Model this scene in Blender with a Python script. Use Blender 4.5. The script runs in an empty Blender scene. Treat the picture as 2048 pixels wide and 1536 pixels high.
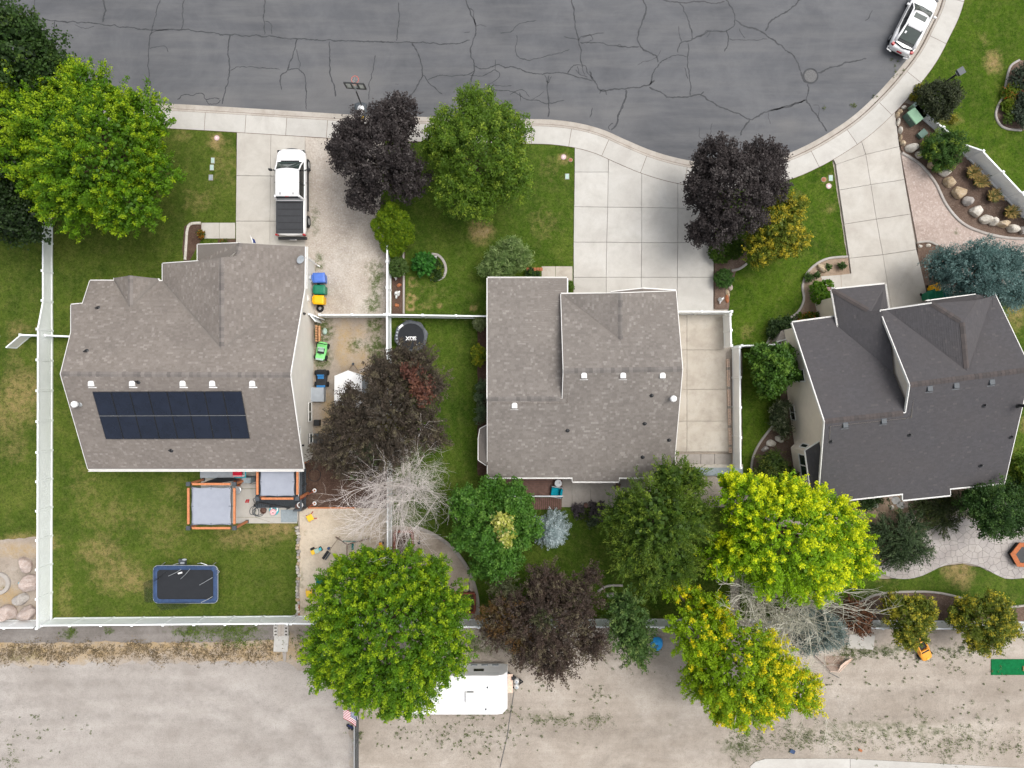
import bpy, bmesh, math, random
import numpy as np
from mathutils import Vector, Matrix, noise
from mathutils.geometry import delaunay_2d_cdt

random.seed(7)
RNG = np.random.default_rng(11)
R = math.radians
scene = bpy.context.scene
COL = scene.collection

# ------------------------------------------------------------------ camera, sky, sun, exposure
CAM_H = 48.0            # drone height in metres, looking straight down
F = 29.625              # photo pixels per metre on the ground (photo 2048 px wide)
cam_data = bpy.data.cameras.new('camera')
cam_data.sensor_width = 36.0
cam_data.lens = 36.0 * CAM_H * F / 2048.0
cam_data.clip_end = 2000.0
cam = bpy.data.objects.new('camera', cam_data)
cam.location = (0, 0, CAM_H)
COL.objects.link(cam)
scene.camera = cam

SUN_EL, SUN_AZ = R(66), R(25)     # azimuth measured from +X towards +Y
world = bpy.data.worlds.new('World'); scene.world = world
world.use_nodes = True
wn = world.node_tree
bg = wn.nodes['Background']
sky = wn.nodes.new('ShaderNodeTexSky'); sky.sky_type = 'NISHITA'; sky.sun_disc = False
sky.sun_elevation = SUN_EL; sky.sun_rotation = math.pi / 2 - SUN_AZ
sky.air_density = 1.0; sky.dust_density = 6.0; sky.ozone_density = 1.0
hsv = wn.nodes.new('ShaderNodeHueSaturation'); hsv.inputs['Saturation'].default_value = 0.32
wn.links.new(sky.outputs[0], hsv.inputs['Color']); wn.links.new(hsv.outputs[0], bg.inputs[0])
bg.inputs[1].default_value = 0.15

sun_data = bpy.data.lights.new('sun', 'SUN'); sun_data.energy = 0.8; sun_data.angle = R(28)
sun_data.color = (1.0, 0.965, 0.91)
sun = bpy.data.objects.new('sun', sun_data)
sdir = Vector((math.cos(SUN_EL) * math.cos(SUN_AZ), math.cos(SUN_EL) * math.sin(SUN_AZ), math.sin(SUN_EL)))
sun.rotation_euler = sdir.to_track_quat('Z', 'Y').to_euler()
sun.location = (20, 20, 60)
COL.objects.link(sun)

vs = scene.view_settings
vs.view_transform = 'Standard'; vs.look = 'None'; vs.gamma = 1.0; vs.use_curve_mapping = False
vs.exposure = 0.52

# ------------------------------------------------------------------ helpers
def P(px, py, z=0.0):
    """photo pixel at a known height above the ground -> point in the place"""
    k = (1 - z / CAM_H) / F
    return Vector(((px - 1024) * k, (768 - py) * k, z))

def px2m(r, z=0.0): return r * (1 - z / CAM_H) / F

WLOC = {}
def thing(name, label, cat, loc=(0, 0, 0), rz=0.0, group=None):
    o = bpy.data.objects.new(name, None); COL.objects.link(o)
    o.empty_display_size = 0.2
    o.location = loc; o.rotation_euler = (0, 0, rz)
    WLOC[o.name] = (Vector(loc), rz)
    o['label'] = label; o['category'] = cat
    if group: o['group'] = group
    return o

def tag(o, label, cat, group=None):
    o['label'] = label; o['category'] = cat
    if group: o['group'] = group
    return o

def struct(o): o['kind'] = 'structure'; return o
def stuff(o): o['kind'] = 'stuff'; return o

class B:
    """collects geometry for ONE mesh object"""
    def __init__(s): s.v = []; s.f = []
    def add(s, vs, fs):
        n = len(s.v); s.v += [tuple(v) for v in vs]; s.f += [tuple(i + n for i in f) for f in fs]; return s
    def box(s, c, size, rz=0.0, taper=1.0):
        x, y, z = size[0] / 2, size[1] / 2, size[2] / 2
        cs, sn = math.cos(rz), math.sin(rz); out = []
        for k, (a, b, d) in enumerate([(-1,-1,-1),(1,-1,-1),(1,1,-1),(-1,1,-1),(-1,-1,1),(1,-1,1),(1,1,1),(-1,1,1)]):
            t = taper if d > 0 else 1.0
            u, w = a * x * t, b * y * t
            out.append((c[0] + u * cs - w * sn, c[1] + u * sn + w * cs, c[2] + d * z))
        return s.add(out, [(3,2,1,0),(4,5,6,7),(0,1,5,4),(1,2,6,5),(2,3,7,6),(3,0,4,7)])
    def prism(s, pts, z0, z1):
        """pts: plan outline (x, y) counter-clockwise or not"""
        a = sum(pts[i][0] * pts[(i + 1) % len(pts)][1] - pts[(i + 1) % len(pts)][0] * pts[i][1] for i in range(len(pts)))
        if a < 0: pts = pts[::-1]
        n = len(pts)
        vs = [(p[0], p[1], z0) for p in pts] + [(p[0], p[1], z1) for p in pts]
        fs = [tuple(range(n, 2 * n)), tuple(range(n - 1, -1, -1))] + [(i, (i + 1) % n, n + (i + 1) % n, n + i) for i in range(n)]
        return s.add(vs, fs)
    def tube(s, path, r, n=6, cap=True):
        path = [Vector(p) for p in path]; m = len(path)
        rr = r if isinstance(r, (list, tuple)) else [r] * m
        vs = []; fs = []
        prev = None
        for i, p in enumerate(path):
            t = (path[min(i + 1, m - 1)] - path[max(i - 1, 0)])
            if t.length < 1e-9: t = Vector((0, 0, 1))
            t.normalize()
            if prev is None:
                ref = Vector((0, 0, 1)) if abs(t.z) < 0.9 else Vector((1, 0, 0))
                a = t.cross(ref).normalized()
            else:
                a = (prev - t * prev.dot(t))
                a = a.normalized() if a.length > 1e-6 else t.orthogonal().normalized()
            prev = a; b = t.cross(a)
            for k in range(n):
                q = 2 * math.pi * k / n
                vs.append(p + (a * math.cos(q) + b * math.sin(q)) * rr[i])
        for i in range(m - 1):
            for k in range(n):
                fs.append((i * n + k, i * n + (k + 1) % n, (i + 1) * n + (k + 1) % n, (i + 1) * n + k))
        if cap: fs += [tuple(range(n - 1, -1, -1)), tuple((m - 1) * n + k for k in range(n))]
        return s.add(vs, fs)
    def lathe(s, c, prof, n=16, rz=0.0, sx=1.0, sy=1.0):
        vs = []; fs = []; m = len(prof)
        for (r, z) in prof:
            for k in range(n):
                q = 2 * math.pi * k / n + rz
                vs.append((c[0] + r * sx * math.cos(q), c[1] + r * sy * math.sin(q), c[2] + z))
        for i in range(m - 1):
            for k in range(n):
                fs.append((i * n + k, i * n + (k + 1) % n, (i + 1) * n + (k + 1) % n, (i + 1) * n + k))
        fs += [tuple(range(n - 1, -1, -1)), tuple((m - 1) * n + k for k in range(n))]
        return s.add(vs, fs)
    def loft(s, rings):
        """rings: list of closed rings with the same number of points"""
        n = len(rings[0]); vs = [p for r in rings for p in r]; fs = []
        for i in range(len(rings) - 1):
            for k in range(n):
                fs.append((i * n + k, i * n + (k + 1) % n, (i + 1) * n + (k + 1) % n, (i + 1) * n + k))
        fs += [tuple(range(n - 1, -1, -1)), tuple((len(rings) - 1) * n + k for k in range(n))]
        return s.add(vs, fs)
    def poly(s, pts): return s.add(pts, [tuple(range(len(pts)))])
    def slab(s, pts, th):
        """a plate of thickness th under a 3-D polygon"""
        n = len(pts); pts = [Vector(p) for p in pts]
        nv = sum(((pts[i] - pts[0]).cross(pts[(i + 1) % n] - pts[0]) for i in range(n)), Vector())
        if nv.z < 0 or (abs(nv.z) < 1e-9 and nv.y > 0): pts = pts[::-1]; nv = -nv
        nv.normalize()
        vs = pts + [p - nv * th for p in pts]
        fs = [tuple(range(n)), tuple(range(2 * n - 1, n - 1, -1))] + [(i, n + i, n + (i + 1) % n, (i + 1) % n) for i in range(n)]
        return s.add(vs, fs)
    def obj(s, name, mat, parent=None, local=False, smooth=False, bevel=0, sub=0, fix=False):
        vs = s.v
        if parent is not None and not local:
            L, rz = WLOC[parent.name]; c, n = math.cos(-rz), math.sin(-rz)
            vs = [((x - L.x) * c - (y - L.y) * n, (x - L.x) * n + (y - L.y) * c, z - L.z) for x, y, z in vs]
        me = bpy.data.meshes.new(name); me.from_pydata(vs, [], s.f)
        if fix:
            bm = bmesh.new(); bm.from_mesh(me); bmesh.ops.recalc_face_normals(bm, faces=bm.faces); bm.to_mesh(me); bm.free()
        me.update()
        if smooth: me.polygons.foreach_set('use_smooth', [True] * len(me.polygons))
        o = bpy.data.objects.new(name, me); COL.objects.link(o)
        if mat: me.materials.append(MAT[mat] if isinstance(mat, str) else mat)
        if parent is not None:
            o.parent = parent; WLOC[o.name] = WLOC[parent.name] if not local else WLOC.get(parent.name, (Vector(), 0))
        else: WLOC[o.name] = (Vector(), 0)
        if bevel:
            m = o.modifiers.new('bevel', 'BEVEL'); m.width = bevel; m.segments = 2; m.limit_method = 'ANGLE'
        if sub:
            m = o.modifiers.new('sub', 'SUBSURF'); m.levels = sub; m.render_levels = sub
        return o

def copy_tree(o, parent=None):
    c = o.copy(); COL.objects.link(c); c.parent = parent
    for ch in o.children: copy_tree(ch, c)
    return c

def smooth_line(pts, n=6, closed=False):
    """Catmull-Rom through the points"""
    out = []; m = len(pts)
    rng = range(m) if closed else range(m - 1)
    for i in rng:
        if closed: p0, p1, p2, p3 = (Vector(pts[(i + k) % m]) for k in (-1, 0, 1, 2))
        else: p0, p1, p2, p3 = (Vector(pts[min(max(i + k, 0), m - 1)]) for k in (-1, 0, 1, 2))
        for j in range(n):
            t = j / n
            out.append(0.5 * ((2 * p1) + (p2 - p0) * t + (2 * p0 - 5 * p1 + 4 * p2 - p3) * t * t + (3 * p1 - p0 - 3 * p2 + p3) * t ** 3))
    if not closed: out.append(Vector(pts[-1]))
    return [tuple(p) for p in out]

def inside(pt, poly):
    x, y = pt; c = False; n = len(poly); j = n - 1
    for i in range(n):
        xi, yi = poly[i][0], poly[i][1]; xj, yj = poly[j][0], poly[j][1]
        if (yi > y) != (yj > y) and x < (xj - xi) * (y - yi) / (yj - yi) + xi: c = not c
        j = i
    return c

# ------------------------------------------------------------------ materials
MAT = {}
def srgb(r, g, b):
    f = lambda c: (c / 255 / 12.92) if c / 255 <= 0.04045 else ((c / 255 + 0.055) / 1.055) ** 2.4
    return (f(r), f(g), f(b))

class N:
    def __init__(s, name, rough=0.8, spec=0.3):
        m = bpy.data.materials.new(name); m.use_nodes = True; s.m = m; s.t = m.node_tree
        s.b = s.t.nodes['Principled BSDF']; s.b.inputs['Roughness'].default_value = rough
        s.b.inputs['Specular IOR Level'].default_value = spec
        s.pos = None; MAT[name] = m
    def new(s, k, **kw):
        n = s.t.nodes.new(k)
        for a, b in kw.items(): setattr(n, a, b)
        return n
    def link(s, a, b): s.t.links.new(a, b)
    def coord(s):
        if s.pos is None: s.pos = s.new('ShaderNodeNewGeometry').outputs['Position']
        return s.pos
    def noise(s, scale, detail=4, rough=0.6, stretch=None, dist=0.0):
        n = s.new('ShaderNodeTexNoise'); n.inputs['Scale'].default_value = scale; n.inputs['Detail'].default_value = detail
        n.inputs['Roughness'].default_value = rough; n.inputs['Distortion'].default_value = dist
        c = s.coord()
        if stretch:
            mp = s.new('ShaderNodeMapping'); mp.inputs['Scale'].default_value = stretch[:3]
            if len(stretch) > 3: mp.inputs['Rotation'].default_value = (0, 0, stretch[3])
            s.link(c, mp.inputs[0]); c = mp.outputs[0]
        s.link(c, n.inputs['Vector']); return n.outputs['Fac']
    def ramp(s, fac, stops):
        r = s.new('ShaderNodeValToRGB'); e = r.color_ramp.elements
        while len(e) < len(stops): e.new(0.5)
        for k, (p, c) in enumerate(stops):
            e[k].position = p; e[k].color = (*c, 1) if hasattr(c, '__len__') else (c, c, c, 1)
        s.link(fac, r.inputs[0]); return r.outputs[0]
    def mix(s, fac, a, b, mode='MIX'):
        n = s.new('ShaderNodeMix', data_type='RGBA', blend_type=mode)
        for sock, val in ((n.inputs[0], fac), (n.inputs[6], a), (n.inputs[7], b)):
            if hasattr(val, 'is_output'): s.link(val, sock)
            elif hasattr(val, '__len__'): sock.default_value = (*val[:3], 1)
            else: sock.default_value = val
        return n.outputs[2]
    def math(s, op, a, b=0.0):
        n = s.new('ShaderNodeMath', operation=op)
        for k, val in enumerate((a, b)):
            if hasattr(val, 'is_output'): s.link(val, n.inputs[k])
            else: n.inputs[k].default_value = val
        return n.outputs[0]
    def attr(s, name, what='Color'):
        n = s.new('ShaderNodeAttribute', attribute_name=name); return n.outputs[what]
    def color(s, c):
        if hasattr(c, 'is_output'): s.link(c, s.b.inputs['Base Color'])
        else: s.b.inputs['Base Color'].default_value = (*c, 1)
        return s
    def bump(s, h, strength=0.3, dist=0.02):
        n = s.new('ShaderNodeBump'); n.inputs['Strength'].default_value = strength; n.inputs['Distance'].default_value = dist
        s.link(h, n.inputs['Height']); s.link(n.outputs[0], s.b.inputs['Normal']); return s

def simple(name, c, rough=0.6, spec=0.35, var=0.12, scale=6.0, metal=0.0, coat=0.0, bump=0.0):
    m = N(name, rough, spec)
    lo = tuple(max(0, x * (1 - var)) for x in c); hi = tuple(min(1, x * (1 + var)) for x in c)
    f = m.noise(scale, 5, 0.65)
    m.color(m.ramp(f, [(0.3, lo), (0.7, hi)]))
    if bump: m.bump(m.noise(scale * 6, 3), bump, 0.01)
    m.b.inputs['Metallic'].default_value = metal; m.b.inputs['Coat Weight'].default_value = coat
    return m

simple('white_vinyl', (0.87, 0.90, 0.905), 0.45, 0.4, 0.04, 1.5)
simple('white_trim', (0.78, 0.77, 0.74), 0.5, 0.4, 0.05, 3)
simple('white_metal', (0.72, 0.72, 0.71), 0.4, 0.4, 0.05, 3)
simple('white_plastic', (0.76, 0.76, 0.75), 0.4, 0.4, 0.04, 3)
simple('car_white', (0.86, 0.86, 0.86), 0.22, 0.5, 0.02, 1, coat=0.6)
simple('trailer_white', (0.88, 0.88, 0.88), 0.35, 0.4, 0.05, 0.8)
simple('glass_dark', (0.012, 0.016, 0.018), 0.06, 0.6, 0.1, 2)
simple('glass_green', (0.02, 0.035, 0.03), 0.08, 0.6, 0.2, 2)
simple('rubber', (0.018, 0.018, 0.019), 0.8, 0.2, 0.2, 10)
simple('black_plastic', (0.018, 0.019, 0.021), 0.55, 0.3, 0.2, 8)
simple('black_metal', (0.02, 0.021, 0.023), 0.45, 0.4, 0.15, 8)
simple('tonneau', (0.035, 0.037, 0.041), 0.55, 0.3, 0.12, 4)
simple('grey_metal', (0.35, 0.36, 0.37), 0.4, 0.4, 0.12, 5, metal=0.3)
simple('galvanised', (0.45, 0.47, 0.48), 0.4, 0.5, 0.12, 6, metal=0.5)
simple('dark_metal', (0.06, 0.07, 0.08), 0.45, 0.4, 0.15, 5)
simple('chrome', (0.6, 0.6, 0.6), 0.2, 0.5, 0.05, 5, metal=1.0)
simple('red_light', (0.35, 0.01, 0.015), 0.2, 0.5, 0.1, 5)
simple('stucco_beige', (0.72, 0.69, 0.63), 0.9, 0.15, 0.05, 1.2, bump=0.15)
simple('stucco_cream', (0.78, 0.70, 0.595), 0.9, 0.15, 0.05, 1.2, bump=0.15)
simple('bin_blue', (0.07, 0.16, 0.52), 0.45, 0.35, 0.08, 5)
simple('bin_green', (0.005, 0.16, 0.085), 0.45, 0.35, 0.12, 5)
simple('bin_yellow', (0.80, 0.42, 0.0), 0.45, 0.35, 0.06, 5)
simple('utility_green', (0.23, 0.40, 0.26), 0.5, 0.35, 0.08, 4)
simple('utility_dark', (0.10, 0.17, 0.14), 0.6, 0.3, 0.12, 6)
simple('lid_green', (0.36, 0.48, 0.42), 0.7, 0.2, 0.15, 8)
simple('valve_pink', (0.62, 0.42, 0.42), 0.7, 0.2, 0.15, 12)
simple('toy_orange', (0.85, 0.36, 0.04), 0.4, 0.4, 0.06, 4)
simple('toy_green', (0.20, 0.62, 0.20), 0.4, 0.4, 0.15, 8)
simple('toy_blue', (0.02, 0.17, 0.42), 0.35, 0.4, 0.12, 6)
simple('toy_yellow', (0.80, 0.50, 0.03), 0.4, 0.4, 0.1, 6)
simple('tarp_blue', (0.03, 0.33, 0.75), 0.45, 0.3, 0.15, 6)
simple('teal_fabric', (0.0, 0.20, 0.27), 0.8, 0.15, 0.12, 6)
simple('teal_tarp', (0.0, 0.14, 0.13), 0.6, 0.2, 0.15, 5)
simple('grey_canvas', (0.30, 0.32, 0.37), 0.85, 0.15, 0.06, 2, bump=0.1)
simple('cedar', (0.52, 0.20, 0.09), 0.7, 0.25, 0.2, 7)
simple('red_wood', (0.20, 0.062, 0.038), 0.75, 0.2, 0.25, 7)
simple('pallet_wood', (0.50, 0.27, 0.14), 0.85, 0.15, 0.22, 9)
simple('grey_wood', (0.38, 0.34, 0.30), 0.9, 0.1, 0.25, 9)
simple('brown_metal', (0.20, 0.14, 0.11), 0.6, 0.3, 0.2, 8)
simple('deck_brown', (0.13, 0.075, 0.06), 0.8, 0.2, 0.22, 5)
simple('deck_dark', (0.05, 0.058, 0.066), 0.7, 0.25, 0.2, 5)
simple('trampoline_mat', (0.022, 0.024, 0.028), 0.75, 0.2, 0.1, 3)
simple('pad_blue', (0.032, 0.060, 0.13), 0.55, 0.3, 0.3, 4)
simple('pad_dark', (0.07, 0.078, 0.088), 0.5, 0.3, 0.4, 3)
simple('paint_white', (0.8, 0.8, 0.8), 0.6, 0.2, 0.08, 20)
simple('flag_red', (0.42, 0.03, 0.04), 0.8, 0.1, 0.08, 10)
simple('flag_white', (0.75, 0.75, 0.75), 0.8, 0.1, 0.05, 10)
simple('flag_blue', (0.02, 0.035, 0.14), 0.8, 0.1, 0.08, 10)
simple('orange_rim', (0.75, 0.10, 0.05), 0.5, 0.3, 0.1, 10)
simple('turf_green', (0.006, 0.125, 0.04), 0.95, 0.1, 0.25, 5, bump=0.3)
simple('terracotta', (0.34, 0.13, 0.06), 0.8, 0.2, 0.2, 8)
simple('spa_red', (0.55, 0.005, 0.03), 0.5, 0.3, 0.1, 5)
simple('spa_teal', (0.05, 0.42, 0.50), 0.4, 0.4, 0.1, 5)
simple('grey_cover', (0.33, 0.36, 0.39), 0.7, 0.2, 0.1, 3)
simple('float_pink', (0.80, 0.45, 0.47), 0.4, 0.3, 0.15, 12)
simple('vent_grey', (0.06, 0.07, 0.08), 0.5, 0.4, 0.1, 6)
simple('paver_grey', (0.42, 0.42, 0.41), 0.85, 0.2, 0.15, 5)
simple('mat_grey', (0.26, 0.30, 0.32), 0.8, 0.2, 0.12, 6)
simple('iron', (0.12, 0.12, 0.12), 0.75, 0.3, 0.25, 12, bump=0.2)
simple('orange_wood', (0.36, 0.105, 0.03), 0.6, 0.3, 0.25, 6)
simple('scrap_white', (0.66, 0.50, 0.40), 0.7, 0.2, 0.2, 8)
simple('tent_white', (0.88, 0.88, 0.88), 0.6, 0.2, 0.02, 2)
simple('awning_dark', (0.055, 0.05, 0.05), 0.9, 0.15, 0.15, 6)

# solar cells
m = N('solar_cell', 0.16, 0.5); m.color(m.ramp(m.noise(1.2, 3), [(0.3, (0.007, 0.011, 0.022)), (0.7, (0.011, 0.016, 0.031))]))
# stone
def stone_mat(name, a, b, c):
    m = N(name, 0.9, 0.2); f = m.noise(3.5, 8, 0.7, dist=0.6); g = m.noise(14, 5, 0.7)
    col = m.ramp(f, [(0.25, a), (0.5, b), (0.72, c)])
    col = m.mix(m.ramp(g, [(0.45, 0.0), (0.75, 0.45)]), col, tuple(x * 0.45 for x in a))
    m.color(col).bump(g, 0.6, 0.03)
stone_mat('stone_white', (0.33, 0.28, 0.22), (0.58, 0.54, 0.47), (0.68, 0.66, 0.62))
stone_mat('stone_tan', (0.28, 0.19, 0.10), (0.46, 0.36, 0.24), (0.58, 0.52, 0.44))
stone_mat('stone_pink', (0.34, 0.26, 0.22), (0.46, 0.38, 0.34), (0.56, 0.50, 0.47))
stone_mat('stone_grey', (0.24, 0.22, 0.20), (0.40, 0.37, 0.34), (0.50, 0.48, 0.45))

# asphalt
m = N('asphalt', 0.85, 0.3)
big = m.noise(0.22, 7, 0.68, dist=0.5); st = m.noise(0.9, 5, 0.65, stretch=(0.16, 1.3, 1)); fine = m.noise(45, 3, 0.8)
col = m.ramp(big, [(0.3, (0.079, 0.083, 0.091)), (0.5, (0.109, 0.113, 0.122)), (0.72, (0.148, 0.152, 0.160))])
col = m.mix(m.ramp(st, [(0.42, 0.0), (0.72, 0.65)]), col, (0.165, 0.165, 0.166))
col = m.mix(m.ramp(m.noise(0.45, 6, 0.7), [(0.5, 0.0), (0.8, 0.4)]), col, (0.066, 0.070, 0.079))
col = m.mix(m.attr('stain', 'Fac'), col, (0.19, 0.185, 0.18))
col = m.mix(m.ramp(fine, [(0.35, 0.35), (0.65, 0.0)]), col, (0.05, 0.05, 0.053))
m.color(col).bump(fine, 0.35, 0.01)
simple('crack_tar', (0.047, 0.049, 0.053), 0.7, 0.3, 0.3, 2)

# concrete: each slab its own tone through the object's random value
def concrete(name, a, b, c, stain=0.35):
    m = N(name, 0.88, 0.25)
    f = m.noise(0.55, 6, 0.65, dist=0.5); g = m.noise(2.2, 6, 0.7); h = m.noise(30, 3, 0.7)
    oi = m.new('ShaderNodeObjectInfo').outputs['Random']
    col = m.ramp(f, [(0.3, a), (0.52, b), (0.72, c)])
    col = m.mix(m.ramp(g, [(0.48, 0.0), (0.78, stain)]), col, tuple(x * 0.62 for x in a))
    col = m.mix(m.math('MULTIPLY', oi, 0.30), col, tuple(x * 0.72 for x in b))
    col = m.mix(m.ramp(h, [(0.35, 0.12), (0.6, 0.0)]), col, tuple(x * 0.4 for x in a))
    m.color(col).bump(h, 0.15, 0.01)
concrete('concrete', (0.40, 0.37, 0.33), (0.48, 0.455, 0.41), (0.53, 0.51, 0.47), 0.25)
concrete('concrete_cool', (0.42, 0.40, 0.37), (0.49, 0.475, 0.44), (0.54, 0.53, 0.50), 0.25)
concrete('concrete_warm', (0.36, 0.32, 0.27), (0.46, 0.42, 0.36), (0.51, 0.48, 0.43), 0.55)
concrete('concrete_old', (0.26, 0.235, 0.205), (0.34, 0.31, 0.28), (0.40, 0.38, 0.35), 0.5)
concrete('kerb_concrete', (0.34, 0.305, 0.26), (0.43, 0.395, 0.35), (0.49, 0.46, 0.42), 0.55)
concrete('edging', (0.33, 0.30, 0.27), (0.40, 0.37, 0.34), (0.46, 0.44, 0.41), 0.4)

# lawn with dry and worn places (attribute 'dry' is laid out in plan)
def lawn(name, dark, mid, light, dry=(0.36, 0.26, 0.115), dirt=(0.40, 0.31, 0.21)):
    m = N(name, 0.95, 0.12)
    f = m.noise(0.35, 6, 0.6, dist=0.6); g = m.noise(2.4, 6, 0.75); h = m.noise(22, 4, 0.85)
    col = m.ramp(f, [(0.3, dark), (0.52, mid), (0.75, light)])
    mow = m.noise(1.0, 2, 0.5, stretch=(2.6, 0.12, 1))
    col = m.mix(m.ramp(mow, [(0.45, 0.0), (0.7, 0.22)]), col, light)
    col = m.mix(m.ramp(g, [(0.46, 0.0), (0.75, 0.40)]), col, tuple(0.5 * (x + y) for x, y in zip(light, dry)))
    d = m.attr('dry', 'Fac')
    dn = m.math('MULTIPLY', d, m.ramp(g, [(0.30, 0.25), (0.62, 1.25)]))
    col = m.mix(m.ramp(dn, [(0.12, 0.0), (0.75, 1.0)]), col, dry)
    col = m.mix(m.ramp(dn, [(0.75, 0.0), (1.0, 0.75)]), col, dirt)
    k_ = m.noise(6.5, 4, 0.8)
    col = m.mix(m.ramp(k_, [(0.34, 0.62), (0.52, 0.0)]), col, tuple(x * 0.45 for x in dark))
    col = m.mix(m.ramp(k_, [(0.52, 0.0), (0.72, 0.45)]), col, tuple(min(1, x * 1.25) for x in light))
    col = m.mix(m.ramp(h, [(0.32, 0.65), (0.58, 0.0)]), col, tuple(x * 0.35 for x in dark))
    col = m.mix(m.ramp(h, [(0.56, 0.0), (0.8, 0.5)]), col, tuple(min(1, x * 1.5) for x in light))
    m.color(col).bump(h, 0.8, 0.05)
lawn('lawn_main', (0.030, 0.068, 0.006), (0.060, 0.110, 0.010), (0.105, 0.150, 0.020))
lawn('lawn_lush', (0.028, 0.068, 0.004), (0.058, 0.112, 0.007), (0.100, 0.152, 0.014))
lawn('lawn_mixed', (0.040, 0.076, 0.008), (0.074, 0.116, 0.013), (0.122, 0.152, 0.026))

# bare soils: attributes 'dry' (tan grass), 'grn' (green cover), 'dark'
def soil(name, a, b, c, sc=0.5, grain=18, spot=None, streak=None):
    m = N(name, 0.95, 0.15)
    f = m.noise(sc, 7, 0.65, dist=0.5); g = m.noise(sc * 6, 6, 0.75); h = m.noise(grain, 4, 0.8)
    col = m.ramp(f, [(0.28, a), (0.52, b), (0.74, c)])
    col = m.mix(m.ramp(g, [(0.46, 0.0), (0.75, 0.45)]), col, tuple(x * 0.75 for x in a))
    if streak:
        s_ = m.noise(0.5, 5, 0.65, stretch=streak, dist=0.3)
        col = m.mix(m.ramp(s_, [(0.45, 0.0), (0.72, 0.55)]), col, tuple(x * 0.78 for x in a))
        col = m.mix(m.ramp(s_, [(0.25, 0.5), (0.45, 0.0)]), col, tuple(min(1, x * 1.1) for x in c))
    col = m.mix(m.math('MULTIPLY', m.attr('dark', 'Fac'), m.ramp(g, [(0.3, 0.5), (0.6, 1.1)])), col, tuple(x * 0.42 for x in a))
    col = m.mix(m.ramp(m.math('MULTIPLY', m.attr('dry', 'Fac'), m.ramp(g, [(0.3, 0.3), (0.6, 1.3)])), [(0.15, 0.0), (0.8, 1.0)]), col, (0.38, 0.275, 0.145))
    col = m.mix(m.ramp(m.math('MULTIPLY', m.attr('grn', 'Fac'), m.ramp(g, [(0.35, 0.1), (0.62, 1.3)])), [(0.2, 0.0), (0.8, 1.0)]), col, (0.075, 0.10, 0.03))
    if spot: col = m.mix(m.ramp(h, [(0.55, 0.0), (0.72, 0.8)]), col, spot)
    col = m.mix(m.ramp(h, [(0.3, 0.45), (0.5, 0.0)]), col, tuple(x * 0.5 for x in a))
    m.color(col).bump(h, 0.7, 0.04)
soil('dirt', (0.30, 0.257, 0.213), (0.395, 0.348, 0.297), (0.465, 0.42, 0.37), 0.28, 14, streak=(0.16, 1.1, 1, 0.12))
soil('track', (0.30, 0.27, 0.243), (0.375, 0.345, 0.315), (0.43, 0.40, 0.37), 0.3, 12, streak=(0.2, 0.9, 1, -0.2))
soil('sand', (0.50, 0.41, 0.31), (0.60, 0.52, 0.41), (0.66, 0.60, 0.50), 0.5, 14)
soil('gravel', (0.36, 0.31, 0.26), (0.45, 0.40, 0.345), (0.50, 0.46, 0.41), 0.4, 9, spot=(0.62, 0.59, 0.55))
soil('pink_gravel', (0.33, 0.26, 0.225), (0.40, 0.325, 0.285), (0.46, 0.385, 0.345), 0.5, 7, spot=(0.60, 0.53, 0.49))
soil('mulch', (0.055, 0.032, 0.024), (0.085, 0.052, 0.038), (0.12, 0.08, 0.06), 0.8, 12, spot=(0.18, 0.13, 0.10))
soil('bark', (0.10, 0.066, 0.05), (0.145, 0.10, 0.076), (0.20, 0.15, 0.12), 0.8, 12, spot=(0.27, 0.22, 0.18))
soil('bed_soil', (0.24, 0.17, 0.12), (0.32, 0.245, 0.18), (0.40, 0.32, 0.25), 0.7, 12)
soil('ditch', (0.15, 0.135, 0.12), (0.21, 0.19, 0.175), (0.27, 0.25, 0.23), 0.5, 12, streak=(0.1, 1.6, 1, 0))
soil('side_dirt', (0.27, 0.222, 0.175), (0.36, 0.31, 0.258), (0.43, 0.39, 0.34), 0.6, 14)
# shingles: one colour per tab from the mesh
m = N('shingle', 0.92, 0.18)
fine = m.noise(30, 3, 0.8); big = m.noise(0.35, 4, 0.6)
col = m.mix(m.ramp(fine, [(0.3, 0.4), (0.7, 0.0)]), m.attr('tab'), (0.05, 0.045, 0.045))
col = m.mix(m.ramp(big, [(0.35, 0.22), (0.6, 0.0)]), col, (0.09, 0.08, 0.075))
m.color(col).bump(fine, 0.3, 0.01)
# leaves: colour per leaf from the mesh, some light passes through
def leaf_mat(name, transl=0.3, rough=0.55):
    m = N(name, rough, 0.3); a = m.attr('leaf'); m.color(a)
    tr = m.new('ShaderNodeBsdfTranslucent'); m.link(a, tr.inputs[0])
    mx = m.new('ShaderNodeMixShader'); mx.inputs[0].default_value = transl
    m.link(m.b.outputs[0], mx.inputs[1]); m.link(tr.outputs[0], mx.inputs[2])
    m.link(mx.outputs[0], m.t.nodes['Material Output'].inputs[0])
leaf_mat('leaf', .36); leaf_mat('needle', 0.12, 0.6)
simple('wood_bark', (0.13, 0.095, 0.07), 0.95, 0.1, 0.3, 10)
simple('wood_pale', (0.62, 0.57, 0.54), 0.9, 0.15, 0.15, 10)
simple('wood_pale_green', (0.52, 0.50, 0.42), 0.9, 0.15, 0.15, 10)
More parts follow.
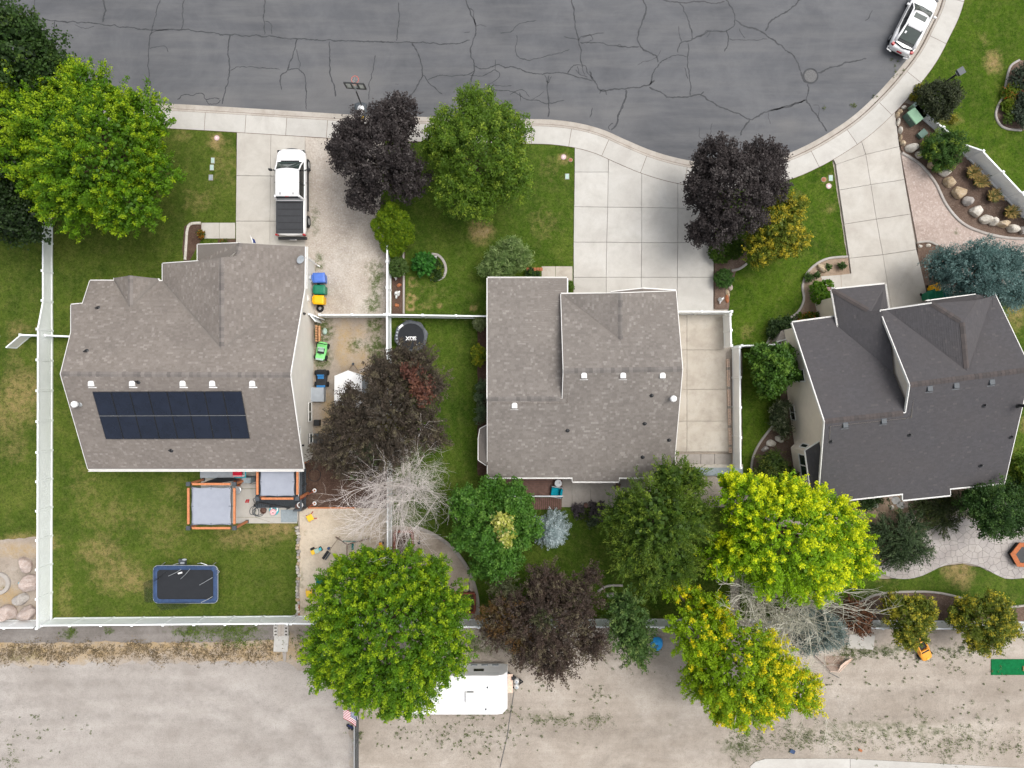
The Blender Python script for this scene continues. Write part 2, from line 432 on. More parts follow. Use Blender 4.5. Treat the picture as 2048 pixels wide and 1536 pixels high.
# stamped patio
m = N('stamped', 0.8, 0.3)
col = m.ramp(m.noise(0.9, 6, 0.65), [(0.3, (0.30, 0.27, 0.25)), (0.55, (0.40, 0.37, 0.34)), (0.75, (0.50, 0.47, 0.44))])
col = m.mix(m.ramp(m.noise(5, 5, 0.7), [(0.45, 0.0), (0.75, 0.4)]), col, (0.24, 0.22, 0.22))
oi = m.new('ShaderNodeObjectInfo').outputs['Random']
col = m.mix(m.math('MULTIPLY', oi, 0.35), col, (0.27, 0.25, 0.25))
m.color(col).bump(m.noise(12, 4), 0.4, 0.02)
simple('stamped_joint', (0.17, 0.155, 0.15), 0.9, 0.2, 0.2, 4)
# see-through netting
m = N('netting', 0.8, 0.2); m.color((0.03, 0.035, 0.035))
tr = m.new('ShaderNodeBsdfTransparent'); mx = m.new('ShaderNodeMixShader'); mx.inputs[0].default_value = 0.32
m.link(tr.outputs[0], mx.inputs[1]); m.link(m.b.outputs[0], mx.inputs[2]); m.link(mx.outputs[0], m.t.nodes['Material Output'].inputs[0])
m = N('net_brown', 0.8, 0.2); m.color((0.34, 0.22, 0.16))
tr = m.new('ShaderNodeBsdfTransparent'); mx = m.new('ShaderNodeMixShader'); mx.inputs[0].default_value = 0.35
m.link(tr.outputs[0], mx.inputs[1]); m.link(m.b.outputs[0], mx.inputs[2]); m.link(mx.outputs[0], m.t.nodes['Material Output'].inputs[0])
m = N('clear_board', 0.15, 0.5); m.color((0.75, 0.8, 0.74))
tr = m.new('ShaderNodeBsdfTransparent'); mx = m.new('ShaderNodeMixShader'); mx.inputs[0].default_value = 0.5
m.link(tr.outputs[0], mx.inputs[1]); m.link(m.b.outputs[0], mx.inputs[2]); m.link(mx.outputs[0], m.t.nodes['Material Output'].inputs[0])
# ------------------------------------------------------------------ the setting: ground sheets
def blob_field(blobs):
    """soft blobs given in photo pixels on the ground: (px, py, rx, ry, strength)"""
    bl = [((a - 1024) / F, (768 - b) / F, c / F, d / F, e) for a, b, c, d, e in blobs]
    def f(x, y):
        s = 0.0
        for bx, by, rx, ry, e in bl:
            q = ((x - bx) / rx) ** 2 + ((y - by) / ry) ** 2
            if q < 4: s = max(s, e * math.exp(-.75 * q ** 1.5))
        return s
    return f

def sheet(name, pts_px, z, mat, res=0.6, fields=None, parent=None, wobble=0.0, thick=0.0):
    out = [P(a, b, 0).xy for a, b in pts_px]
    dens = []
    for i, p in enumerate(out):
        q = out[(i + 1) % len(out)]; n = max(1, int((q - p).length / max(res, 0.25)))
        for k in range(n):
            w = p.lerp(q, k / n)
            if wobble:
                nn = Vector((-(q - p).y, (q - p).x)); nn = nn.normalized() if nn.length else nn
                w = w + nn * (noise.noise((w.x * 1.7, w.y * 1.7, 3.1)) * wobble + noise.noise((w.x * 6, w.y * 6, 9.1)) * wobble * 0.4)
            dens.append(w)
    pts = list(dens); nb = len(dens)
    xs = [p.x for p in dens]; ys = [p.y for p in dens]
    if fields:
        x = min(xs) + res / 2
        while x < max(xs):
            y = min(ys) + res / 2
            while y < max(ys):
                q = (x + random.uniform(-.2, .2) * res, y + random.uniform(-.2, .2) * res)
                if inside(q, dens): pts.append(Vector(q))
                y += res
            x += res
    v2, _, fs, *_ = delaunay_2d_cdt(pts, [], [list(range(nb))], 1, 1e-5)
    b = B(); ff = []
    for f in fs:
        a = [v2[i] for i in f]
        s = sum(a[k].x * a[(k + 1) % len(a)].y - a[(k + 1) % len(a)].x * a[k].y for k in range(len(a)))
        ff.append(tuple(f) if s > 0 else tuple(reversed(f)))
    b.v = [(p.x, p.y, z) for p in v2]; b.f = ff
    if thick:
        bl = [Vector(p) for p in dens]; n0 = len(b.v)
        b.v += [(p.x, p.y, z) for p in bl] + [(p.x, p.y, z - thick) for p in bl]; m = len(bl)
        b.f += [(n0 + i, n0 + m + i, n0 + m + (i + 1) % m, n0 + (i + 1) % m) for i in range(m)]
    o = b.obj(name, mat, parent)
    if fields:
        for key, fn in fields.items():
            at = o.data.attributes.new(key, 'FLOAT', 'POINT')
            at.data.foreach_set('value', [fn(v[0], v[1]) for v in b.v])
    return o

def chain(pts, r, e, step=14):
    out = []
    for i in range(len(pts) - 1):
        (x0, y0), (x1, y1) = pts[i], pts[i + 1]; n = max(1, int(math.hypot(x1 - x0, y1 - y0) / step))
        out += [(x0 + (x1 - x0) * k / n, y0 + (y1 - y0) * k / n, r * 1.6, r, e) for k in range(n)]
    return out
# dirt lot and everything below: one big sheet
g_dry = blob_field([(i * 62 + 10, 1297 + 8 * math.sin(i), 60, 26, .62) for i in range(10)] + [(560, 1300, 60, 30, .6)])
g_dark = blob_field([(i * 60, 1268, 60, 15, .75) for i in range(11)] + [(1010, 1285, 90, 40, .7), (1300, 1290, 40, 30, .5),
          (250, 1425, 420, 14, .40), (300, 1375, 380, 12, .30), (1200, 1465, 240, 16, .32), (1370, 1440, 160, 14, .22),
          (1430, 1505, 170, 22, .28), (1800, 1400, 300, 10, .18), (950, 1470, 130, 40, .30), (1750, 1430, 250, 12, .25)] + chain(smooth_line([(1190, 1530), (1290, 1480), (1390, 1440), (1500, 1425)], 6), 7, .40) + chain(smooth_line([(1250, 1536), (1340, 1490), (1430, 1462), (1540, 1450)], 6), 7, .35) + chain(smooth_line([(1640, 1395), (1800, 1382), (2060, 1376)], 6), 6, .30) + chain(smooth_line([(1600, 1425), (1800, 1408), (2060, 1402)], 6), 6, .25) + chain([(1850, 1268), (1960, 1262), (2050, 1270)], 8, .35) + chain(smooth_line([(730, 1500), (850, 1455), (1010, 1440)], 6), 6, .25))
g_grn = blob_field([(950, 1290, 60, 14, .7), (1050, 1295, 30, 10, .5), (1100, 1440, 120, 12, .4), (1480, 1490, 40, 26, .6), (1780, 1460, 240, 20, .45),
          (1760, 1300, 120, 12, .6), (1960, 1295, 90, 10, .5), (450, 1262, 90, 14, .7), (40, 1310, 60, 18, .5)])
gpx = [(-9000, -9000), (11000, -9000), (11000, 10500), (-9000, 10500)]
b = B(); q = [P(a, c) for a, c in gpx]
ground_near = [(-250, -250), (2300, -250), (2300, 1800), (-250, 1800)]
def grid_ground():
    xs = [-9000, -3000, -900] + list(range(-250, 2301, 17)) + [2900, 5000, 11000]
    ys = [-9000, -3000, -900] + list(range(-250, 1801, 17)) + [2500, 5000, 10500]
    bb = B()
    for yy in ys:
        for xx in xs:
            p = P(xx, yy, 0); bb.v.append((p.x, p.y, -0.02))
    w = len(xs)
    for j in range(len(ys) - 1):
        for i in range(w - 1):
            bb.f.append(((j + 1) * w + i, (j + 1) * w + i + 1, j * w + i + 1, j * w + i))
    o = bb.obj('ground', 'dirt')
    for key, fn in (('dry', g_dry), ('dark', g_dark), ('grn', g_grn)):
        at = o.data.attributes.new(key, 'FLOAT', 'POINT'); at.data.foreach_set('value', [fn(v[0], v[1]) for v in bb.v])
    return struct(o)
grid_ground()

# ---- road, kerb and pavement along one edge line (photo pixels on the ground)
EDGE = [(-260, 175), (-60, 186), (100, 195), (312, 206), (440, 213), (600, 223), (720, 230), (850, 234), (960, 236), (1060, 238), (1110, 240), (1160, 247),
        (1207, 260), (1250, 279), (1300, 300), (1350, 315), (1405, 325), (1465, 328), (1520, 322), (1565, 311), (1610, 292), (1655, 267),
        (1705, 233), (1752, 190), (1795, 142), (1828, 98), (1852, 52), (1872, 8), (1888, -60), (1896, -140), (1898, -240)]
EDGE_M = [Vector(P(a, b2, 0).xy) for a, b2 in smooth_line(EDGE, 10)]
# resample every 0.25 m
def resample(line, step):
    out = [line[0].copy()]; acc = 0.0
    for i in range(len(line) - 1):
        a, c = line[i], line[i + 1]; L = (c - a).length
        while acc + L >= step:
            t = (step - acc) / L; a = a.lerp(c, t); out.append(a.copy()); L = (c - a).length; acc = 0.0
        acc += L
    return out
EDGE_M = resample(EDGE_M, 0.25)
NRM = []
for i in range(len(EDGE_M)):
    t = EDGE_M[min(i + 2, len(EDGE_M) - 1)] - EDGE_M[max(i - 2, 0)]
    t.normalize(); NRM.append(Vector((t.y, -t.x)))       # outward, towards the gardens
def off(i, d): return EDGE_M[i] + NRM[i] * d

road_px = [(1024 + p.x * F, 768 - p.y * F) for p in EDGE_M[::2]] + [(1898, -500), (-300, -500)]
road_stain = blob_field([(690, 170, 70, 40, .5), (620, 200, 120, 24, .35), (420, 195, 60, 10, .5), (1240, 230, 60, 30, .25), (1660, 120, 30, 10, .2),
        (1575, 250, 25, 15, .4), (1130, 225, 60, 14, .35), (450, 208, 40, 8, .6), (1800, 130, 12, 30, .3)])
road = struct(sheet('road', road_px, 0.0, 'asphalt', 0.5, {'stain': road_stain}))

def strip_obj(name, i0, i1, prof, mat, parent, gap=0.0):
    """sweep a profile [(offset, z), ...] along the road edge between two stations"""
    rows = []
    for i in range(i0, i1 + 1):
        rows.append([(*off(i, d), z) for d, z in prof])
    n = len(prof); bb = B()
    bb.v = [p for r in rows for p in r]
    for j in range(len(rows) - 1):
        for k in range(n):
            bb.f.append((j * n + k, (j + 1) * n + k, (j + 1) * n + (k + 1) % n, j * n + (k + 1) % n))
    bb.f += [tuple(range(n)), tuple((len(rows) - 1) * n + k for k in range(n - 1, -1, -1))]
    return bb.obj(name, mat, parent, fix=True)

pave = thing('pavement', 'pavement', 'pavement'); del pave['label'], pave['category']; struct(pave)
kerb = thing('kerb', 'kerb', 'kerb'); del kerb['label'], kerb['category']; struct(kerb)
i = 0; n_e = len(EDGE_M)
while i < n_e - 13:
    j = min(i + 12, n_e - 1)
    k = 1
    strip_obj('gutter_pan', i, j, [(0.0, -0.05), (0.0, 0.012), (0.34, -0.006 + 0.004), (0.34, -0.05)], 'kerb_concrete', kerb)
    strip_obj('kerb_stone', i, j, [(0.345, -0.05), (0.36, 0.07), (0.40, 0.105), (0.50, 0.112), (0.50, -0.05)], 'kerb_concrete', kerb)
    i = j
i = 3
SLAB_CUTS = []
while i < n_e - 13:
    j = i + 11
    rows = [off(t, 0.515) for t in range(i, j + 1)]
    # leave a 2 cm joint at each end
    bb = B(); pr = [(0.515, -0.05), (0.515, 0.118), (1.70, 0.128), (1.70, -0.05)]
    vv = []
    for t in range(i, j + 1):
        sh = Vector((0, 0))
        if t == i: sh = (EDGE_M[t + 1] - EDGE_M[t]).normalized() * 0.014
        if t == j: sh = (EDGE_M[t - 1] - EDGE_M[t]).normalized() * 0.014
        dz = 0.0
        vv.append([((off(t, d) + sh).x, (off(t, d) + sh).y, z) for d, z in pr])
    n = 4; bb.v = [p for r in vv for p in r]
    for a in range(len(vv) - 1):
        for c in range(n): bb.f.append((a * n + c, (a + 1) * n + c, (a + 1) * n + (c + 1) % n, a * n + (c + 1) % n))
    bb.f += [tuple(range(n)), tuple((len(vv) - 1) * n + c for c in range(n - 1, -1, -1))]
    bb.obj('paving_slab', 'concrete_cool', pave, fix=True)
    i = j

# leaf dirt lying in the gutter
dl_ = strip_obj('gutter_dirt', 0, n_e - 1, [(0.315, -0.02), (0.32, 0.012), (0.375, 0.030), (0.378, -0.02)], 'bark', kerb)
# dark joint base below pavements: plain soil strip, top lower than slabs
strip_obj('joint_bed', 0, n_e - 1, [(0.50, -0.05), (0.50, 0.1168), (1.726, 0.1168), (1.722, -0.05)], 'bark', pave)

# ---- tar-filled cracks in the road
CRACKS = [
 ([(0,30),(60,38),(110,42),(165,45),(230,52),(300,60),(360,60),(400,63),(460,70),(512,71),(575,76),(640,80),(700,82),(790,84),(825,85),(900,88),(930,83),(942,78)],1.2),
 ([(320,0),(312,30),(303,60),(298,90),(297,130),(299,160),(296,195)],1.1), ([(367,-5),(365,40),(362,60)],1.0),
 ([(460,70),(455,100),(460,135),(455,165),(448,195),(443,210)],1.2), ([(460,140),(480,133),(512,135),(540,137),(560,140)],.8),
 ([(530,-5),(528,40),(529,70)],1.1), ([(530,42),(542,48),(545,70)],.8),
 ([(595,78),(585,110),(575,140),(562,150),(562,170),(564,182)],1.2), ([(575,140),(598,138),(610,155),(612,180),(613,222)],1.0), ([(593,98),(598,120),(600,138)],.8),
 ([(660,83),(659,110),(661,150),(668,170),(672,195)],1.3), ([(796,5),(798,30),(795,60),(793,84)],1.1), ([(750,110),(745,140),(740,165),(737,200)],.8),
 ([(823,86),(835,105),(843,130),(845,150),(838,165),(828,180),(818,195)],1.3), ([(845,150),(858,165),(872,178),(886,190)],1.0), ([(855,160),(880,150),(905,152),(935,150),(950,140)],1.0),
 ([(932,-5),(938,20),(948,40),(952,55),(948,80),(940,100),(945,120),(948,140),(942,160),(945,180)],1.3), ([(936,18),(946,24),(952,52)],.8), ([(952,52),(962,51),(975,53)],.6),
 ([(948,133),(965,138),(980,135),(995,128),(1010,135),(1024,133),(1040,138),(1060,145),(1085,148),(1110,145),(1135,147),(1160,155),(1187,162)],1.2),
 ([(940,150),(955,153),(975,148),(990,140),(1000,150),(985,165),(960,180)],.9), ([(985,165),(1000,172),(1024,170)],.7),
 ([(930,175),(960,178),(990,180),(1024,183),(1045,195),(1070,200),(1095,208),(1130,200)],1.0), ([(990,140),(992,125),(990,118)],.7),
 ([(1000,66),(1024,62),(1035,50),(1055,43),(1075,42)],.8), ([(1034,70),(1033,105),(1042,118),(1070,118),(1095,112),(1120,105),(1140,100)],.9),
 ([(1143,-5),(1148,30),(1152,60),(1158,85),(1162,110),(1164,135)],1.3), ([(1155,80),(1170,72),(1190,68),(1210,65)],.9),
 ([(1160,85),(1180,85),(1205,88),(1235,92),(1260,95),(1280,93)],1.1), ([(1127,75),(1145,77),(1158,80)],.9),
 ([(1283,-5),(1292,15),(1285,40),(1278,60),(1278,90),(1290,100),(1310,110),(1318,127)],1.4),
 ([(1318,127),(1305,150),(1298,170),(1270,175),(1235,178),(1205,182),(1195,175),(1187,160),(1178,140)],1.4), ([(1318,127),(1340,113),(1355,110),(1377,113)],1.0),
 ([(1275,130),(1290,122),(1310,118),(1322,100)],.6), ([(1097,150),(1095,180),(1098,205),(1097,236)],1.3), ([(1088,150),(1096,165),(1104,150)],.8),
 ([(1253,180),(1248,205),(1240,225),(1232,250),(1222,262)],2.0), ([(1226,245),(1216,255),(1222,262)],.8), ([(1199,188),(1206,180),(1215,192)],1.0),
 ([(1298,175),(1320,185),(1345,195),(1380,193),(1400,190),(1425,205),(1450,218),(1480,228),(1500,240),(1530,225),(1560,217),(1590,208),(1612,200)],1.4),
 ([(1400,190),(1410,183)],1.0), ([(1500,240),(1485,258),(1481,272)],1.5), ([(1382,192),(1380,160),(1375,130),(1377,105),(1377,85)],1.1), ([(1369,135),(1377,158)],1.1),
 ([(1360,5),(1370,25),(1380,50),(1384,80),(1362,85),(1355,108)],1.1), ([(1384,80),(1405,70),(1420,62),(1445,62),(1465,55),(1470,40),(1465,20),(1452,-2)],1.3),
 ([(1325,0),(1360,5),(1395,3),(1430,6),(1452,3)],1.0), ([(1470,40),(1490,52),(1520,62),(1536,72),(1560,90),(1580,105),(1595,125),(1602,143)],1.5),
 ([(1536,52),(1545,40),(1570,25),(1590,10),(1605,-5)],1.5), ([(1530,62),(1538,50)],1.5), ([(1455,78),(1500,80),(1536,78)],.7), ([(1453,60),(1457,80),(1450,105)],1.2),
 ([(1358,52),(1362,85)],.8), ([(1480,56),(1484,70),(1490,78)],.7), ([(1405,70),(1412,60),(1422,64),(1412,74)],.7),
 ([(1634,148),(1655,138),(1680,130),(1705,123),(1735,118)],1.5), ([(1614,168),(1617,185),(1612,200),(1625,220),(1640,240),(1655,264)],1.4), ([(1612,200),(1580,210),(1540,222)],1.2),
 ([(1602,143),(1607,160),(1614,168)],1.6), ([(1626,210),(1638,213),(1637,235)],.6), ([(1185,215),(1180,236)],1.0), ([(1400,255),(1400,275),(1420,270),(1424,245)],.6),
 ([(1745,20),(1738,32),(1730,42)],.8), ([(1536,225),(1541,250)],.6), ([(110,42),(108,60),(110,85)],.9), ([(205,-5),(210,20),(205,45)],1.8), ([(62,34),(68,10),(70,-5)],.8),
 ([(355,200),(365,190),(380,190),(405,187),(412,198),(440,197)],.9), ([(412,200),(418,208),(435,206),(443,198)],.9), ([(150,48),(170,58),(190,50)],.6),
 ([(299,98),(315,93),(330,93),(337,105)],.9), ([(300,68),(310,62),(340,60)],.7), ([(1135,147),(1145,132),(1170,131),(1176,145),(1187,160)],.9), ([(1150,140),(1165,150),(1178,155)],.8), ([(1155,132),(1158,150)],.7), ([(1165,132),(1168,152)],.7),
 ([(1020,190),(1030,183),(1045,180),(1060,195)],.7), ([(1040,185),(1042,205)],.8), ([(1060,200),(1080,190),(1090,180)],.6), ([(790,170),(800,168)],.5),
 ([(1164,75),(1180,70),(1186,80),(1170,86)],.7), ([(1235,92),(1240,88),(1245,96)],.8), ([(1300,170),(1310,158)],1.6), ([(940,62),(925,66)],.5),
]
for pts, w in CRACKS:
    line = [Vector(P(a, c, 0).xy) for a, c in smooth_line(pts, 4)]
    line = resample(line, 0.09)
    if len(line) < 3: continue
    bb = B(); sd = random.random() * 50
    for k, p in enumerate(line):
        t = line[min(k + 1, len(line) - 1)] - line[max(k - 1, 0)]; t.normalize(); nn = Vector((-t.y, t.x))
        c = p + nn * (noise.noise((p.x * 2.2 + sd, p.y * 2.2, 0)) * 0.10 + noise.noise((p.x * 8, p.y * 8, sd)) * 0.045)
        hw = 0.034 * w * (0.55 + 0.9 * abs(noise.noise((p.x * 3, p.y * 3, 5 + sd))) + 0.35 * random.random())
        if k in (0, len(line) - 1): hw *= 0.3
        a2, b2 = c + nn * hw, c - nn * hw
        bb.v += [(a2.x, a2.y, 0.004), (b2.x, b2.y, 0.004)]
        if k: m0 = 2 * k - 2; bb.f.append((m0 + 1, m0 + 3, m0 + 2, m0))
    bb.obj('crack', 'crack_tar', road)

# ---- lawns and bare ground inside the plots
L_DRY = blob_field([
 # left plot
 (434, 283, 14, 14, 1.1), (450, 330, 30, 60, .35), (365, 272, 16, 12, .6), (395, 400, 40, 30, .35), (555, 1055, 50, 16, .85), (490, 1075, 60, 25, .6), (200, 1100, 45, 30, .6), (240, 1150, 60, 40, .6),
 (330, 1060, 50, 60, .35), (270, 1165, 40, 20, .7), (560, 1060, 40, 20, .7), (170, 970, 40, 60, .3), (350, 980, 40, 40, .3), (130, 1200, 20, 60, .4), (460, 1030, 60, 40, .45), (230, 1030, 80, 40, .35),
 # neighbour on the left
 (45, 790, 45, 60, .75), (15, 830, 40, 50, .6), (30, 690, 20, 40, .4), (60, 1085, 60, 18, .9), (30, 900, 30, 30, .4), (40, 655, 30, 14, .5), (85, 655, 10, 14, .5),
 # middle plot
 (962, 464, 24, 24, 1.1), (1127, 318, 11, 11, .9), (965, 540, 10, 8, .3), (1100, 340, 30, 40, .25), (823, 565, 6, 6, .0), (880, 612, 8, 5, .8), (860, 615, 8, 4, .7), (947, 617, 7, 6, .6), (850, 590, 60, 30, .25),
 (1090, 450, 40, 40, .3),
 # strip between the houses
 (1492, 665, 12, 14, .7), (1600, 390, 16, 10, .4), (1660, 415, 12, 16, .5), (1655, 360, 12, 14, .5), (1580, 640, 40, 20, .2), (1560, 575, 20, 50, .2),
 # north-east
 (1985, 125, 18, 24, .9), (1970, 85, 8, 20, .5), (1900, 240, 30, 14, .5), (1960, 320, 40, 50, .2), (2030, 620, 18, 40, .8), (2045, 850, 10, 20, .6),
 # south-east
 (1915, 1140, 32, 22, 1.0), (1925, 1160, 18, 18, .8), (1770, 1165, 30, 14, .35)])
rings = [(826, 565, 8.5, .5), (823, 597, 7.5, .9), (822, 613, 8.5, .8), (841, 614, 6, .4), (947, 617, 5, .6)]
def dry_all(x, y):
    s = L_DRY(x, y)
    for a, c, r, e in rings:
        d = math.hypot(x - (a - 1024) / F, y - (768 - c) / F) * F
        s = max(s, e * 1.5 * math.exp(-((d - r) / 2.2) ** 2))
    return s * .8
LF = {'dry': dry_all}
z_l = 0.10
def lawn_sheet(pts, mat, res=0.45, wob=0.05): return struct(sheet('lawn', pts, z_l, mat, res, LF, wobble=wob, thick=0.12))
lawn_sheet([(106, 225), (340, 250), (474, 259), (472, 500), (596, 500), (596, 1232), (106, 1242)], 'lawn_mixed')
lawn_sheet([(-260, 260), (104, 260), (104, 1085), (60, 1092), (-260, 1080)], 'lawn_mixed', wob=0.2)
lawn_sheet([(770, 278), (850, 280), (1062, 280), (1149, 286), (1146, 560), (1146, 640), (778, 640), (778, 500), (760, 420)], 'lawn_main', 0.16)
lawn_sheet([(783, 640), (985, 640), (985, 930), (1210, 1015), (1460, 1015), (1460, 1236), (955, 1236), (957, 1190), (940, 1140), (905, 1090), (855, 1062), (800, 1050), (783, 1050)], 'lawn_main')
lawn_sheet([(1428, 365), (1560, 362), (1600, 348), (1662, 314), (1692, 512), (1640, 525), (1610, 560), (1612, 620), (1560, 660), (1590, 700), (1590, 990), (1484, 990), (1484, 700), (1457, 690), (1457, 560), (1428, 560)], 'lawn_lush')
lawn_sheet([(1906, -240), (1908, -20), (1888, 62), (1862, 114), (1838, 152), (1826, 200), (2060, 452), (2300, 700), (2300, -240)], 'lawn_lush')
lawn_sheet([(1960, 560), (2300, 560), (2300, 1000), (1960, 1000)], 'lawn_main')
lawn_sheet([(1480, 1010), (1700, 1130), (1760, 1158), (1830, 1155), (1885, 1132), (1925, 1127), (1960, 1135), (2010, 1158), (2060, 1155), (2300, 1150), (2300, 1236), (1480, 1236)], 'lawn_main')

SF0 = lambda dry=(), grn=(), dark=(): {'dry': blob_field(list(dry)), 'grn': blob_field(list(grn)), 'dark': blob_field(list(dark))}
def soil_sheet(name, pts, z, mat, dry=(), grn=(), dark=(), res=0.35, wob=0.06, th=0.12):
    return struct(sheet(name, pts, z, mat, res, SF0(dry, grn, dark), wobble=wob, thick=th))
soil_sheet('gravel_strip', [(611, 268), (660, 271), (775, 277), (778, 440), (778, 630), (611, 630)], 0.096, 'gravel',
   grn=[(755, 560, 16, 45, .8), (745, 610, 18, 18, .9), (630, 440, 14, 40, .45), (640, 525, 10, 20, .8), (740, 540, 14, 20, .5)], dark=[(690, 420, 30, 100, .2), (660, 590, 40, 30, .2)])
soil_sheet('side_yard', [(600, 630), (778, 630), (778, 1020), (600, 1020)], 0.094, 'side_dirt',
   dry=[(690, 690, 22, 50, .6), (725, 720, 22, 30, .55), (740, 740, 26, 16, .75), (660, 820, 18, 36, .7), (650, 870, 18, 26, .7), (720, 665, 14, 16, .5)], dark=[(700, 745, 40, 14, .3), (670, 690, 10, 40, .25)],
   grn=[(645, 660, 24, 28, .9), (645, 715, 20, 25, .9), (752, 650, 20, 18, .9), (712, 690, 22, 16, .7), (755, 700, 20, 40, .9), (640, 730, 14, 12, .8)])
soil_sheet('mulch_bed', [(606, 920), (778, 920), (778, 1016), (606, 1014)], 0.108, 'mulch')
soil_sheet('sand_yard', [(600, 1015), (778, 1015), (778, 1234), (600, 1232)], 0.105, 'sand',
   dark=[(730, 1050, 50, 35, .35), (745, 1080, 30, 30, .3), (690, 1025, 40, 8, .4), (610, 1215, 14, 14, .4)], grn=[(615, 1068, 14, 8, .4), (735, 1072, 8, 5, .6), (610, 1220, 10, 10, .5), (604, 1160, 8, 30, .4)])
play = smooth_line([(783, 1050), (830, 1054), (865, 1068), (905, 1096), (938, 1142), (954, 1190), (957, 1236)], 5) + [(783, 1236)]
soil_sheet('play_area', play, 0.104, 'side_dirt', wob=0.0)
soil_sheet('flower_bed', [(784, 500), (811, 500), (811, 630), (784, 630)], 0.112, 'mulch', wob=0.02)
soil_sheet('flower_bed', [(955, 640), (980, 640), (980, 950), (955, 950)], 0.108, 'mulch')
soil_sheet('flower_bed', [(1428, 478), (1490, 478), (1494, 520), (1470, 545), (1460, 580), (1457, 618), (1428, 618)], 0.113, 'bark')
soil_sheet('flower_bed', [(370, 452), (405, 446), (405, 480), (395, 495), (372, 540), (366, 500)], 0.113, 'mulch')
soil_sheet('flower_bed', [(437, 479), (472, 479), (472, 500), (437, 500)], 0.115, 'mulch', wob=0.0)
bed_r = smooth_line([(1694, 512), (1650, 520), (1618, 540), (1604, 570), (1608, 605), (1592, 630), (1560, 650), (1538, 676), (1526, 700)], 5) + [(1600, 700), (1708, 640), (1706, 600), (1699, 560), (1694, 512)]
soil_sheet('flower_bed', bed_r, 0.113, 'bed_soil', dark=[(1565, 665, 25, 20, .8), (1610, 640, 20, 14, .6)], wob=0.0)
bed_w = smooth_line([(1560, 820), (1545, 850), (1522, 880), (1508, 905), (1500, 930), (1500, 1000)], 5) + [(1600, 1000), (1600, 700), (1575, 700), (1560, 740)]
soil_sheet('flower_bed', bed_w, 0.112, 'bark', wob=0.0)
soil_sheet('flower_bed', [(1640, 985), (1950, 970), (1920, 1000), (1850, 1060), (1800, 1100), (1740, 1090), (1700, 1040)], 0.108, 'bed_soil', dark=[(1880, 990, 60, 20, .9), (1700, 1010, 60, 20, .6), (1760, 1060, 60, 40, .4)])
# garden at the street corner
soil_sheet('garden_bed', [(1790, 228), (1806, 206), (1833, 214), (2065, 462), (2065, 500), (1960, 470), (1900, 430), (1850, 350), (1812, 315), (1800, 300)], 0.10, 'bark', dark=[(1900, 380, 80, 50, .5), (1990, 420, 60, 30, .6)])
soil_sheet('rock_mulch', [(1800, 306), (1838, 330), (1870, 368), (1893, 415), (1925, 447), (1960, 464), (2010, 476), (2300, 480), (2300, 580), (1840, 580), (1836, 500)], 0.104, 'pink_gravel', grn=[(1910, 465, 10, 6, .8), (1800, 410, 5, 60, .3)], wob=0.0)
soil_sheet('garden_bed', [(1832, 485), (1860, 482), (1885, 495), (1885, 620), (1842, 620)], 0.109, 'bark')
soil_sheet('flower_bed', smooth_line([(2036, 122), (2018, 135), (2010, 165), (2006, 190), (1994, 212), (1989, 232), (1997, 250), (2015, 260), (2060, 262)], 5) + [(2200, 262), (2200, 122)], 0.112, 'bark', wob=0.0)
# neighbour's dirt corner with boulders
soil_sheet('rock_garden', [(-260, 1080), (40, 1078), (104, 1070), (104, 1238), (-260, 1238)], 0.103, 'side_dirt', dry=[(40, 1100, 60, 16, .55), (20, 1190, 30, 20, .7)], grn=[(10, 1175, 12, 10, .6), (75, 1120, 10, 8, .5), (40, 1140, 8, 8, .5)], dark=[(70, 1150, 30, 30, .3)], wob=0.15)
# south-east bed behind the fence
bed_s = smooth_line([(1560, 1215), (1650, 1212), (1710, 1203), (1760, 1187), (1810, 1182), (1860, 1182), (1905, 1190), (1960, 1205), (2010, 1212), (2060, 1208), (2200, 1200)], 5) + [(2200, 1246), (1560, 1246)]
soil_sheet('flower_bed', bed_s, 0.111, 'bark', dark=[(1740, 1225, 40, 20, .6), (1880, 1230, 30, 20, .5)], wob=0.0)
# ditch along the back fence
soil_sheet('ditch_channel', [(-260, 1246), (548, 1246), (548, 1280), (420, 1284), (-260, 1286)], -0.008, 'ditch', grn=[(140, 1268, 14, 12, .9), (390, 1262, 60, 12, .7), (470, 1262, 60, 14, .8), (220, 1262, 10, 8, .7)], wob=0.15, th=0.01)
# track across the lot (grey gravel, left)
soil_sheet('gravel_track', [(-260, 1330), (300, 1328), (560, 1322), (640, 1360), (700, 1430), (708, 1700), (-260, 1700)], -0.014, 'track', dark=chain(smooth_line([(-50, 1378), (150, 1366), (330, 1368), (470, 1392), (600, 1450), (660, 1536)], 6), 9, .24) + chain(smooth_line([(-50, 1412), (150, 1396), (330, 1400), (450, 1424), (560, 1480), (610, 1560)], 6), 8, .18) + chain(smooth_line([(-50, 1450), (200, 1432), (380, 1440), (480, 1470), (540, 1536)], 6), 9, .22) + chain(smooth_line([(-40, 1345), (200, 1338), (420, 1345)], 6), 6, .18), res=0.3, wob=0.5, th=0.005)

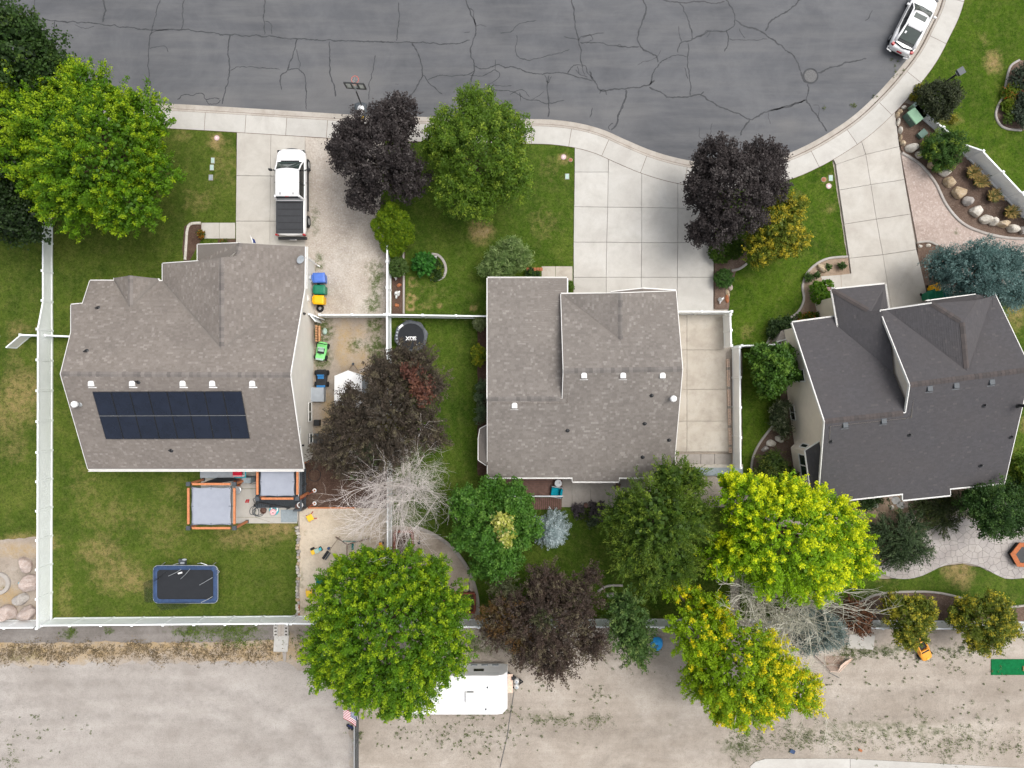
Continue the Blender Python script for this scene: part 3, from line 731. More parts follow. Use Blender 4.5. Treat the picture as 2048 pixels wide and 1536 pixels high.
# ---- slabs: driveways, paths, patios
def slabs(name, cells, z, mat, joint='bark', gap=0.018, th=0.14, bed=None):
    """a driveway cast in panels; each panel is a mesh of its own"""
    root = thing(name, name, name); del root['label'], root['category']; struct(root)
    for c in cells:
        pts = [Vector(P(a, d, 0).xy) for a, d in c]
        cen = sum(pts, Vector((0, 0))) / len(pts)
        pts = [p + (cen - p).normalized() * gap for p in pts]
        bb = B().prism([(p.x, p.y) for p in pts], z - th, z + random.uniform(-.003, .003))
        bb.obj('slab', mat, root)
    return root
def grid_cells(rows):
    """rows: list of point rows, cells between neighbours"""
    return [[rows[j][i], rows[j][i + 1], rows[j + 1][i + 1], rows[j + 1][i]] for j in range(len(rows) - 1) for i in range(len(rows[0]) - 1)]
slabs('driveway', grid_cells([[(475, 258), (543, 262), (611, 267)], [(474, 352), (542, 353), (611, 354)], [(473, 443), (541, 443), (611, 443)], [(473, 530), (541, 530), (611, 530)]]), 0.1115, 'concrete')
slabs('front_path', grid_cells([[(404, 446), (440, 446), (472, 446)], [(404, 478), (440, 478), (472, 478)]]), 0.122, 'concrete')
top = [(1149, 297), (1217, 319), (1283, 345), (1355, 371), (1427, 390)]
rows = [[(1149, 345), (1216, 345), (1283, 333), (1355, 356), (1427, 368)], [(1148, 414), (1215, 415), (1283, 416), (1355, 417), (1427, 418)], [(1147, 485), (1213, 485), (1283, 486), (1355, 486), (1427, 486)],
        [(1147, 555), (1212, 555), (1282, 555), (1354, 555), (1426, 555)], [(1146, 628), (1212, 628), (1282, 628), (1354, 628), (1426, 628)]]
cells = [[(1149, 284), (1217, 305), (1216, 345), (1149, 345)], [(1217, 305), (1250, 322), (1283, 333), (1283, 346), (1216, 345)]] + grid_cells(rows)
slabs('driveway', cells, 0.1115, 'concrete_cool')
slabs('front_path', grid_cells([[(1083, 533), (1111, 533), (1145, 533)], [(1083, 565), (1111, 565), (1145, 565)]]), 0.121, 'concrete_warm')
slabs('trailer_pad', grid_cells([[(1330, 630), (1373, 630), (1449, 630)], [(1330, 700), (1373, 700), (1451, 700)], [(1330, 779), (1373, 779), (1453, 779)], [(1330, 842), (1373, 842), (1455, 842)], [(1330, 903), (1373, 903), (1458, 903)]]), 0.122, 'concrete_warm')
slabs('step_pad', grid_cells([[(1330, 908), (1401, 908), (1428, 908), (1462, 908)], [(1330, 928), (1401, 928), (1428, 928), (1462, 928)]]), 0.104, 'concrete_old')
slabs('driveway', grid_cells([[(1662, 312), (1718, 274), (1788, 224)], [(1670, 330), (1730, 310), (1797, 294)], [(1677, 381), (1740, 370), (1807, 360)], [(1687, 449), (1751, 439), (1819, 429)], [(1697, 517), (1764, 510), (1831, 500)], [(1712, 630), (1782, 620), (1856, 605)]]), 0.1115, 'concrete')
slabs('front_path', grid_cells([[(1640, 553), (1680, 550), (1702, 547)], [(1650, 585), (1682, 580), (1706, 577)]]), 0.121, 'concrete')
slabs('entry_landing', [[(1632, 606), (1676, 590), (1680, 625), (1636, 640)]], 0.16, 'concrete')
slabs('patio', grid_cells([[(403, 900), (470, 900), (513, 900), (598, 900)], [(403, 977), (470, 977), (513, 977), (598, 977)], [(403, 1034), (470, 1034), (513, 1034), (598, 1034)], [(403, 1046), (470, 1046), (549, 1046), (596, 1046)]]), 0.118, 'concrete')
slabs('patio', grid_cells([[(1125, 930), (1144, 930), (1181, 930), (1218, 930), (1255, 930), (1300, 930)], [(1123, 1014), (1144, 1014), (1181, 1014), (1218, 1014), (1255, 1014), (1300, 1014)]]), 0.118, 'concrete_old')
slabs('concrete_pad', [[(1698, 1268), (1750, 1270), (1746, 1299), (1693, 1296)]], 0.06, 'concrete')
slabs('footbridge', [[(549, 1269), (579, 1269), (576, 1303), (547, 1303)]], 0.08, 'concrete_cool')
slabs('footpath', [[(-200 + 1700, 1532), (1510, 1523), (1530, 1517), (1700, 1517), (1700, 1800), (1500, 1800)], [(1700, 1517), (2050, 1536), (2050, 1800), (1700, 1800)]], 0.03, 'concrete_cool')
# small brick edging of the front path
bp = thing('brick_border', 'row of pink paving bricks beside the front path', 'brick border', P(1067, 539))
for k in range(5):
    B().box(P(1056 + k * 6.6, 538.5, 0.12), (0.2, 0.22, 0.07), random.uniform(-.05, .05)).obj('brick', 'terracotta', bp, bevel=0.01)

# stamped concrete patio: irregular stone shapes, each its own piece with recessed joints
pat = smooth_line([(1745, 1140), (1790, 1156), (1835, 1153), (1885, 1131), (1925, 1125), (1962, 1134), (2010, 1156), (2060, 1153)], 6) + [(2250, 1150), (2250, 990), (2060, 1040), (1960, 1040), (1900, 1030), (1850, 1060), (1800, 1100)]
patm = [P(a, c, 0).xy for a, c in pat]
sp = struct(sheet('stamped_patio', pat, 0.108, 'stamped_joint', 0.6, SF0(), wobble=0.0))
def voronoi_pieces(poly, step, jit, limit_x):
    xs = [p.x for p in poly]; ys = [p.y for p in poly]
    seeds = {}
    nx = int((max(xs) - min(xs)) / step) + 3; ny = int((max(ys) - min(ys)) / step) + 3
    for i in range(-1, nx):
        for j in range(-1, ny):
            seeds[i, j] = Vector((min(xs) + (i + random.uniform(-jit, jit)) * step, min(ys) + (j + random.uniform(-jit, jit)) * step))
    out = []
    for (i, j), s in seeds.items():
        if s.x > limit_x: continue
        cell = list(poly)
        for di in range(-2, 3):
            for dj in range(-2, 3):
                o = seeds.get((i + di, j + dj))
                if o is None or (di == 0 and dj == 0): continue
                mid = (s + o) / 2; nn = (o - s).normalized(); mid = mid - nn * .010; new = []
                for k in range(len(cell)):
                    a, c = cell[k], cell[(k + 1) % len(cell)]; da, dc = (a - mid).dot(nn), (c - mid).dot(nn)
                    if da <= 0: new.append(a)
                    if (da < 0) != (dc < 0): new.append(a.lerp(c, da / (da - dc)))
                cell = new
                if not cell: break
            if not cell: break
        if len(cell) > 2: out.append((s, cell))
    return out
for s, cell in voronoi_pieces(patm, 0.42, 0.38, P(2075, 0).x):
    B().prism([(p.x, p.y) for p in cell], 0.10, 0.118 + random.uniform(-.003, .003)).obj('paving_stone', 'stamped', sp)

# ---- concrete edging kerbs
def edging(name, label, pts, w=0.15, h=0.2, closed=False, mat='edging', grp=None):
    line = [Vector(P(a, c, 0).xy) for a, c in smooth_line(pts, 6, closed)]
    bb = B(); n = len(line)
    for k, p in enumerate(line):
        t = line[(k + 1) % n if closed else min(k + 1, n - 1)] - line[(k - 1) if closed else max(k - 1, 0)]; t.normalize(); nn = Vector((-t.y, t.x))
        for d, z in ((-w / 2, 0), (-w / 2, h - .03), (-w / 4, h), (w / 4, h), (w / 2, h - .03), (w / 2, 0)):
            q = p + nn * d; bb.v.append((q.x, q.y, z))
    for k in range(n if closed else n - 1):
        for e in range(6):
            bb.f.append((k * 6 + e, ((k + 1) % n) * 6 + e, ((k + 1) % n) * 6 + (e + 1) % 6, k * 6 + (e + 1) % 6))
    if not closed: bb.f += [tuple(range(6)), tuple((n - 1) * 6 + e for e in range(5, -1, -1))]
    return tag(bb.obj(name, mat, fix=True), label, 'edging', grp)
edging('garden_edging', 'curved concrete edging round the oval shrub bed on the front lawn', [(864, 509), (876, 511), (887, 522), (892, 538), (888, 553), (876, 560), (862, 560)], 0.17)
edging('garden_edging', 'straight concrete edging between dark bark and lawn behind the white fence', [(807, 505), (808, 560), (808, 628)], 0.13)
edging('garden_edging', 'wavy concrete edging along the dark house front garden', [(1694, 514), (1650, 519), (1618, 540), (1604, 570), (1606, 600), (1594, 625), (1570, 642), (1545, 668), (1530, 692), (1524, 705)], 0.15)
edging('garden_edging', 'curved concrete edging beside the boulders under the cream wall', [(1544, 852), (1522, 880), (1508, 905), (1502, 930), (1502, 960)], 0.15)
edging('garden_edging', 'long concrete edging between pink gravel and boulder row', [(1802, 307), (1838, 330), (1868, 366), (1890, 410), (1920, 445), (1958, 464), (2010, 476), (2070, 479)], 0.17)
edging('garden_edging', 'wavy pale edging round the red flower bed', [(2036, 122), (2018, 135), (2010, 165), (2006, 190), (1994, 212), (1989, 232), (1997, 250), (2012, 259), (2040, 262)], 0.14)
edging('garden_edging', 'long wavy edging beside the back lawn strip', [(1640, 1212), (1710, 1205), (1745, 1190), (1780, 1184), (1830, 1182), (1870, 1184), (1910, 1192), (1960, 1208), (2010, 1213), (2070, 1207)], 0.14)
edging('garden_edging', 'curved grey edging round the play area', [(830, 1053), (865, 1067), (905, 1095), (938, 1141), (954, 1190), (957, 1232)], 0.22, mat='concrete_old')
edging('garden_edging', 'short curved edging round the bed by the back deck', [(1195, 1182), (1215, 1171), (1245, 1170)], 0.14)
edging('garden_edging', 'short curved edging beside the big blue spruce', [(1832, 486), (1855, 484), (1872, 491)], 0.14)
edging('garden_edging', 'narrow curved edging between globe shrub and lawn of the middle plot', [(1462, 542), (1478, 538), (1492, 528)], 0.16)
edging('garden_edging', 'pale stone edging round the dark bed beside the front path', [(403, 447), (383, 449), (376, 462), (374, 490), (372, 520)], 0.17, mat='stone_white')
# ------------------------------------------------------------------ houses
CAMP = Vector((0, 0, CAM_H))
def plane3(a, b_, c): n = (b_ - a).cross(c - a).normalized(); return (a, n)
def on_plane(px, py, pl):
    d = P(px, py, 0) - CAMP; t = (pl[0] - CAMP).dot(pl[1]) / d.dot(pl[1]); return CAMP + d * t

def offset_poly(pts, d):
    """pts: Vectors (plan), counter-clockwise; positive d = inwards"""
    n = len(pts); out = []
    for i in range(n):
        a, p, c = pts[i - 1].xy, pts[i].xy, pts[(i + 1) % n].xy
        t1 = (p - a).normalized(); t2 = (c - p).normalized()
        n1 = Vector((-t1.y, t1.x)); n2 = Vector((-t2.y, t2.x)); m = n1 + n2
        if m.length < 0.2: m = n1
        m.normalize(); k = min(1 / max(m.dot(n1), 0.35), 2.0)
        q = p + m * d * k; out.append(Vector((q.x, q.y, pts[i].z)))
    return out

def roof_build(house, faces, cols, tab=(0.30, 0.19), seed=1, base=(0.222, 0.199, 0.178), flip_axis=None):
    """faces: list of 3-D polygons sharing vertices. Makes roof > shingles, fascia."""
    key = lambda v: (round(v.x, 3), round(v.y, 3), round(v.z, 3))
    idx = {}; verts = []; fl = []
    for f in faces:
        ids = []
        for v in f:
            k = key(v)
            if k not in idx: idx[k] = len(verts); verts.append(v)
            ids.append(idx[k])
        nz = sum(((verts[ids[i]] - verts[ids[0]]).cross(verts[ids[(i + 1) % len(ids)]] - verts[ids[0]]) for i in range(len(ids))), Vector())
        if nz.z < 0: ids.reverse()
        fl.append(ids)
    edges = {}
    for f in fl:
        for i in range(len(f)): edges[(f[i], f[(i + 1) % len(f)])] = edges.get((f[i], f[(i + 1) % len(f)]), 0) + 1
    bd = [(a, c) for (a, c) in edges if (c, a) not in edges]
    bb = B(); n = len(verts)
    bb.v = [tuple(v) for v in verts] + [(v.x, v.y, v.z - 0.16) for v in verts]
    bb.f = [tuple(f) for f in fl] + [tuple(i + n for i in reversed(f)) for f in fl] + [(a, a + n, c + n, c) for a, c in bd]
    roof = bb.obj('roof', 'shingle', house)
    at = roof.data.attributes.new('tab', 'FLOAT_COLOR', 'POINT')
    at.data.foreach_set('color', [x for _ in bb.v for x in (*base, 1)])
    # tabs, one by one, laid in courses up each slope
    rg = np.random.default_rng(seed); sh = B(); colr = []
    tw, th = tab
    for f in fl:
        pts = [verts[i] for i in f]
        nv = sum(((pts[i] - pts[0]).cross(pts[(i + 1) % len(pts)] - pts[0]) for i in range(len(pts))), Vector()).normalized()
        if nv.z < 0.3: continue
        up = (Vector((0, 0, 1)) - nv * nv.z)
        up = up.normalized() if up.length > 1e-4 else Vector((0, 1, 0))
        right = up.cross(nv).normalized(); o = pts[0]
        uv = [((p - o).dot(right), (p - o).dot(up)) for p in pts]
        u0, u1 = min(p[0] for p in uv), max(p[0] for p in uv); v0, v1 = min(p[1] for p in uv), max(p[1] for p in uv)
        # bend: keep tabs on the real (maybe slightly warped) surface by fitting a plane
        r = 0; v = v0
        while v < v1:
            u = u0 - tw * rg.random()
            while u < u1:
                w = tw * rg.uniform(0.55, 1.35)
                q = [(u + .004, v), (u + w - .004, v), (u + w - .004, v + th), (u + .004, v + th)]
                if all(inside(p, uv) for p in q):
                    lift = 0.012 + 0.008 * rg.random(); a = [o + right * x + up * y for x, y in q]
                    k = len(sh.v)
                    sh.v += [tuple(a[0] + nv * lift), tuple(a[1] + nv * lift), tuple(a[2] + nv * .004), tuple(a[3] + nv * .004), tuple(a[0]), tuple(a[1])]
                    sh.f += [(k, k + 1, k + 2, k + 3), (k + 4, k + 5, k + 1, k)]
                    t = rg.random() ** 1.1; c = [cols[0][i] + (cols[1][i] - cols[0][i]) * t for i in range(3)]
                    if rg.random() < cols[2][0]: c = list(cols[2][1])
                    colr += [x for _ in range(6) for x in (*c, 1)]
                u += w
            v += th; r += 1
    s = sh.obj('shingles', 'shingle', roof); stuff(s)
    at = s.data.attributes.new('tab', 'FLOAT_COLOR', 'POINT'); at.data.foreach_set('color', colr)
    # boundary loops
    nxt = {a: c for a, c in bd}; loops = []
    left = set(nxt)
    while left:
        st = left.pop(); lp = [st]; c = nxt[st]
        while c != st and c in left: left.discard(c); lp.append(c); c = nxt[c]
        loops.append([verts[i] for i in lp])
    return roof, loops

def fascia(roof, pts, w=0.07, h=0.17, mat='white_trim', name='fascia', closed=False, lift=0.0, skip=()):
    """white board or gutter just outside a run of roof edge (points counter-clockwise seen from above)"""
    n = len(pts)
    for i in range(n if closed else n - 1):
        a, c = pts[i], pts[(i + 1) % n]; t = c.xy - a.xy
        if t.length < 0.03 or (any((a - q).length < 1e-3 for q in skip) and any((c - q).length < 1e-3 for q in skip)): continue
        t.normalize(); nn = Vector((t.y, -t.x)); e = Vector((t.x, t.y)) * (w * 0.0)
        bb = B(); v = []
        for p, s in ((a, -1), (c, 1)):
            for d, z in ((0.003, lift), (w, lift - .012), (w, lift - h), (0.003, lift - h)):
                q = p.xy + nn * d + e * s; v.append((q.x, q.y, p.z + z))
        bb.add(v, [(0, 4, 5, 1), (1, 5, 6, 2), (2, 6, 7, 3), (3, 7, 4, 0), (0, 1, 2, 3), (7, 6, 5, 4)])
        bb.obj(name, mat, roof, fix=True)

def gutter(roof, pts, w=0.085):
    """open white gutter trough with a leaf-dark bottom and hangers"""
    for i in range(len(pts) - 1):
        a, c = pts[i], pts[i + 1]; t = (c.xy - a.xy); L = t.length; t.normalize(); nn = Vector((t.y, -t.x))
        bb = B(); v = []
        prof = [(0.003, -.02), (0.003, -.12), (w, -.12), (w, .0), (w - .022, .0), (w - .022, -.10), (0.022, -.10), (0.022, -.02)]
        for p in (a, c):
            for d, z in prof: q = p.xy + nn * d; v.append((q.x, q.y, p.z + z))
        m = len(prof)
        bb.add(v, [(k, k + m, (k + 1) % m + m, (k + 1) % m) for k in range(m)])
        g = bb.obj('gutter', 'white_trim', roof, fix=True)
        k = 0.6
        while k < L - .3:
            q = a.lerp(c, k / L); e = q.xy + nn * (w / 2)
            B().box((e.x, e.y, q.z - .01), (w, .03, .02), math.atan2(nn.y, nn.x)).obj('gutter_hanger', 'white_trim', g); k += 1.25


def walls(house, loop, mat, inset=0.35, drop=0.05, z0=0.0, name='wall'):
    pts = offset_poly(loop, inset); n = len(pts); bb = B()
    for i in range(n):
        a, c = pts[i], pts[(i + 1) % n]
        k = len(bb.v)
        bb.v += [(a.x, a.y, z0), (c.x, c.y, z0), (c.x, c.y, c.z - drop), (a.x, a.y, a.z - drop)]; bb.f.append((k, k + 1, k + 2, k + 3))
    return bb.obj(name, mat, house)

def ridge_cap(roof, a, c, cols, drop=0.10, w=0.16, step=0.22, seed=3, along_h=None):
    rg = np.random.default_rng(seed); t = c - a; L = t.length; t.normalize(); side = t.cross(Vector((0, 0, 1))).normalized()
    bb = B(); colr = []; k = 0.0
    while k < L - step:
        p, q = a + t * k, a + t * (k + step * 1.15)
        l0, l1 = 0.028, 0.014
        vs = [p + side * w + Vector((0, 0, l0 - drop)), p + Vector((0, 0, l0 + .01)), p - side * w + Vector((0, 0, l0 - drop)),
              q + side * w + Vector((0, 0, l1 - drop)), q + Vector((0, 0, l1 + .01)), q - side * w + Vector((0, 0, l1 - drop))]
        bb.add(vs, [(0, 1, 4, 3), (1, 2, 5, 4), (0, 2, 1)])
        u = rg.random(); cc = [cols[0][i] + (cols[1][i] - cols[0][i]) * u for i in range(3)]
        colr += [x for _ in range(6) for x in (*cc, 1)]; k += step
    o = bb.obj('ridge_cap', 'shingle', roof, fix=True)
    at = o.data.attributes.new('tab', 'FLOAT_COLOR', 'POINT'); at.data.foreach_set('color', colr)

def box_vent(house, px, py, z, mat='white_metal', s=0.34, rz=0.0, rounded=True):
    p = P(px, py, z); c, n = math.cos(rz), math.sin(rz)
    out = [(-1, -1), (1, -1), (1, .55), (.55, 1), (-.55, 1), (-1, .55)] if rounded else [(-1, -1), (1, -1), (1, 1), (-1, 1)]
    pts = [(p.x + (x * c - y * n) * s / 2, p.y + (x * n + y * c) * s / 2) for x, y in out]
    bb = B().prism(pts, z - 0.16, z + 0.10)
    o = bb.obj('roof_vent', mat, house, bevel=0.025)
    B().box((p.x + .02 * n, p.y - .02 * c, z - 0.10), (s * 1.45, s * 1.45, 0.03), rz).obj('vent_flange', mat if rounded else 'vent_grey', o)
def pipe_vent(house, px, py, z, h=0.4, r=0.05, mat='black_metal', cap=None, flash='black_metal'):
    p = P(px, py, z - .05)
    bb = B().lathe(p, [(0.17, -.03), (0.15, 0.05), (r * 1.3, 0.10), (r, 0.12), (r, h)], 10)
    o = bb.obj('vent_pipe', mat if not cap else flash, house)
    if cap: B().lathe((p.x, p.y, p.z + h - .05), [(r * 1.2, 0), (r * 2.2, .02), (r * 2.2, .16), (r * 1.5, .22)], 12).obj('flue_cap', cap, o)

def wall_window(house, a, c, z0, z1, nrm, name='window', panes=2, vert=False):
    """window on a vertical wall between plan points a and c; nrm points outwards"""
    t = (c - a); L = t.length; t.normalize()
    def quad(u0, u1, v0, v1, d0, d1):
        bb = B(); v = []
        for d in (d0, d1):
            for (u, w) in ((u0, v0), (u1, v0), (u1, v1), (u0, v1)):
                q = a + t * u + nrm * d; v.append((q.x, q.y, w))
        bb.add(v, [(0, 1, 2, 3), (7, 6, 5, 4), (0, 4, 5, 1), (1, 5, 6, 2), (2, 6, 7, 3), (3, 7, 4, 0)]); return bb
    w = quad(0, L, z0, z1, -.05, 0.012).obj(name, 'black_metal', house, fix=True)
    fr = B(); e = 0.07
    parts = [(0, L, z0, z0 + e), (0, L, z1 - e, z1), (0, e, z0 + e, z1 - e), (L - e, L, z0 + e, z1 - e)]
    for k in range(1, panes):
        if vert: m = z0 + (z1 - z0) * k / panes; parts.append((e, L - e, m - e / 2, m + e / 2))
        else: m = L * k / panes; parts.append((m - e / 2, m + e / 2, z0 + e, z1 - e))
    for q in parts: s = quad(*q, 0.0, 0.05); fr.add(s.v, s.f)
    fr.obj('window_frame', 'white_trim', w, fix=True)
    for k in range(panes):
        if vert: v0, v1 = z0 + (z1 - z0) * k / panes + .04, z0 + (z1 - z0) * (k + 1) / panes - .04; q = (e, L - e, v0, v1)
        else: q = (L * k / panes + .04, L * (k + 1) / panes - .04, z0 + e, z1 - e)
        quad(*q, 0.013, 0.02).obj('pane', 'glass_green', w, fix=True)
    return w

GREY_TABS = ((0.208, 0.183, 0.162), (0.262, 0.233, 0.208), (0.07, (0.305, 0.274, 0.248)))
GREY2_TABS = ((0.205, 0.185, 0.166), (0.262, 0.238, 0.215), (0.08, (0.31, 0.285, 0.26)))
DARK_TABS = ((0.076, 0.074, 0.079), (0.090, 0.087, 0.093), (0.02, (0.105, 0.10, 0.102)))

# ---------------- house on the left (solar panels)
h1 = thing('house', 'grey shingled house with solar panels on its roof', 'house', P(390, 760))
RL, RR = P(121, 748, 6.1), P(580, 750, 6.1)
BL, BR = P(176, 938, 3.2), P(607, 938, 3.2)
mb = plane3(RL, RR, P(180, 561, 3.2))
om = lambda a, c: on_plane(a, c, mb)
f1, f2, f3, f4, f5, f6 = om(138, 680), om(142, 664), om(142, 609), om(165, 607), om(180, 561), om(228, 561)
G1, G2, G3 = P(260, 551, 4.15), om(260, 615), om(318, 562)
GL, GR = P(228, 556, 3.3), P(315, 557, 3.3)
Wv = om(325, 562); L2 = om(443, 698); E2 = om(609, 577)
L1 = P(443, 515, L2.z); pw1 = plane3(Wv, L2, L1); Wf = on_plane(325, 527, pw1); Wm = on_plane(395, 522, pw1)
pe1 = plane3(L1, L2, E2); Sr, S1, E1 = on_plane(473, 512, pe1), on_plane(480, 486, pe1), on_plane(610, 493, pe1)
W1, W2 = P(395, 489, 3.25), P(395, 527, 3.25)
main_front = [RL, f1, f2, f3, f4, f5, f6, GL, G2, GR, G3, Wv, L2, E2, RR]
faces1 = [[RL, RR, BR, BL], main_front, [GL, G1, G2], [G1, GR, G2], [Wv, Wf, Wm, L1, L2], [L2, L1, Sr, S1, E1, E2], [S1, W1, W2, Sr]]
r1, lp1 = roof_build(h1, faces1, GREY_TABS, (0.19, 0.13), 5)
lp = max(lp1, key=len)
walls(h1, lp, 'stucco_beige', 0.3)
fascia(r1, lp, 0.05, 0.19, closed=True, skip=[Wm, L1, Sr, S1, W2, E1, GL, G1, GR])
gutter(r1, [P(176, 938, 3.17) + Vector((0, -.08, 0)), P(607, 938, 3.17) + Vector((0, -.08, 0))])
gutter(r1, [E2 + Vector((.08, 0, 0)), E1 + Vector((.08, 0, 0))])
B().tube([P(612, 516, 3.1) , P(616, 517, 2.9), P(634, 530, 0.3), P(640, 533, .2)], 0.045, 6).obj('downspout', 'white_trim', h1)
CAPC = ((0.16, 0.145, 0.135), (0.26, 0.235, 0.215))
ridge_cap(r1, RL + Vector((.1, 0, 0)), RR, CAPC, 0.08); ridge_cap(r1, L1, L2, CAPC, 0.08, seed=5); ridge_cap(r1, S1, Sr, CAPC, 0.08, seed=8); ridge_cap(r1, G1, G2, CAPC, 0.08, seed=9)
zb = lambda px, py, pl: on_plane(px, py, pl).z
pb1 = plane3(RL, RR, BL)
for a in (183, 265, 366, 425, 505): box_vent(h1, a, 767, zb(a, 767, pb1))
for a, c, pl in ((197, 617, mb), (174, 703, mb), (277, 763, pb1), (343, 900, pb1)): pipe_vent(h1, a, c, zb(a, c, pl), 0.35, 0.045)
pipe_vent(h1, 161, 808, zb(166, 808, pb1), 0.55, 0.09, 'white_metal', 'white_metal', 'galvanised')
# windows and fittings on the east gable wall
wx = lambda: None
wall_x = (offset_poly(lp, 0.3))
east_x = max(p.x for p in wall_x if p.y < P(0, 600).y and p.y > P(0, 900).y)
def east_pt(py, z): return Vector((east_x, P(0, py, z).y, z))
for (y0, y1, z0, z1, pn) in ((930 - 78, 884, 3.05, 4.0, 2), (803, 843, .55, 1.35, 2), (865, 886, 0.35, 1.1, 1)):
    a, c = Vector((east_x, P(0, y1, z0).y)), Vector((east_x, P(0, y0, z0).y))
    wall_window(h1, a, c, z0, z1, Vector((1, 0)), panes=pn)
B().box((east_x + .07, P(0, 597, 1.4).y, 1.5), (.14, .35, .5)).obj('meter_box', 'white_metal', h1, bevel=.02)
B().box((east_x + .10, P(0, 555, 1.2).y, 1.3), (.2, .28, .42)).obj('gas_meter', 'galvanised', h1, bevel=.03)
B().lathe((east_x + .12, P(0, 562, 1.1).y, .9), [(.1, 0), (.13, .05), (.13, .2), (.08, .28)], 10).obj('gas_regulator', 'grey_metal', h1)
B().tube([(east_x + .04, P(0, 600, 2).y, 2.4), (east_x + .05, P(0, 605, 2).y, 2.0), (east_x + .05, P(0, 608, 1).y, 1.0)], .018, 5).obj('conduit', 'grey_metal', h1)
B().lathe((east_x + .1, P(0, 627, 2.6).y, 2.6), [(.03, -.1), (.09, -.1), (.07, .08), (.03, .1)], 8).obj('wall_lamp', 'black_metal', h1)
B().box((east_x + .1, P(0, 891, 3.0).y, 2.9), (.16, .1, .16)).obj('camera', 'black_plastic', h1)

# solar panels: one array of single panels
sa = thing('solar_array', 'array of sixteen dark blue solar panels in two rows', 'solar panels', on_plane(340, 830, pb1))
tl, tr, bl_, br_ = (on_plane(a, c, pb1) + pb1[1] * 0.0 for a, c in ((186, 782), (484, 781), (213, 877), (501, 876)))
up = pb1[1] if pb1[1].z > 0 else -pb1[1]
for r in range(2):
    for k in range(8):
        def pt(u, v): return (tl.lerp(tr, u)).lerp(bl_.lerp(br_, u), v) + up * 0.10
        u0, u1, v0, v1 = k / 8 + .0016, (k + 1) / 8 - .0016, r / 2 + .004, (r + 1) / 2 - .004
        o = B().slab([pt(u0, v0), pt(u0, v1), pt(u1, v1), pt(u1, v0)], .04).obj('solar_panel', 'solar_cell', sa)
        fb = B(); e = .009; g = .017
        for q in ((u0, u1, v0, v0 + g / 2), (u0, u1, v1 - g / 2, v1), (u0, u0 + e / 4, v0, v1), (u1 - e / 4, u1, v0, v1)):
            fb.slab([pt(q[0], q[2]) + up * .006, pt(q[0], q[3]) + up * .006, pt(q[1], q[3]) + up * .006, pt(q[1], q[2]) + up * .006], .01)
        fb.obj('panel_frame', 'black_metal', o)
mid = B().slab([tl.lerp(bl_, .4975) + up * .112, tl.lerp(bl_, .5025) + up * .112, tr.lerp(br_, .5025) + up * .112, tr.lerp(br_, .4975) + up * .112], .02)
mid.obj('mounting_rail', 'grey_metal', sa)

# satellite dish at the gutter
sd = thing('satellite_dish', 'pale blue satellite dish on the roof edge above the bins', 'satellite dish', P(602, 519, 3.3))
dc = P(601, 519, 3.75)
vs = []; n = 16
ax = Vector((.75, -.25, .6)).normalized(); u_ = ax.orthogonal().normalized(); v_ = ax.cross(u_)
db = B(); rings_ = []
for rr, dd in ((0.02, 0), (0.16, .015), (0.27, .05), (.29, .055), (.28, .04), (.15, -.01), (.02, -.02)):
    rings_.append([dc + ax * (dd - .05) + (u_ * math.cos(2 * math.pi * k / n) * .8 + v_ * math.sin(2 * math.pi * k / n)) * rr for k in range(n)])
db.loft(rings_).obj('dish', 'grey_cover', sd, smooth=True, fix=True)
B().tube([dc, P(607, 520, 3.45), P(611, 519, 3.2)], .025, 6).obj('dish_arm', 'grey_metal', sd)
B().tube([dc + ax * .32 - v_ * .22, dc - v_ * .2], .02, 6).obj('feed_horn', 'grey_metal', sd)

# ---------------- middle house
h2 = thing('house', 'grey shingled house with two roof heights beside the wide driveway', 'house', P(1165, 760))
M1, M2 = P(1127, 742, 5.2), P(1365, 738, 5.2)
F1, F2 = P(1122, 588, 3.45), P(1352, 582, 3.45)
pf = plane3(M1, M2, F2)
RB1 = P(1350, 908, 3.2); pbk = plane3(M1, M2, RB1)
ob = lambda a, c: on_plane(a, c, pbk)
K1, K2, K3, K4, K5, K6 = ob(1285, 955), ob(1238, 955), ob(1238, 963), ob(1145, 963), ob(1145, 955), ob(975, 955)
K0 = ob(1350, 955)
J1 = ob(1125, 797); J0 = ob(975, 797)
D1, D2 = P(975, 556, 2.95), P(1134, 556, 2.95)
pl_l = plane3(J0, J1, D1); D3 = on_plane(1134, 588, pl_l)
gr = on_plane(1241, 680, pf); GF = P(1241, 586, gr.z)
faces2 = [[M1, gr, M2, F2, F1] if False else [M1, F1, gr, F2, M2], [F1, GF, gr], [GF, F2, gr], [M1, M2, RB1, K0, K1, K2, K3, K4, K5, K6, J0, J1],
          ]
r2, lp2 = roof_build(h2, faces2, GREY2_TABS, (0.20, 0.14), 9)
lpa = max(lp2, key=len)
fascia(r2, lpa, 0.04, 0.17, closed=True)
walls(h2, lpa, 'stucco_cream', 0.3)
low = [J0, D1, D2, D3, on_plane(1131, 700, pl_l), on_plane(1128, 797, pl_l)]
r2b, lp2b = roof_build(h2, [low], GREY2_TABS, (0.20, 0.14), 12)
fascia(r2b, [D1, J0], 0.06, .17)
gutter(r2b, [D2, D1]); fascia(r2b, [D3, D2], .07, .17)
walls(h2, lp2b[0], 'stucco_cream', 0.3)
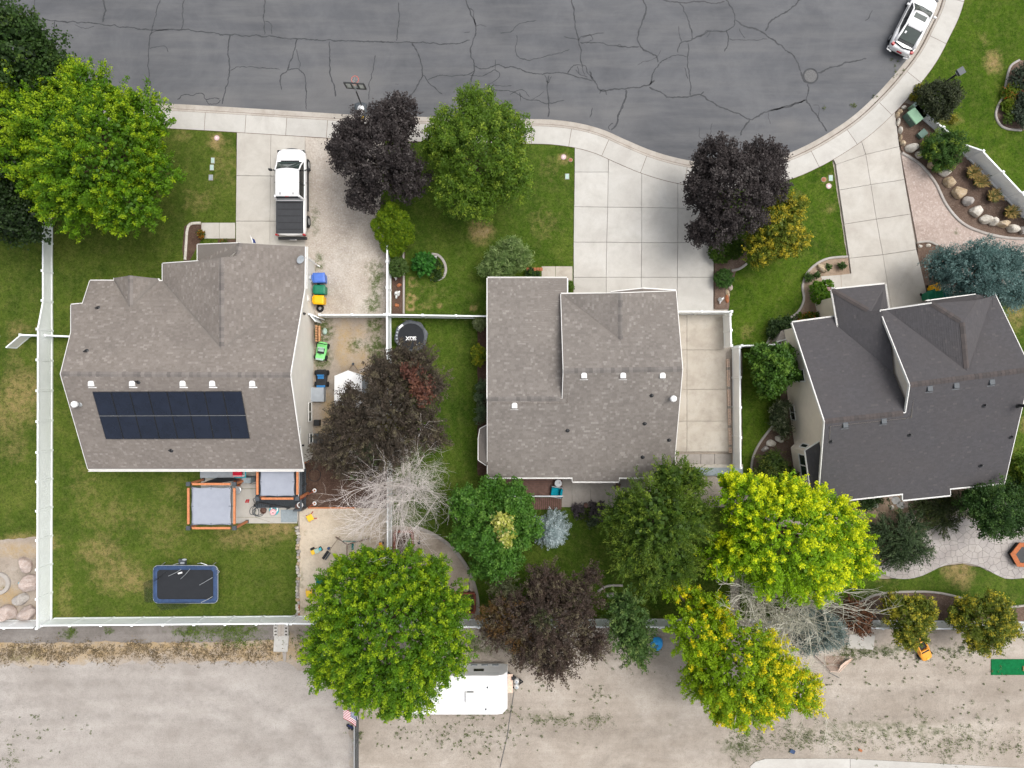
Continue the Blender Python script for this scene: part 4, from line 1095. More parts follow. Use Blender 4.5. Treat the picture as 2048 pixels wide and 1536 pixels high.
# little gabled canopy over the garage door
Cn = [P(1222, 584, 3.1), P(1286, 577, 3.5), P(1352, 581, 3.1), P(1352, 588, 3.1), P(1286, 588, 3.5), P(1222, 588, 3.1)]
r2c, lp2c = roof_build(h2, [[Cn[0], Cn[1], Cn[4], Cn[5]], [Cn[1], Cn[2], Cn[3], Cn[4]]], GREY2_TABS, (.25, .17), 15)
fascia(r2c, [Cn[2], Cn[1], Cn[0]], .06, .15)
gutter(r2, [K5, K6][::-1]); gutter(r2, [K4, K3]); gutter(r2, [K2, K1])
gutter(r2, [P(1222, 588, 3.42), F1])
CAP2 = ((0.15, 0.138, 0.128), (0.25, 0.23, 0.212))
ridge_cap(r2, M1, M2, CAP2, .06, seed=21); ridge_cap(r2, J0, J1, CAP2, .06, seed=22); ridge_cap(r2, GF, gr, CAP2, .06, seed=23)
for a, c in ((1168, 751), (1246, 751), (1325, 751), (1029, 811)): box_vent(h2, a, c, zb(a, c, pbk))
for a, c in ((1303, 790), (1289, 846), (1338, 879), (1285, 913), (1135, 860)): pipe_vent(h2, a, c, zb(a, c, pbk), .3, .045)
pipe_vent(h2, 1343, 797, zb(1341, 797, pbk), .5, .09, 'white_metal', 'white_metal', 'galvanised')
# bay on the west side with its own small roof
bz = 2.6
bay = [P(975, 850, bz + .5), P(960, 858, bz), P(957, 878, bz), P(957, 920, bz), P(972, 930, bz + .2), P(975, 930, bz + .5)]
r2d, lpd = roof_build(h2, [bay], GREY2_TABS, (.25, .17), 17)
fascia(r2d, bay, .05, .12)
walls(h2, lpd[0], 'stucco_cream', .08, name='bay_wall')

# ---------------- dark-roofed house on the right
h3 = thing('house', 'large house with charcoal roof and cream stucco walls', 'house', P(1800, 800))
LR1 = P(1650, 843, 6.05); A3 = P(1812, 826, 6.05); LB = P(1637, 1006, 3.6)
pB = plane3(LR1, A3, LB); oB = lambda a, c: on_plane(a, c, pB)
A2 = oB(1821, 770)
R2 = oB(2062, 739)
bk = [oB(2009, 966), oB(1900, 977), oB(1901, 990), oB(1806, 1000), oB(1806, 987)]
Wc1 = P(1585, 645, 3.2); pW = plane3(LR1, A3, Wc1); oW = lambda a, c: on_plane(a, c, pW)
Wc2, V1, V2 = oW(1672, 633), oW(1677, 654), oW(1787, 746)
PL = P(1664, 579, V1.z); pP = plane3(V1, PL, V2); oP = lambda a, c: on_plane(a, c, pP)
AP2, AP3 = oP(1740, 622), oP(1764, 624)
PR, PR2 = P(1770, 568, V1.z), P(1777, 620, V1.z)
A1 = P(1761, 621, 4.75); pM = plane3(A2, R2, A1); oM = lambda a, c: on_plane(a, c, pM)
EV = oM(1773, 620); RBk = oM(1935, 743); ER = oM(1990, 588); EV2 = oM(1985, 592)
APX = P(1926, 645, RBk.z); C1 = on_plane(1864, 607, plane3(EV, APX, RBk)); C2 = on_plane(1955, 600, plane3(EV2, APX, RBk))
faces3 = [[LR1, A3, A2, R2, bk[0], bk[1], bk[2], bk[3], bk[4], LB],
          [A2, A1, EV, RBk, EV2, ER, R2],
          [EV, C1, APX, RBk], [C1, C2, APX], [C2, EV2, RBk, APX]]
r3, lp3 = roof_build(h3, faces3, DARK_TABS, (0.20, 0.12), 31, base=(0.081, 0.078, 0.083))
lpm = max(lp3, key=len)
fascia(r3, lpm, .05, .2, closed=True, skip=[C1, C2, EV2, ER])
r3b, lp3b = roof_build(h3, [[LR1, Wc1, Wc2, V1, V2, oW(1813, 808), A3]], DARK_TABS, (.20, .12), 33, base=(0.081, 0.078, 0.083))
fascia(r3b, [Wc1, LR1], .06, .2)
# porch roof
r3c, lp3c = roof_build(h3, [[V1, PL, AP2, AP3, oP(1782, 690), V2], [PL, PR, AP2], [PR, PR2, AP3, AP2]], DARK_TABS, (.20, .12), 35, base=(0.081, 0.078, 0.083))
gutter(r3c, [PR, PL]); gutter(r3c, [PL, V1]); gutter(r3c, [PR2, PR])
# small gabled roof in front of the garage
g0, g1_, g2_, g3_, g4_ = P(1853, 602, 4.2), P(1952, 589, 4.9), P(1953, 601, 4.9), P(1864, 608, 4.2), P(1990, 590, 4.3)
r3d, lp3d = roof_build(h3, [[g0, g1_, g2_, g3_], [g1_, g4_, g2_]], DARK_TABS, (.20, .12), 37, base=(0.081, 0.078, 0.083))
fascia(r3d, [g1_, g0], .06, .16)
gutter(r3, [bk[1], bk[0]]); gutter(r3, [bk[3], bk[2]]); gutter(r3, [LB, bk[4]]); gutter(r3b, [Wc2, Wc1]); gutter(r3, [C1, EV])
# walls of the big block follow the roof outline; gable wall over the lower roof too
walls(h3, lpm, 'stucco_cream', .32)
west = [Wc1 + Vector((.28, -.3, 0)), LR1 + Vector((.28, 0, 0)), LB + Vector((.3, .35, 0))]
wl = B()
for a, c in ((west[0], west[1]), (west[1], west[2])):
    wl.add([(a.x, a.y, 0), (c.x, c.y, 0), (c.x, c.y, c.z - .1), (a.x, a.y, a.z - .1)], [(0, 1, 2, 3)])
e = Wc2 + Vector((.1, -.35, 0)); wl.add([(e.x, e.y, 0), (west[0].x, west[0].y, 0), (west[0].x, west[0].y, 3.1), (e.x, e.y, 3.1)], [(0, 1, 2, 3)])
e2 = V1 + Vector((.35, 0, 0)); e3 = PL + Vector((.35, -.4, 0)); e4 = PR + Vector((-.3, -.4, 0)); e5 = PR2 + Vector((-.3, 0, 0))
for a, c in ((e3, e2), (e4, e3), (e5, e4)):
    wl.add([(a.x, a.y, 0), (c.x, c.y, 0), (c.x, c.y, V1.z - .05), (a.x, a.y, V1.z - .05)], [(0, 1, 2, 3)])
wl.obj('wall', 'stucco_cream', h3)
CAP3 = ((0.066, 0.060, 0.059), (0.100, 0.084, 0.080))
ridge_cap(r3, A2, R2, CAP3, .07, seed=41); ridge_cap(r3b, LR1, A3, CAP3, .07, seed=42); ridge_cap(r3, APX, RBk, CAP3, .08, seed=43)
ridge_cap(r3, C1, APX, CAP3, .06, seed=44); ridge_cap(r3c, PL, AP2, CAP3, .06, seed=45)
RZ3 = R(5.6)
for a, c in ((1690, 850), (1767, 842), (1859, 777), (1912, 771), (1983, 764)): box_vent(h3, a, c, zb(a, c, pB), 'vent_grey', .32, RZ3, False)
for a, c in ((1661, 882), (1818, 869), (1967, 810), (2021, 873), (1960, 930)): pipe_vent(h3, a, c, zb(a, c, pB), .3, .045)
pipe_vent(h3, 2035, 811, zb(2030, 811, pB), .9, .09, 'dark_metal', 'grey_cover', 'black_metal')
# gable vents high on both gables
for q, nx in ((LR1, 0), (A2, 0)):
    B().box((q.x + .22, q.y + .10, q.z - .42), (.08, .45, .40), RZ3).obj('gable_vent', 'white_trim', h3)
# windows in the west wall
def west_pt(t, seg=0):
    a, c = (west[0], west[1]) if seg == 0 else (west[1], west[2]); return a.lerp(c, t).xy
nw = Vector((-1, 0.098)).normalized()
def west_window(py0, py1, z0, z1, pn, seg=0):
    a, c = (west[0], west[1]) if seg == 0 else (west[1], west[2])
    yz = lambda py, z: ((P(0, py, z).y - a.y) / (c.y - a.y))
    wall_window(h3, a.lerp(c, yz(py0, (z0 + z1) / 2)).xy, a.lerp(c, yz(py1, (z0 + z1) / 2)).xy, z0, z1, nw, panes=pn)
west_window(738, 764, 1.5, 3.2, 2) if False else wall_window(h3, west_pt((P(0, 739, 2.2).y - west[0].y) / (west[1].y - west[0].y)), west_pt((P(0, 764, 2.2).y - west[0].y) / (west[1].y - west[0].y)), 1.5, 3.4, nw, panes=2, vert=True)
west_window(809, 841, 0.25, 1.05, 2)
# box bay with its own lean-to roof
bc = [P(1581, 897, .0), P(1598, 880, 0)]
t3 = (west[2].xy - west[1].xy).normalized(); out = nw
def bpt(py, d, z=0): 
    a = west[1].xy + t3 * ((P(0, py, z).y - west[1].y) / t3.y); return a + out * d
b0, b1 = bpt(880, 0), bpt(968, 0)
q0, q1 = b0 + out * .5 + t3 * .5, b1 + out * .5 - t3 * .35
bw = B()
bayh = 3.5
for a, c in ((b0, q0), (q0, q1), (q1, b1)):
    bw.add([(a.x, a.y, .7), (c.x, c.y, .7), (c.x, c.y, bayh), (a.x, a.y, bayh)], [(0, 1, 2, 3)])
bw.add([(*b0, .7), (*q0, .7), (*q1, .7), (*b1, .7)], [(3, 2, 1, 0)]); bw.obj('bay_wall', 'stucco_cream', h3)
e_ = .18
Q0, Q1 = q0 + out * e_ - t3 * e_ * .2, q1 + out * e_ + t3 * e_
B0, B1 = b0 - t3 * .25 - out * .02, b1 + t3 * .35 - out * .02
BM = (B0 + B1) / 2
v3 = lambda p, z: Vector((p.x, p.y, z))
rb, lpb = roof_build(h3, [[v3(B0, bayh + .75), v3(Q0, bayh), v3(Q1, bayh), v3(B1, bayh + .75)]], DARK_TABS, (.20, .12), 51, base=(0.081, 0.078, 0.083))
fascia(rb, [v3(B0, bayh + .75), v3(Q0, bayh), v3(Q1, bayh)], .06, .12)
wall_window(h3, q0 + (q1 - q0) * .12, q0 + (q1 - q0) * .82, 1.9, 3.0, out, panes=2)
sd_ = (b0 - q0).normalized(); sn = Vector((-sd_.y, sd_.x)); sn = sn if sn.y > 0 else -sn
wall_window(h3, q0 + (b0 - q0) * .25, q0 + (b0 - q0) * .85, 1.8, 2.9, sn, panes=1)
# weathered plank lean-to at the north-west corner, white trim and downspout
lt = thing('wood_store', 'weathered grey plank lean-to with white trim at the cream wall', 'wood store', P(1570, 672))
for k in range(9):
    u0, u1 = k / 9, (k + .9) / 9
    t0, t1 = Vector(P(1562, 662, 1.0)), Vector(P(1588, 655, 1.0)); s0, s1 = Vector(P(1554, 682, 1.15)), Vector(P(1586, 673, 1.15))
    B().slab([t0.lerp(t1, u0), s0.lerp(s1, u0), s0.lerp(s1, u1), t0.lerp(t1, u1)], .03).obj('plank', 'grey_wood', lt)
B().tube([P(1553, 684, 1.18), P(1587, 674.5, 1.18), P(1586, 655, 1.3)], .05, 4).obj('trim', 'white_trim', lt)
lb_ = B(); t0, t1, s0, s1 = P(1562, 662, .97), P(1588, 655, .97), P(1554, 682, 1.12), P(1586, 673, 1.12)
lb_.prism([t0.xy, t1.xy, s1.xy, s0.xy], 0.1, .95); lb_.obj('box', 'grey_wood', lt)
dl = B().tube([P(1630, 623, .35), P(1668, 612, .35)], .04, 6)
tag(dl.obj('downspout', 'white_trim'), 'white downspout pipe lying beside the porch of the charcoal house', 'downspout')

# ------------------------------------------------------------------ white vinyl fences
PANEL = {}
def fence_run(label, pts, heights=None, h=1.65, spacing=1.83, ends=(True, True), zb=0.1, name='fence', grp=None):
    """pts: ground pixels along the run"""
    P2 = [Vector(P(a, c, 0).xy) for a, c in pts]
    hs = heights or [h] * len(pts)
    root = thing(name, label, 'fence', (P2[0].x, P2[0].y, 0), group=grp)
    posts = []
    for i in range(len(P2) - 1):
        a, c = P2[i], P2[i + 1]; L = (c - a).length; n = max(1, round(L / spacing))
        for k in range(n + (1 if i == len(P2) - 2 else 0)):
            t = k / n; posts.append((a.lerp(c, t), hs[i] + (hs[i + 1] - hs[i]) * t))
    for k, (p, hh) in enumerate(posts):
        if (k == 0 and not ends[0]) or (k == len(posts) - 1 and not ends[1]): pass
        else:
            q = posts[min(k + 1, len(posts) - 1)][0] - posts[max(k - 1, 0)][0]; rz = math.atan2(q.y, q.x)
            po = B().box((p.x, p.y, (hh + .06) / 2), (.125, .125, hh + .06), rz).obj('post', 'white_vinyl', root)
            B().box((p.x, p.y, hh + .075), (.16, .16, .035), rz).box((p.x, p.y, hh + .115), (.15, .15, .05), rz, 0.25).obj('post_cap', 'white_vinyl', po)
        if k == len(posts) - 1: break
        c, hc = posts[k + 1]; t = (c - p); L = t.length; t.normalize(); nn = Vector((-t.y, t.x))
        a, e = p + t * .065, c - t * .065; L2_ = (e - a).length
        nb = max(2, int(L2_ / .15)); bb = B(); prof = []
        for m in range(nb):
            u0, u1 = L2_ * m / nb, L2_ * (m + 1) / nb
            prof += [(u0 + .004, .012), (u0 + .012, .02), (u1 - .012, .02), (u1 - .004, .012)]
        for u, d in prof:
            for s in (1, -1):
                q = a + t * u + nn * d * s; f = u / L2_; top_ = hh + (hc - hh) * f - .06
                bb.v += [(q.x, q.y, zb - .02), (q.x, q.y, top_)]
        for m in range(len(prof) - 1):
            j = m * 4
            bb.f += [(j, j + 4, j + 5, j + 1), (j + 3, j + 7, j + 6, j + 2), (j + 1, j + 5, j + 7, j + 3)]
        bb.obj('panel', 'white_vinyl', root)
        for z_, nm in ((0.0, 'top_rail'), (None, 'bottom_rail')):
            rb_ = B(); v = []
            for q, hq in ((a, hh), (e, hc)):
                zt = hq if z_ is not None else zb + .16
                for d, dz in ((-.045, 0), (.045, 0), (.045, -.13), (-.045, -.13)):
                    w_ = q + nn * d; v.append((w_.x, w_.y, zt + dz))
            rb_.add(v, [(0, 4, 5, 1), (1, 5, 6, 2), (2, 6, 7, 3), (3, 7, 4, 0), (0, 1, 2, 3), (7, 6, 5, 4)])
            rb_.obj(nm, 'white_vinyl', root, fix=True)
    return root
fence_run('long white vinyl fence along the west lawn, stepping down towards the road', [(104, 395), (107, 430), (107, 605), (107.5, 662), (107, 900), (106, 1240)], [1.1, 1.1, 1.1, 1.62, 1.62, 1.62], spacing=1.95)
fence_run('white vinyl fence behind the rectangular trampoline', [(110, 1235), (590, 1231)], spacing=1.98, h=1.62, ends=(False, True))
fence_run('white vinyl fence behind the neighbour boulders', [(-240, 1240), (100, 1239)], spacing=1.98, h=1.62, ends=(True, False))
fence_run('white vinyl fence piece behind the sand yard', [(597, 1231), (770, 1235)], spacing=2.4, h=1.62)
fence_run('white vinyl fence behind the middle plot trees', [(780, 1236), (960, 1238), (1310, 1238), (1470, 1240)], spacing=2.4, h=1.62)
fence_run('white vinyl fence behind the two golden green trees', [(1500, 1240), (1740, 1240), (2200, 1244)], spacing=2.4, h=1.62)
fence_run('white vinyl fence between side yard and shrub bed', [(782, 480), (782, 632)], spacing=2.0, h=1.5)
fence_run('white vinyl fence between the round trampoline and the side yard', [(782, 634), (784, 900), (783, 1235)], spacing=2.2, h=1.62)
fence_run('white vinyl fence crossing behind the gravel strip', [(652, 634), (777, 634)], spacing=2.0, h=1.55)
fence_run('white vinyl fence across the front of the middle yard', [(787, 634), (980, 637)], spacing=1.9, h=1.6)
fence_run('white vinyl fence and gate across the trailer pad', [(1335, 628), (1390, 628), (1448, 628)], spacing=2.0, h=1.62)
fence_run('short white vinyl fence piece east of the trailer pad beside the lawn', [(1446, 634), (1448, 694)], spacing=1.2, h=1.62)
fence_run('tall white vinyl fence along the trailer pad retaining wall', [(1464, 697), (1466, 930)], spacing=2.0, h=1.62)
fence_run('white vinyl fence between trailer pad and the charcoal house', [(1468, 694), (1506, 693), (1570, 690)], spacing=1.6, h=1.62)
fence_run('white vinyl fence behind the ornamental grasses, sloping to the street', [(1818, 222), (1834, 232), (1908, 296), (1934, 318), (2010, 399), (2075, 468)], [.75, .75, .95, 1.62, 1.62, 1.62], spacing=1.75)
fence_run('white vinyl fence across the neighbour lawn', [(0, 673), (-200, 670)], spacing=2.2, h=1.1)
fence_run('short white fence joining the west fence and the grey house', [(113, 673), (166, 675)], spacing=2.0, h=1.1)
fence_run('short white fence beside the open gate on the neighbour lawn', [(64, 672), (103, 673)], spacing=2.2, h=1.1, ends=(True, False))
gt = thing('gate', 'white gate with tan inset panel standing open on the neighbour lawn', 'gate', P(48, 673))
ga, gb = Vector(P(62, 674).xy), Vector(P(36, 696).xy); t = (gb - ga); L = t.length; rz = math.atan2(t.y, t.x); mid = (ga + gb) / 2
B().box((mid.x, mid.y, .62), (L - .16, .03, .85), rz).obj('gate_panel', 'stucco_beige', gt)
for z_ in (.15, 1.08): B().box((mid.x, mid.y, z_), (L, .06, .1), rz).obj('gate_rail', 'white_vinyl', gt)
for q in (ga, gb): B().box((q.x, q.y, .6), (.09, .07, 1.05), rz).obj('gate_stile', 'white_vinyl', gt)
gt2 = thing('gate', 'white vinyl gate folded open against the grey house wall', 'gate', P(634, 636))
for k, (a, c) in enumerate((((633, 633), (650, 640)), ((634, 635), (644, 647)))):
    p, q = P(*a), P(*c); m_ = (p + q) / 2; rz = math.atan2((q - p).y, (q - p).x)
    B().box((m_.x, m_.y, .85), ((q - p).length, .06, 1.5), rz).obj('gate_leaf', 'white_vinyl', gt2)
B().box((*P(632, 633).xy, .85), (.12, .12, 1.7)).obj('post', 'white_vinyl', gt2)

# chain link fence beside the track
cl = thing('chain_link_fence', 'grey chain link fence beside the gravel track', 'fence', P(710, 1440))
x0 = P(717, 0).x
for k, py in enumerate((1300, 1390, 1480, 1570)):
    B().tube([(x0, P(0, py).y, -.02), (x0, P(0, py).y, 1.35)], .035, 8).obj('post', 'galvanised', cl)
B().tube([(x0, P(0, 1300).y, 1.33), (x0, P(0, 1570).y, 1.33)], .028, 8).obj('top_rail', 'galvanised', cl)
mesh = B(); ya, yb = P(0, 1570).y, P(0, 1300).y; k = ya
while k < yb - 1.3:
    mesh.tube([(x0 + .01, k, .02), (x0 + .01, k + 1.3, 1.32)], .006, 3, False); mesh.tube([(x0 + .02, k + 1.3, .02), (x0 + .02, k, 1.32)], .006, 3, False); k += .11
stuff(mesh.obj('wire_mesh', 'galvanised', cl))
B().box((x0 + .03, (ya + yb) / 2, .68), (.006, yb - ya, 1.25)).obj('privacy_screen', 'netting', cl)
# ------------------------------------------------------------------ vegetation
def leaf_mesh(name, pos, axis, nrm, ln, wd, col, mat, parent):
    """one rhombic leaf per row; all leaves of ONE crown"""
    n = len(pos)
    axis = axis / np.maximum(np.linalg.norm(axis, axis=1, keepdims=True), 1e-6)
    side = np.cross(axis, nrm); side /= np.maximum(np.linalg.norm(side, axis=1, keepdims=True), 1e-6)
    up = np.cross(side, axis)
    l, w = ln[:, None], wd[:, None]
    v = np.empty((n, 4, 3), np.float32)
    v[:, 0] = pos - axis * l * 0.5
    v[:, 1] = pos + side * w * 0.5 + axis * l * 0.05 + up * w * .12
    v[:, 2] = pos + axis * l * 0.5 - up * l * .10
    v[:, 3] = pos - side * w * 0.5 + axis * l * 0.05 + up * w * .12
    me = bpy.data.meshes.new(name)
    me.vertices.add(n * 4); me.loops.add(n * 4); me.polygons.add(n)
    L, rz = WLOC[parent.name] if parent is not None else (Vector(), 0)
    v -= np.array(L, np.float32)
    me.vertices.foreach_set('co', v.reshape(-1))
    me.loops.foreach_set('vertex_index', np.arange(n * 4, dtype=np.int32))
    me.polygons.foreach_set('loop_start', np.arange(0, n * 4, 4, dtype=np.int32))
    me.update(calc_edges=True); me.validate()
    at = me.attributes.new('leaf', 'FLOAT_COLOR', 'POINT')
    c4 = np.ones((n, 4, 4), np.float32); c4[:, :, :3] = col[:, None, :]
    at.data.foreach_set('color', c4.reshape(-1))
    me.materials.append(MAT[mat])
    o = bpy.data.objects.new(name, me); COL.objects.link(o); o.parent = parent; WLOC[o.name] = (L, rz)
    return o

def rand_dir(rg, n, zmin=-0.35):
    z = rg.uniform(zmin, 1, n); a = rg.uniform(0, 2 * np.pi, n); r = np.sqrt(np.maximum(0, 1 - z * z))
    return np.stack([r * np.cos(a), r * np.sin(a), z], 1)

def crown_arrays(lobes, st, rg):
    """lobes: (cx, cy, cz, r, rz); st: style dict"""
    Pn, An, Nn, Ln, Wn, Cn_ = [], [], [], [], [], []
    A, Bc, T = (np.array(st[k], np.float32) for k in ('a', 'b', 'tip'))
    for li, (cx, cy, cz, r, rz) in enumerate(lobes):
        area = 2 * math.pi * r * (r + rz) / 2 + .3
        r = max(r - .55 * st.get('len', .55) - st.get('wid', .2) * .5, r * .6); rz = max(rz - .4 * st.get('len', .55), rz * .6)
        nc = max(6, int(area * st.get('clumps', 5.0) * 1.15))
        d = rand_dir(rg, nc, st.get('zmin', -0.3))
        k1, k2, k3 = rg.uniform(0, 6.28, 3)
        ang = np.arctan2(d[:, 1], d[:, 0])
        rough = 1 + st.get('rough', .12) * (np.sin(ang * 3 + k1) * .5 + np.sin(ang * 5 + k2) * .4 + np.sin(ang * 9 + k3 + d[:, 2] * 4) * .35) + rg.normal(0, st.get('rough', .12) * .45, nc)
        if st.get('shape') == 'cone':
            h = (d[:, 2] + .3) / 1.3; rad = (1 - h) ** .8 * rough
            hor = np.stack([np.cos(ang), np.sin(ang)], 1) * (rad * r * rg.uniform(.55, 1.0, nc))[:, None]
            c = np.concatenate([np.array([cx, cy]) + hor, (cz - rz + 2 * rz * h)[:, None]], 1)
            outw = np.concatenate([hor / np.maximum(np.linalg.norm(hor, axis=1, keepdims=True), .05), np.full((nc, 1), st.get('lift', .25))], 1)
        else:
            f = np.where(rg.random(nc) < st.get('fill', .28), rg.uniform(.45, .8, nc), rg.uniform(.86, 1.04, nc)) * rough
            c = np.array([cx, cy, cz]) + d * f[:, None] * np.array([r, r, rz])
            outw = d + np.array([0, 0, st.get('lift', .35)])
        outw = outw / np.linalg.norm(outw, axis=1, keepdims=True)
        c[:, 2] = np.maximum(c[:, 2], 0.25)
        ok = np.ones(nc, bool)
        for lj, (ox, oy, oz, orr, orz) in enumerate(lobes):
            if lj < li: ok &= (((c - np.array([ox, oy, oz])) / np.array([orr, orr, orz])) ** 2).sum(1) > .42
        if ok.sum() < 4: ok[:] = True
        c, d, outw = c[ok], d[ok], outw[ok]; nc = len(c)
        tone = np.clip(rg.normal(.5, .26, nc), 0, 1)
        isT = rg.random(nc) < st.get('tip_p', .3)
        if 'tip_dir' in st:
            td = np.array(st['tip_dir'][:3]); s = d @ (td / np.linalg.norm(td)); isT = rg.random(nc) < np.clip(st['tip_p'] + st['tip_dir'][3] * s, 0, 1)
        nl = st.get('leaves', 26); cl = st.get('len', .55); cw = st.get('wid', .22)
        m = nc * nl; ci = np.repeat(np.arange(nc), nl)
        t = rg.uniform(-.35, 1, m) * cl
        p = c[ci] + outw[ci] * t[:, None] + rg.normal(0, 1, (m, 3)) * (cw * (1.1 - .5 * np.clip(t / cl, 0, 1)))[:, None]
        ax = outw[ci] * st.get('ax_out', .5) + rg.normal(0, 1, (m, 3)) * st.get('ax_rand', .6) + np.array([0, 0, st.get('droop', -.15)])
        nr = np.array([0, 0, 1.0]) * st.get('n_up', .8) + outw[ci] * .5 + rg.normal(0, 1, (m, 3)) * .45
        ls = st['leaf'] * rg.uniform(.5, 1.45, m); ws = ls * st.get('aspect', .75)
        q = np.clip(tone[ci] * .65 + rg.random(m) * .35, 0, 1)
        col = A + (Bc - A) * q[:, None]
        tipf = np.where(isT[ci], np.clip((t / cl + .15), 0, 1), 0) * rg.uniform(.5, 1, m)
        col = col + (T - col) * tipf[:, None]
        col *= rg.uniform(.85, 1.15, (m, 1))
        # bigger inner leaves close the crown; their darker colour paints in the gaps' shade
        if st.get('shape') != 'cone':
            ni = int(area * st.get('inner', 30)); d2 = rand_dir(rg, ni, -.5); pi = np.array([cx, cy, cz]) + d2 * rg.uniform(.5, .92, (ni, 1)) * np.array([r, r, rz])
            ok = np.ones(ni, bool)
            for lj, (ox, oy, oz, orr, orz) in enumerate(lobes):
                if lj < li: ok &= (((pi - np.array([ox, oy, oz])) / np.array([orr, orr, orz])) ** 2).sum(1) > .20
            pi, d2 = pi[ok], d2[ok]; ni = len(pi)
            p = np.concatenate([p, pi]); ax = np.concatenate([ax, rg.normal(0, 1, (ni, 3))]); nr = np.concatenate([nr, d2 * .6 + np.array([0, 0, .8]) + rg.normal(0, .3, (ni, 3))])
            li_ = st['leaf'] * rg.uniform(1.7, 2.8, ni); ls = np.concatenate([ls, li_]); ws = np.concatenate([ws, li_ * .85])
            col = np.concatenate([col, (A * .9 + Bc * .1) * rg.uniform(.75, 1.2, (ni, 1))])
        keep = p[:, 2] > 0.12
        Pn.append(p[keep]); An.append(ax[keep]); Nn.append(nr[keep]); Ln.append(ls[keep]); Wn.append(ws[keep]); Cn_.append(col[keep])
    f = lambda x: np.concatenate(x).astype(np.float32)
    return f(Pn), f(An), f(Nn), f(Ln), f(Wn), np.clip(f(Cn_), 0, 1)

LEAFTOTAL = [0]
def plant(name, label, cat, lobes_px, st, trunk_r=.18, base=None, seed=0, group=None, bark='wood_bark', limbs=8, crown_name='crown', extra=None, mat='leaf'):
    """lobes_px: (px, py, r_px, z centre, vertical radius in metres); the pixel is where the lobe appears at that height"""
    rg = np.random.default_rng(seed + 100)
    lobes = []
    for (a, c, r, z, rz) in lobes_px:
        p = P(a, c, z); lobes.append((p.x, p.y, z, px2m(r, z), rz))
    w = sum(l[3] for l in lobes)
    bx = sum(l[0] * l[3] for l in lobes) / w; by = sum(l[1] * l[3] for l in lobes) / w
    if base: q = P(*base); bx, by = q.x, q.y
    root = thing(name, label, cat, (bx, by, 0), group=group)
    zt = max(l[2] for l in lobes)
    tb = B(); rnd = random.Random(seed + 5)
    top = Vector((bx, by, zt * .75))
    tb.tube([(bx, by, -.05), (bx + rnd.uniform(-.05, .05), by + rnd.uniform(-.05, .05), zt * .4), top], [trunk_r * 1.25, trunk_r, trunk_r * .6], 8)
    for l in lobes:
        for k in range(max(1, limbs // len(lobes))):
            a = rnd.uniform(0, 6.28); f = rnd.uniform(.35, .85)
            e = Vector((l[0] + math.cos(a) * l[3] * f, l[1] + math.sin(a) * l[3] * f, l[2] + rnd.uniform(-.1, .55) * l[4]))
            s = Vector((bx, by, zt * rnd.uniform(.35, .7))); md = s.lerp(e, .5) + Vector((0, 0, .25))
            tb.tube([s, md, e], [trunk_r * .5, trunk_r * .32, trunk_r * .1], 5, False)
    tb.obj('trunk' if cat == 'tree' else 'stem', bark, root)
    ar = crown_arrays(lobes, st, rg)
    if extra:
        for ex_l, ex_st in extra:
            lb = []
            for (a, c, r, z, rz) in ex_l: p = P(a, c, z); lb.append((p.x, p.y, z, px2m(r, z), rz))
            a2 = crown_arrays(lb, ex_st, rg); ar = [np.concatenate([x, y]) for x, y in zip(ar, a2)]
    LEAFTOTAL[0] += len(ar[0])
    leaf_mesh(crown_name, *ar, mat, root)
    return root

def S(**k):
    d = dict(a=(.03, .07, .01), b=(.07, .14, .02), tip=(.16, .22, .02), leaf=.2); d.update(k); return d
BRIGHT = S(a=(.050, .135, .003), b=(.150, .300, .005), tip=(.36, .49, .008), tip_p=.45, leaf=.10, len=.55, wid=.098, leaves=76, clumps=4.9, rough=.18, lift=.7, fill=.15, inner=32)
GOLD = S(a=(.12, .26, .003), b=(.34, .54, .005), tip=(.84, .86, .008), tip_p=.50, leaf=.10, len=.55, wid=.098, leaves=76, clumps=4.9, rough=.18, lift=.7, fill=.15, inner=32)
GREEN = S(a=(.060, .125, .008), b=(.120, .215, .012), tip=(.25, .34, .03), tip_p=.28, leaf=.095, len=.36, wid=.125, leaves=54, clumps=7.0, rough=.12, fill=.25)
DARKG = S(a=(.016, .042, .008), b=(.045, .095, .014), tip=(.085, .14, .02), tip_p=.2, leaf=.16, len=.5, wid=.2, leaves=34, clumps=5.0, rough=.18, fill=.35)
PURPLE = S(a=(.032, .025, .025), b=(.064, .053, .051), tip=(.12, .105, .10), tip_p=.25, leaf=.105, len=.34, wid=.14, leaves=52, clumps=6.5, rough=.14, aspect=.85, fill=.25)
BROWN = S(a=(.046, .038, .026), b=(.105, .078, .058), tip=(.155, .135, .078), tip_p=.32, leaf=.095, len=.6, wid=.09, leaves=48, clumps=6.5, rough=.28, aspect=.6, ax_out=1.0, fill=.25)
FINE = S(a=(.040, .088, .008), b=(.125, .205, .016), tip=(.22, .30, .03), tip_p=.3, leaf=.14, len=.75, wid=.09, leaves=38, clumps=6.5, aspect=.30, ax_out=1.0, ax_rand=.45, rough=.18, fill=.35)
AUTUMN = S(a=(.085, .13, .010), b=(.19, .225, .018), tip=(.54, .42, .025), tip_p=.45, leaf=.10, len=.3, wid=.10, leaves=38, clumps=10, rough=.14, fill=.25, inner=34)
SPRUCE = S(a=(.15, .21, .21), b=(.33, .41, .415), tip=(.50, .58, .60), tip_p=.5, leaf=.11, len=.40, wid=.075, leaves=46, clumps=13, aspect=.28, ax_out=1.1, ax_rand=.5, shape='cone', lift=.35, rough=.12)
SPRUCE2 = S(inner=40, a=(.036, .082, .075), b=(.105, .19, .175), tip=(.20, .315, .295), tip_p=.4, leaf=.11, len=.36, wid=.15, leaves=60, clumps=7.5, aspect=.32, ax_out=1.0, ax_rand=.6, lift=.6, rough=.16, fill=.2)
